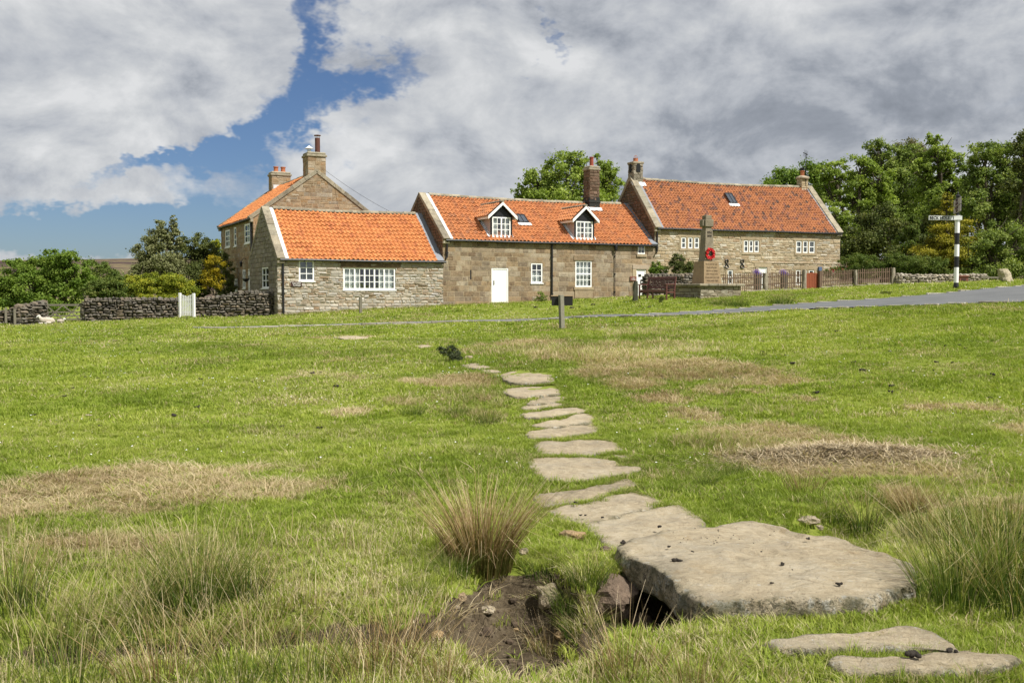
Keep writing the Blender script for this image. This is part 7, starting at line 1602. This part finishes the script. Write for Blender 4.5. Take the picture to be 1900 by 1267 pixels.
for i, (px, py, k, sc, lab) in enumerate([(1360, 567, 3, 2.2, 'grey green rush tuft in front of the memorial base'), (1375, 569, 3, 1.9, 'rush tuft just right of the memorial base'), (1455, 565, 3, 2.4, 'dark rush tuft below the mossy stone post'), (1330, 566, 3, 1.9, 'rush tuft at the left foot of the memorial front'),
                                         (1440, 563, 3, 1.9, 'smaller rush tuft left of the dark one below the fence')]): tussock(px, py, k, sc, lab, i * 1.3, 'rush tufts before the memorial and fence')
# heap of dead cut rushes
hp_ = G(1570, 850); r = np.random.default_rng(9); n = 6500; lx = r.normal(0, .72, n); ly = r.normal(0, .30, n) * (.5 + fbm(lx * 2.2, lx * 0 + 3, 3, 14)) - lx * .12 + (fbm(lx * 1.4, lx * 0, 3, 15) - .5) * .5
hh_ = .10 * np.exp(-(lx / .75) ** 2 - (ly / .32) ** 2) + .05 * np.exp(-((lx + .75) / .3) ** 2 - ((ly - .15) / .2) ** 2); hh_ *= .5 + 1. * fbm(lx * 4 + 9, ly * 4 + 3, 3, 4)
z = hf(lx + hp_.x, ly + hp_.y) - hz(hp_.x, hp_.y) + hh_ * r.uniform(.55, 1, n) + .008; da = r.uniform(0, 2 * np.pi, n); L2 = r.uniform(.05, .16, n); w2 = r.uniform(.0022, .0045, n); dz = r.normal(0, .028, n)
dx, dy = np.cos(da) * L2, np.sin(da) * L2; sx, sy = -np.sin(da) * w2, np.cos(da) * w2
V = np.stack([np.stack([lx - dx + sx, ly - dy + sy, z - dz], -1), np.stack([lx - dx - sx, ly - dy - sy, z - dz], -1), np.stack([lx - sx, ly - sy, z + .012], -1), np.stack([lx + sx, ly + sy, z + .012], -1), np.stack([lx + dx - sx, ly + dy - sy, z + dz], -1), np.stack([lx + dx + sx, ly + dy + sy, z + dz], -1)], 1)
b = np.arange(n)[:, None] * 6; F = np.concatenate([b + [[0, 1, 2, 3]], b + [[3, 2, 4, 5]]], 0); rn = np.clip(r.uniform(0, .8, n), 0, 1)
M['hay'] = leaf_mat('dead_rush', [(.16, .12, .07), (.30, .23, .14), (.42, .34, .22), (.52, .44, .30), (.60, .53, .38)], .15)
o = raw_mesh('dead_rush_heap', V.reshape(-1, 3), F, M['hay'], None, fattrs={'rnd': np.concatenate([rn, rn])}); o.location = (hp_.x, hp_.y, hz(hp_.x, hp_.y)); tag(o, 'low heap of dead grey brown cut rushes on the grass at the right', 'rush heap')

# ------------------------------------------------------------------ loose stones
M['stone_loose'] = stone_mat('loose_stone', [(.33, .26, .17), (.40, .34, .25), (.26, .20, .14), (.36, .25, .13)], lichen=.3, dark=.25, bump=.8, sc=4)
M['stone_dark'] = stone_mat('dark_loose_stone', [(.12, .085, .06), (.17, .125, .09)], lichen=.1, dark=.3, bump=.8, sc=3)  # darker brown palette for the stones at and under the bridge slab
def stone(px, py, rpx, label, mat='stone_loose', asp=(.8, .7), sink=.25, rot=0., seed=1, rnd=None, dz=0., grp=None):
    p = Gh(px, py); z0_ = hz(p.x, p.y)
    rr_ = rpx / F_ * p.y; m_ = MB(); m_.rock((0, 0, 0), (rr_, rr_ * asp[0], rr_ * asp[1]), 0, rnd if rnd is not None else random.random(), seed=seed, sub=3, amp=.32); o = m_.build('stone', M[mat], smooth=False); o.location = (p.x, p.y, z0_ + rr_ * asp[1] * (1 - 2 * sink) + dz); o.rotation_euler = (0, 0, rot); tag(o, label, 'stone', grp); return o
stone(1018, 1122, 22, 'pointed buff stone wedged in the right bank of the bare hollow', asp=(.8, 1.05), sink=.15, seed=3)
stone(902, 1134, 15, 'pale flat stone lying in the bare hollow', asp=(.7, .45), seed=5, rnd=.3)
stone(857, 1112, 9, 'small angular pale stone near the left side of the hollow', asp=(.8, .9), seed=7)
stone(848, 1128, 5, 'tiny orange stone beside the small angular one in the hollow', seed=9)
stone(812, 1182, 11, 'buff stone at the left rim of the bare hollow', seed=11)
stone(1040, 1182, 10, 'small tan stone low on the right of the hollow', seed=13, rnd=.95)
stone(957, 1170, 5, 'tiny pale pebble in the middle of the hollow', seed=15)
stone(1065, 998, 27, 'orange tinted stone in the turf beside the touching flagstones', asp=(.45, .35), rot=-.5, seed=17, rnd=.95)
stone(1140, 1128, 42, 'dark brown boulder under the left end of the bridge slab', 'stone_dark', asp=(.9, .8), seed=19, sink=.2)
stone(1185, 1165, 26, 'second dark brown stone deep under the bridge slab', 'stone_dark', asp=(.9, .7), seed=20)
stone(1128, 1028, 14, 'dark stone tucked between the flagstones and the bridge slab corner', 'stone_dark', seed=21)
stone(972, 1026, 8, 'small white stone at the root of the brown rush tussock', seed=23, rnd=.4)
stone(1497, 970, 20, 'pale mottled stone in the grass behind the bridge slab', asp=(.6, .4), seed=25, rnd=.4)
stone(1520, 981, 7, 'small white stone beside the pale mottled one', seed=26, rnd=.4)
stone(870, 667, 8, 'rounded stone behind the small dark thistle', asp=(.8, .6), seed=27)
stone(1320, 860, 6, 'small white stone showing at the edge of the dead rush heap', seed=28, rnd=.4)
stone(1665, 869, 9, 'white flat fragment on the dead rushes', asp=(.6, .3), seed=29, rnd=.4)
stone(165, 772, 6, 'white flat stone on the lawn at the left', asp=(.7, .4), seed=30, rnd=.4)
stone(205, 873, 5, 'ochre stone on the bare patch at the left', seed=31, rnd=.95)
# crumbled soil in the hollow (stuff)
r = np.random.default_rng(44); n = 1500; x = r.uniform(-3.2, 1.2, n); y = r.uniform(4.2, 6.3, n); k = (soilmask(x, y) > .55); x, y = x[k], y[k]; z = hf(x, y); s = np.clip(r.lognormal(-4.6, .55, len(x)), .004, .035); m_ = MB()
for a, b_, c, q in zip(x, y, z, s): m_.rock((a, b_, c + q * .3), (q, q * r.uniform(.7, 1), q * .7), 0, r.random(), sub=1, amp=.4)
M['soil_clod'] = plain('soil_clod', (.085, .062, .042), .95, .5, 30, .5)
tag(m_.build('soil_crumbs', M['soil_clod']), 'crumbled dark soil lying in the eroded ditch', 'soil', kind='stuff')
# ------------------------------------------------------------------ sheep droppings
M['dung'] = plain('dark_dropping', (.030, .024, .018), .85, .3, 60, .5)
def dung_mesh(seed, k):
    m_ = MB(); r_ = random.Random(seed)
    for _ in range(k): m_.rock((r_.gauss(0, .4) * (k > 1), r_.gauss(0, .3) * (k > 1), r_.uniform(0, .25)), (r_.uniform(.4, .7), r_.uniform(.35, .6), r_.uniform(.3, .5)), 0, r_.random(), sub=1, amp=.35)
    o = m_.build('dropping', M['dung'], smooth=True); me = o.data; bpy.data.objects.remove(o); return me
DM = [dung_mesh(1, 3), dung_mesh(2, 5), dung_mesh(3, 1)]
def dropping(x, y, z, s, k, label, grp): o = bpy.data.objects.new('sheep_dropping', DM[k]); COL.objects.link(o); o.location = (x, y, z); o.scale = (s, s, s); o.rotation_euler = (0, 0, random.uniform(0, 6)); tag(o, label, 'dropping', grp)
for a, b_, s in [(370, 330, .030), (837, 345, .016), (1085, 433, .018), (787, 428, .012), (950, 233, .014), (135, 250, .022), (335, 268, .014), (440, 290, .010), (742, 290, .008), (880, 370, .006)]:
    px, py = 1100 + a / 2.375, 900 + b_ / 2.375; q = G(px, py, BIGZ + .02); dropping(q.x, q.y, BIGZ + .018, s, 0, 'dark lump of sheep dung on the huge bridge slab', 'dung lumps on the bridge slab')
rr = random.Random(8)
for k in range(34):
    a, b_ = (rr.gauss(525, 26), rr.gauss(212, 18)) if k < 20 else (rr.uniform(350, 860), rr.uniform(180, 260)); q = G(1100 + a / 2.375, 900 + b_ / 2.375, BIGZ + .01); dropping(q.x, q.y, BIGZ + .012, .0085, 2, 'tiny round dropping scattered on the bridge slab', 'tiny droppings on the bridge slab')
q = G(1690, 1221, .06); dropping(q.x, q.y, .075, .034, 1, 'largest dung lump resting on the flagstone nearest the camera', None)
q = G(1763, 1208, .06); dropping(q.x, q.y, .06, .024, 1, 'dung lump on the right tip of the brownish flagstone', None)
for px, py, s in [(1223, 975, .020), (1117, 958, .014), (1086, 954, .013), (1077, 954, .012), (1066, 930, .014), (1070, 931, .011)]: q = G(px, py, .08); dropping(q.x, q.y, .075, s, 0, 'dark dung lump on the touching flagstones beyond the bridge slab', 'dung on the touching flagstones')
for k in range(46):
    px, py = (rr.uniform(60, 760), rr.uniform(640, 800)) if k < 22 else (rr.uniform(1300, 1880), rr.uniform(605, 740))
    q = G(px, py); 
    if blocked(np.array([q.x]), np.array([q.y]))[0]: continue
    dropping(q.x, q.y, hz(q.x, q.y) + .03, rr.uniform(.022, .048), k % 2, 'dark clod of dung on the open grass', 'dung clods on the open grass')
for px, py in [(1060, 572), (1075, 570), (1020, 573), (994, 571), (1187, 569), (1100, 566), (1205, 571)]: q = G(px, py); dropping(q.x, q.y, hz(q.x, q.y) + .02, rr.uniform(.05, .10), rr.choice((0, 1)), 'dark clod on the verge between the road and the brown cottage', 'clods on the verge')

# ------------------------------------------------------------------ sheep and lamb lying by the field gate
M['wool'] = plain('wool', (.50, .44, .36), .95, .25, 14, .6); M['face'] = plain('sheep_face', (.72, .70, .66), .8, .1, 14, .1)
def sheep(px, py, D, s, label, yaw, name='sheep'):
    p = P(px, py, D); g = hz(p.x, p.y); bm_ = bmesh.new()
    def ell(c, r_, rot=0.):
        ret = bmesh.ops.create_icosphere(bm_, subdivisions=3, radius=1); Mx = Matrix.Translation(c) @ Matrix.Rotation(rot, 4, 'Y') @ Matrix.Diagonal((*r_, 1)); bmesh.ops.transform(bm_, matrix=Mx, verts=ret['verts'])
    ell((0, 0, .25), (.46, .25, .26)); ell((.28, 0, .24), (.24, .24, .23)); ell((-.30, 0, .30), (.20, .19, .20)); ell((-.44, 0, .42), (.12, .11, .18), -.5)     # rump, shoulder, neck
    ell((-.55, 0, .56), (.15, .075, .085), -.35); ell((-.66, 0, .51), (.07, .055, .055), -.3); ell((-.47, .13, .60), (.035, .09, .022)); ell((-.47, -.13, .60), (.035, .09, .022))
    ell((-.36, -.18, .06), (.16, .05, .05)); ell((-.30, .20, .06), (.16, .05, .05)); ell((.20, -.26, .09), (.20, .08, .09)); ell((.05, -.28, .05), (.16, .04, .045)); ell((.52, 0, .2), (.06, .05, .10))
    me = bpy.data.meshes.new(name); bm_.to_mesh(me); bm_.free(); o = bpy.data.objects.new(name, me); COL.objects.link(o); md = o.modifiers.new('r', 'REMESH'); md.mode = 'VOXEL'; md.voxel_size = .022
    bpy.context.view_layer.update(); dg = bpy.context.evaluated_depsgraph_get(); me2 = bpy.data.meshes.new_from_object(o.evaluated_get(dg)); o.modifiers.clear(); o.data = me2; me2.materials.clear(); me2.materials.append(M['wool']); me2.materials.append(M['face'])
    for v in me2.vertices:
        if v.co.x > -.42: d = noise.noise(v.co * 16) * .02; v.co += v.co.normalized() * d
    for f in me2.polygons:
        c = f.center; f.material_index = 1 if (c.x < -.44 and c.z > .44) or c.z < .075 and c.x < .15 else 0; f.use_smooth = True
    o.location = (p.x, p.y, g + .02); o.scale = (s, s, s); o.rotation_euler = (0, 0, yaw); tag(o, label, 'sheep'); return o
sheep(87, 602.5, 43.2, .60, 'white faced ewe lying in the grass before the field gate', .15)
sheep(113, 601, 43.6, .36, 'small white lamb lying to the right of the ewe', math.pi - .3, 'lamb')
# ------------------------------------------------------------------ daisies (stuff)
r = np.random.default_rng(12); n = 5200; y = np.sqrt(r.uniform(9 ** 2, 44 ** 2, n)); x = r.uniform(-1, 1, n) * y * .55; k = (fbm(x * .5, y * .5, 3, 17) > .47) & ~blocked(x, y, -.05) & (dryness(x, y) < .5) & (r.uniform(0, 1, n) < np.where(x < 0, .9, .5)); x, y = x[k], y[k]; n = len(x)
z = hf(x, y) + .045; a = np.linspace(0, 2 * np.pi, 6, endpoint=False); s = r.uniform(.004, .0075, n) * (1 + y / 18); V = np.stack([np.stack([x + np.cos(t) * s, y + np.sin(t) * s, z + r.normal(0, .003, n)], -1) for t in a], 1)
b = np.arange(n)[:, None] * 6; F = np.concatenate([b + [[0, 1, 2, 3]], b + [[3, 4, 5, 0]]], 0); o = raw_mesh('daisies', V.reshape(-1, 3), F, M['white']); tag(o, 'tiny white daisies dotted through the grass', 'flowers', kind='stuff')
scatter()
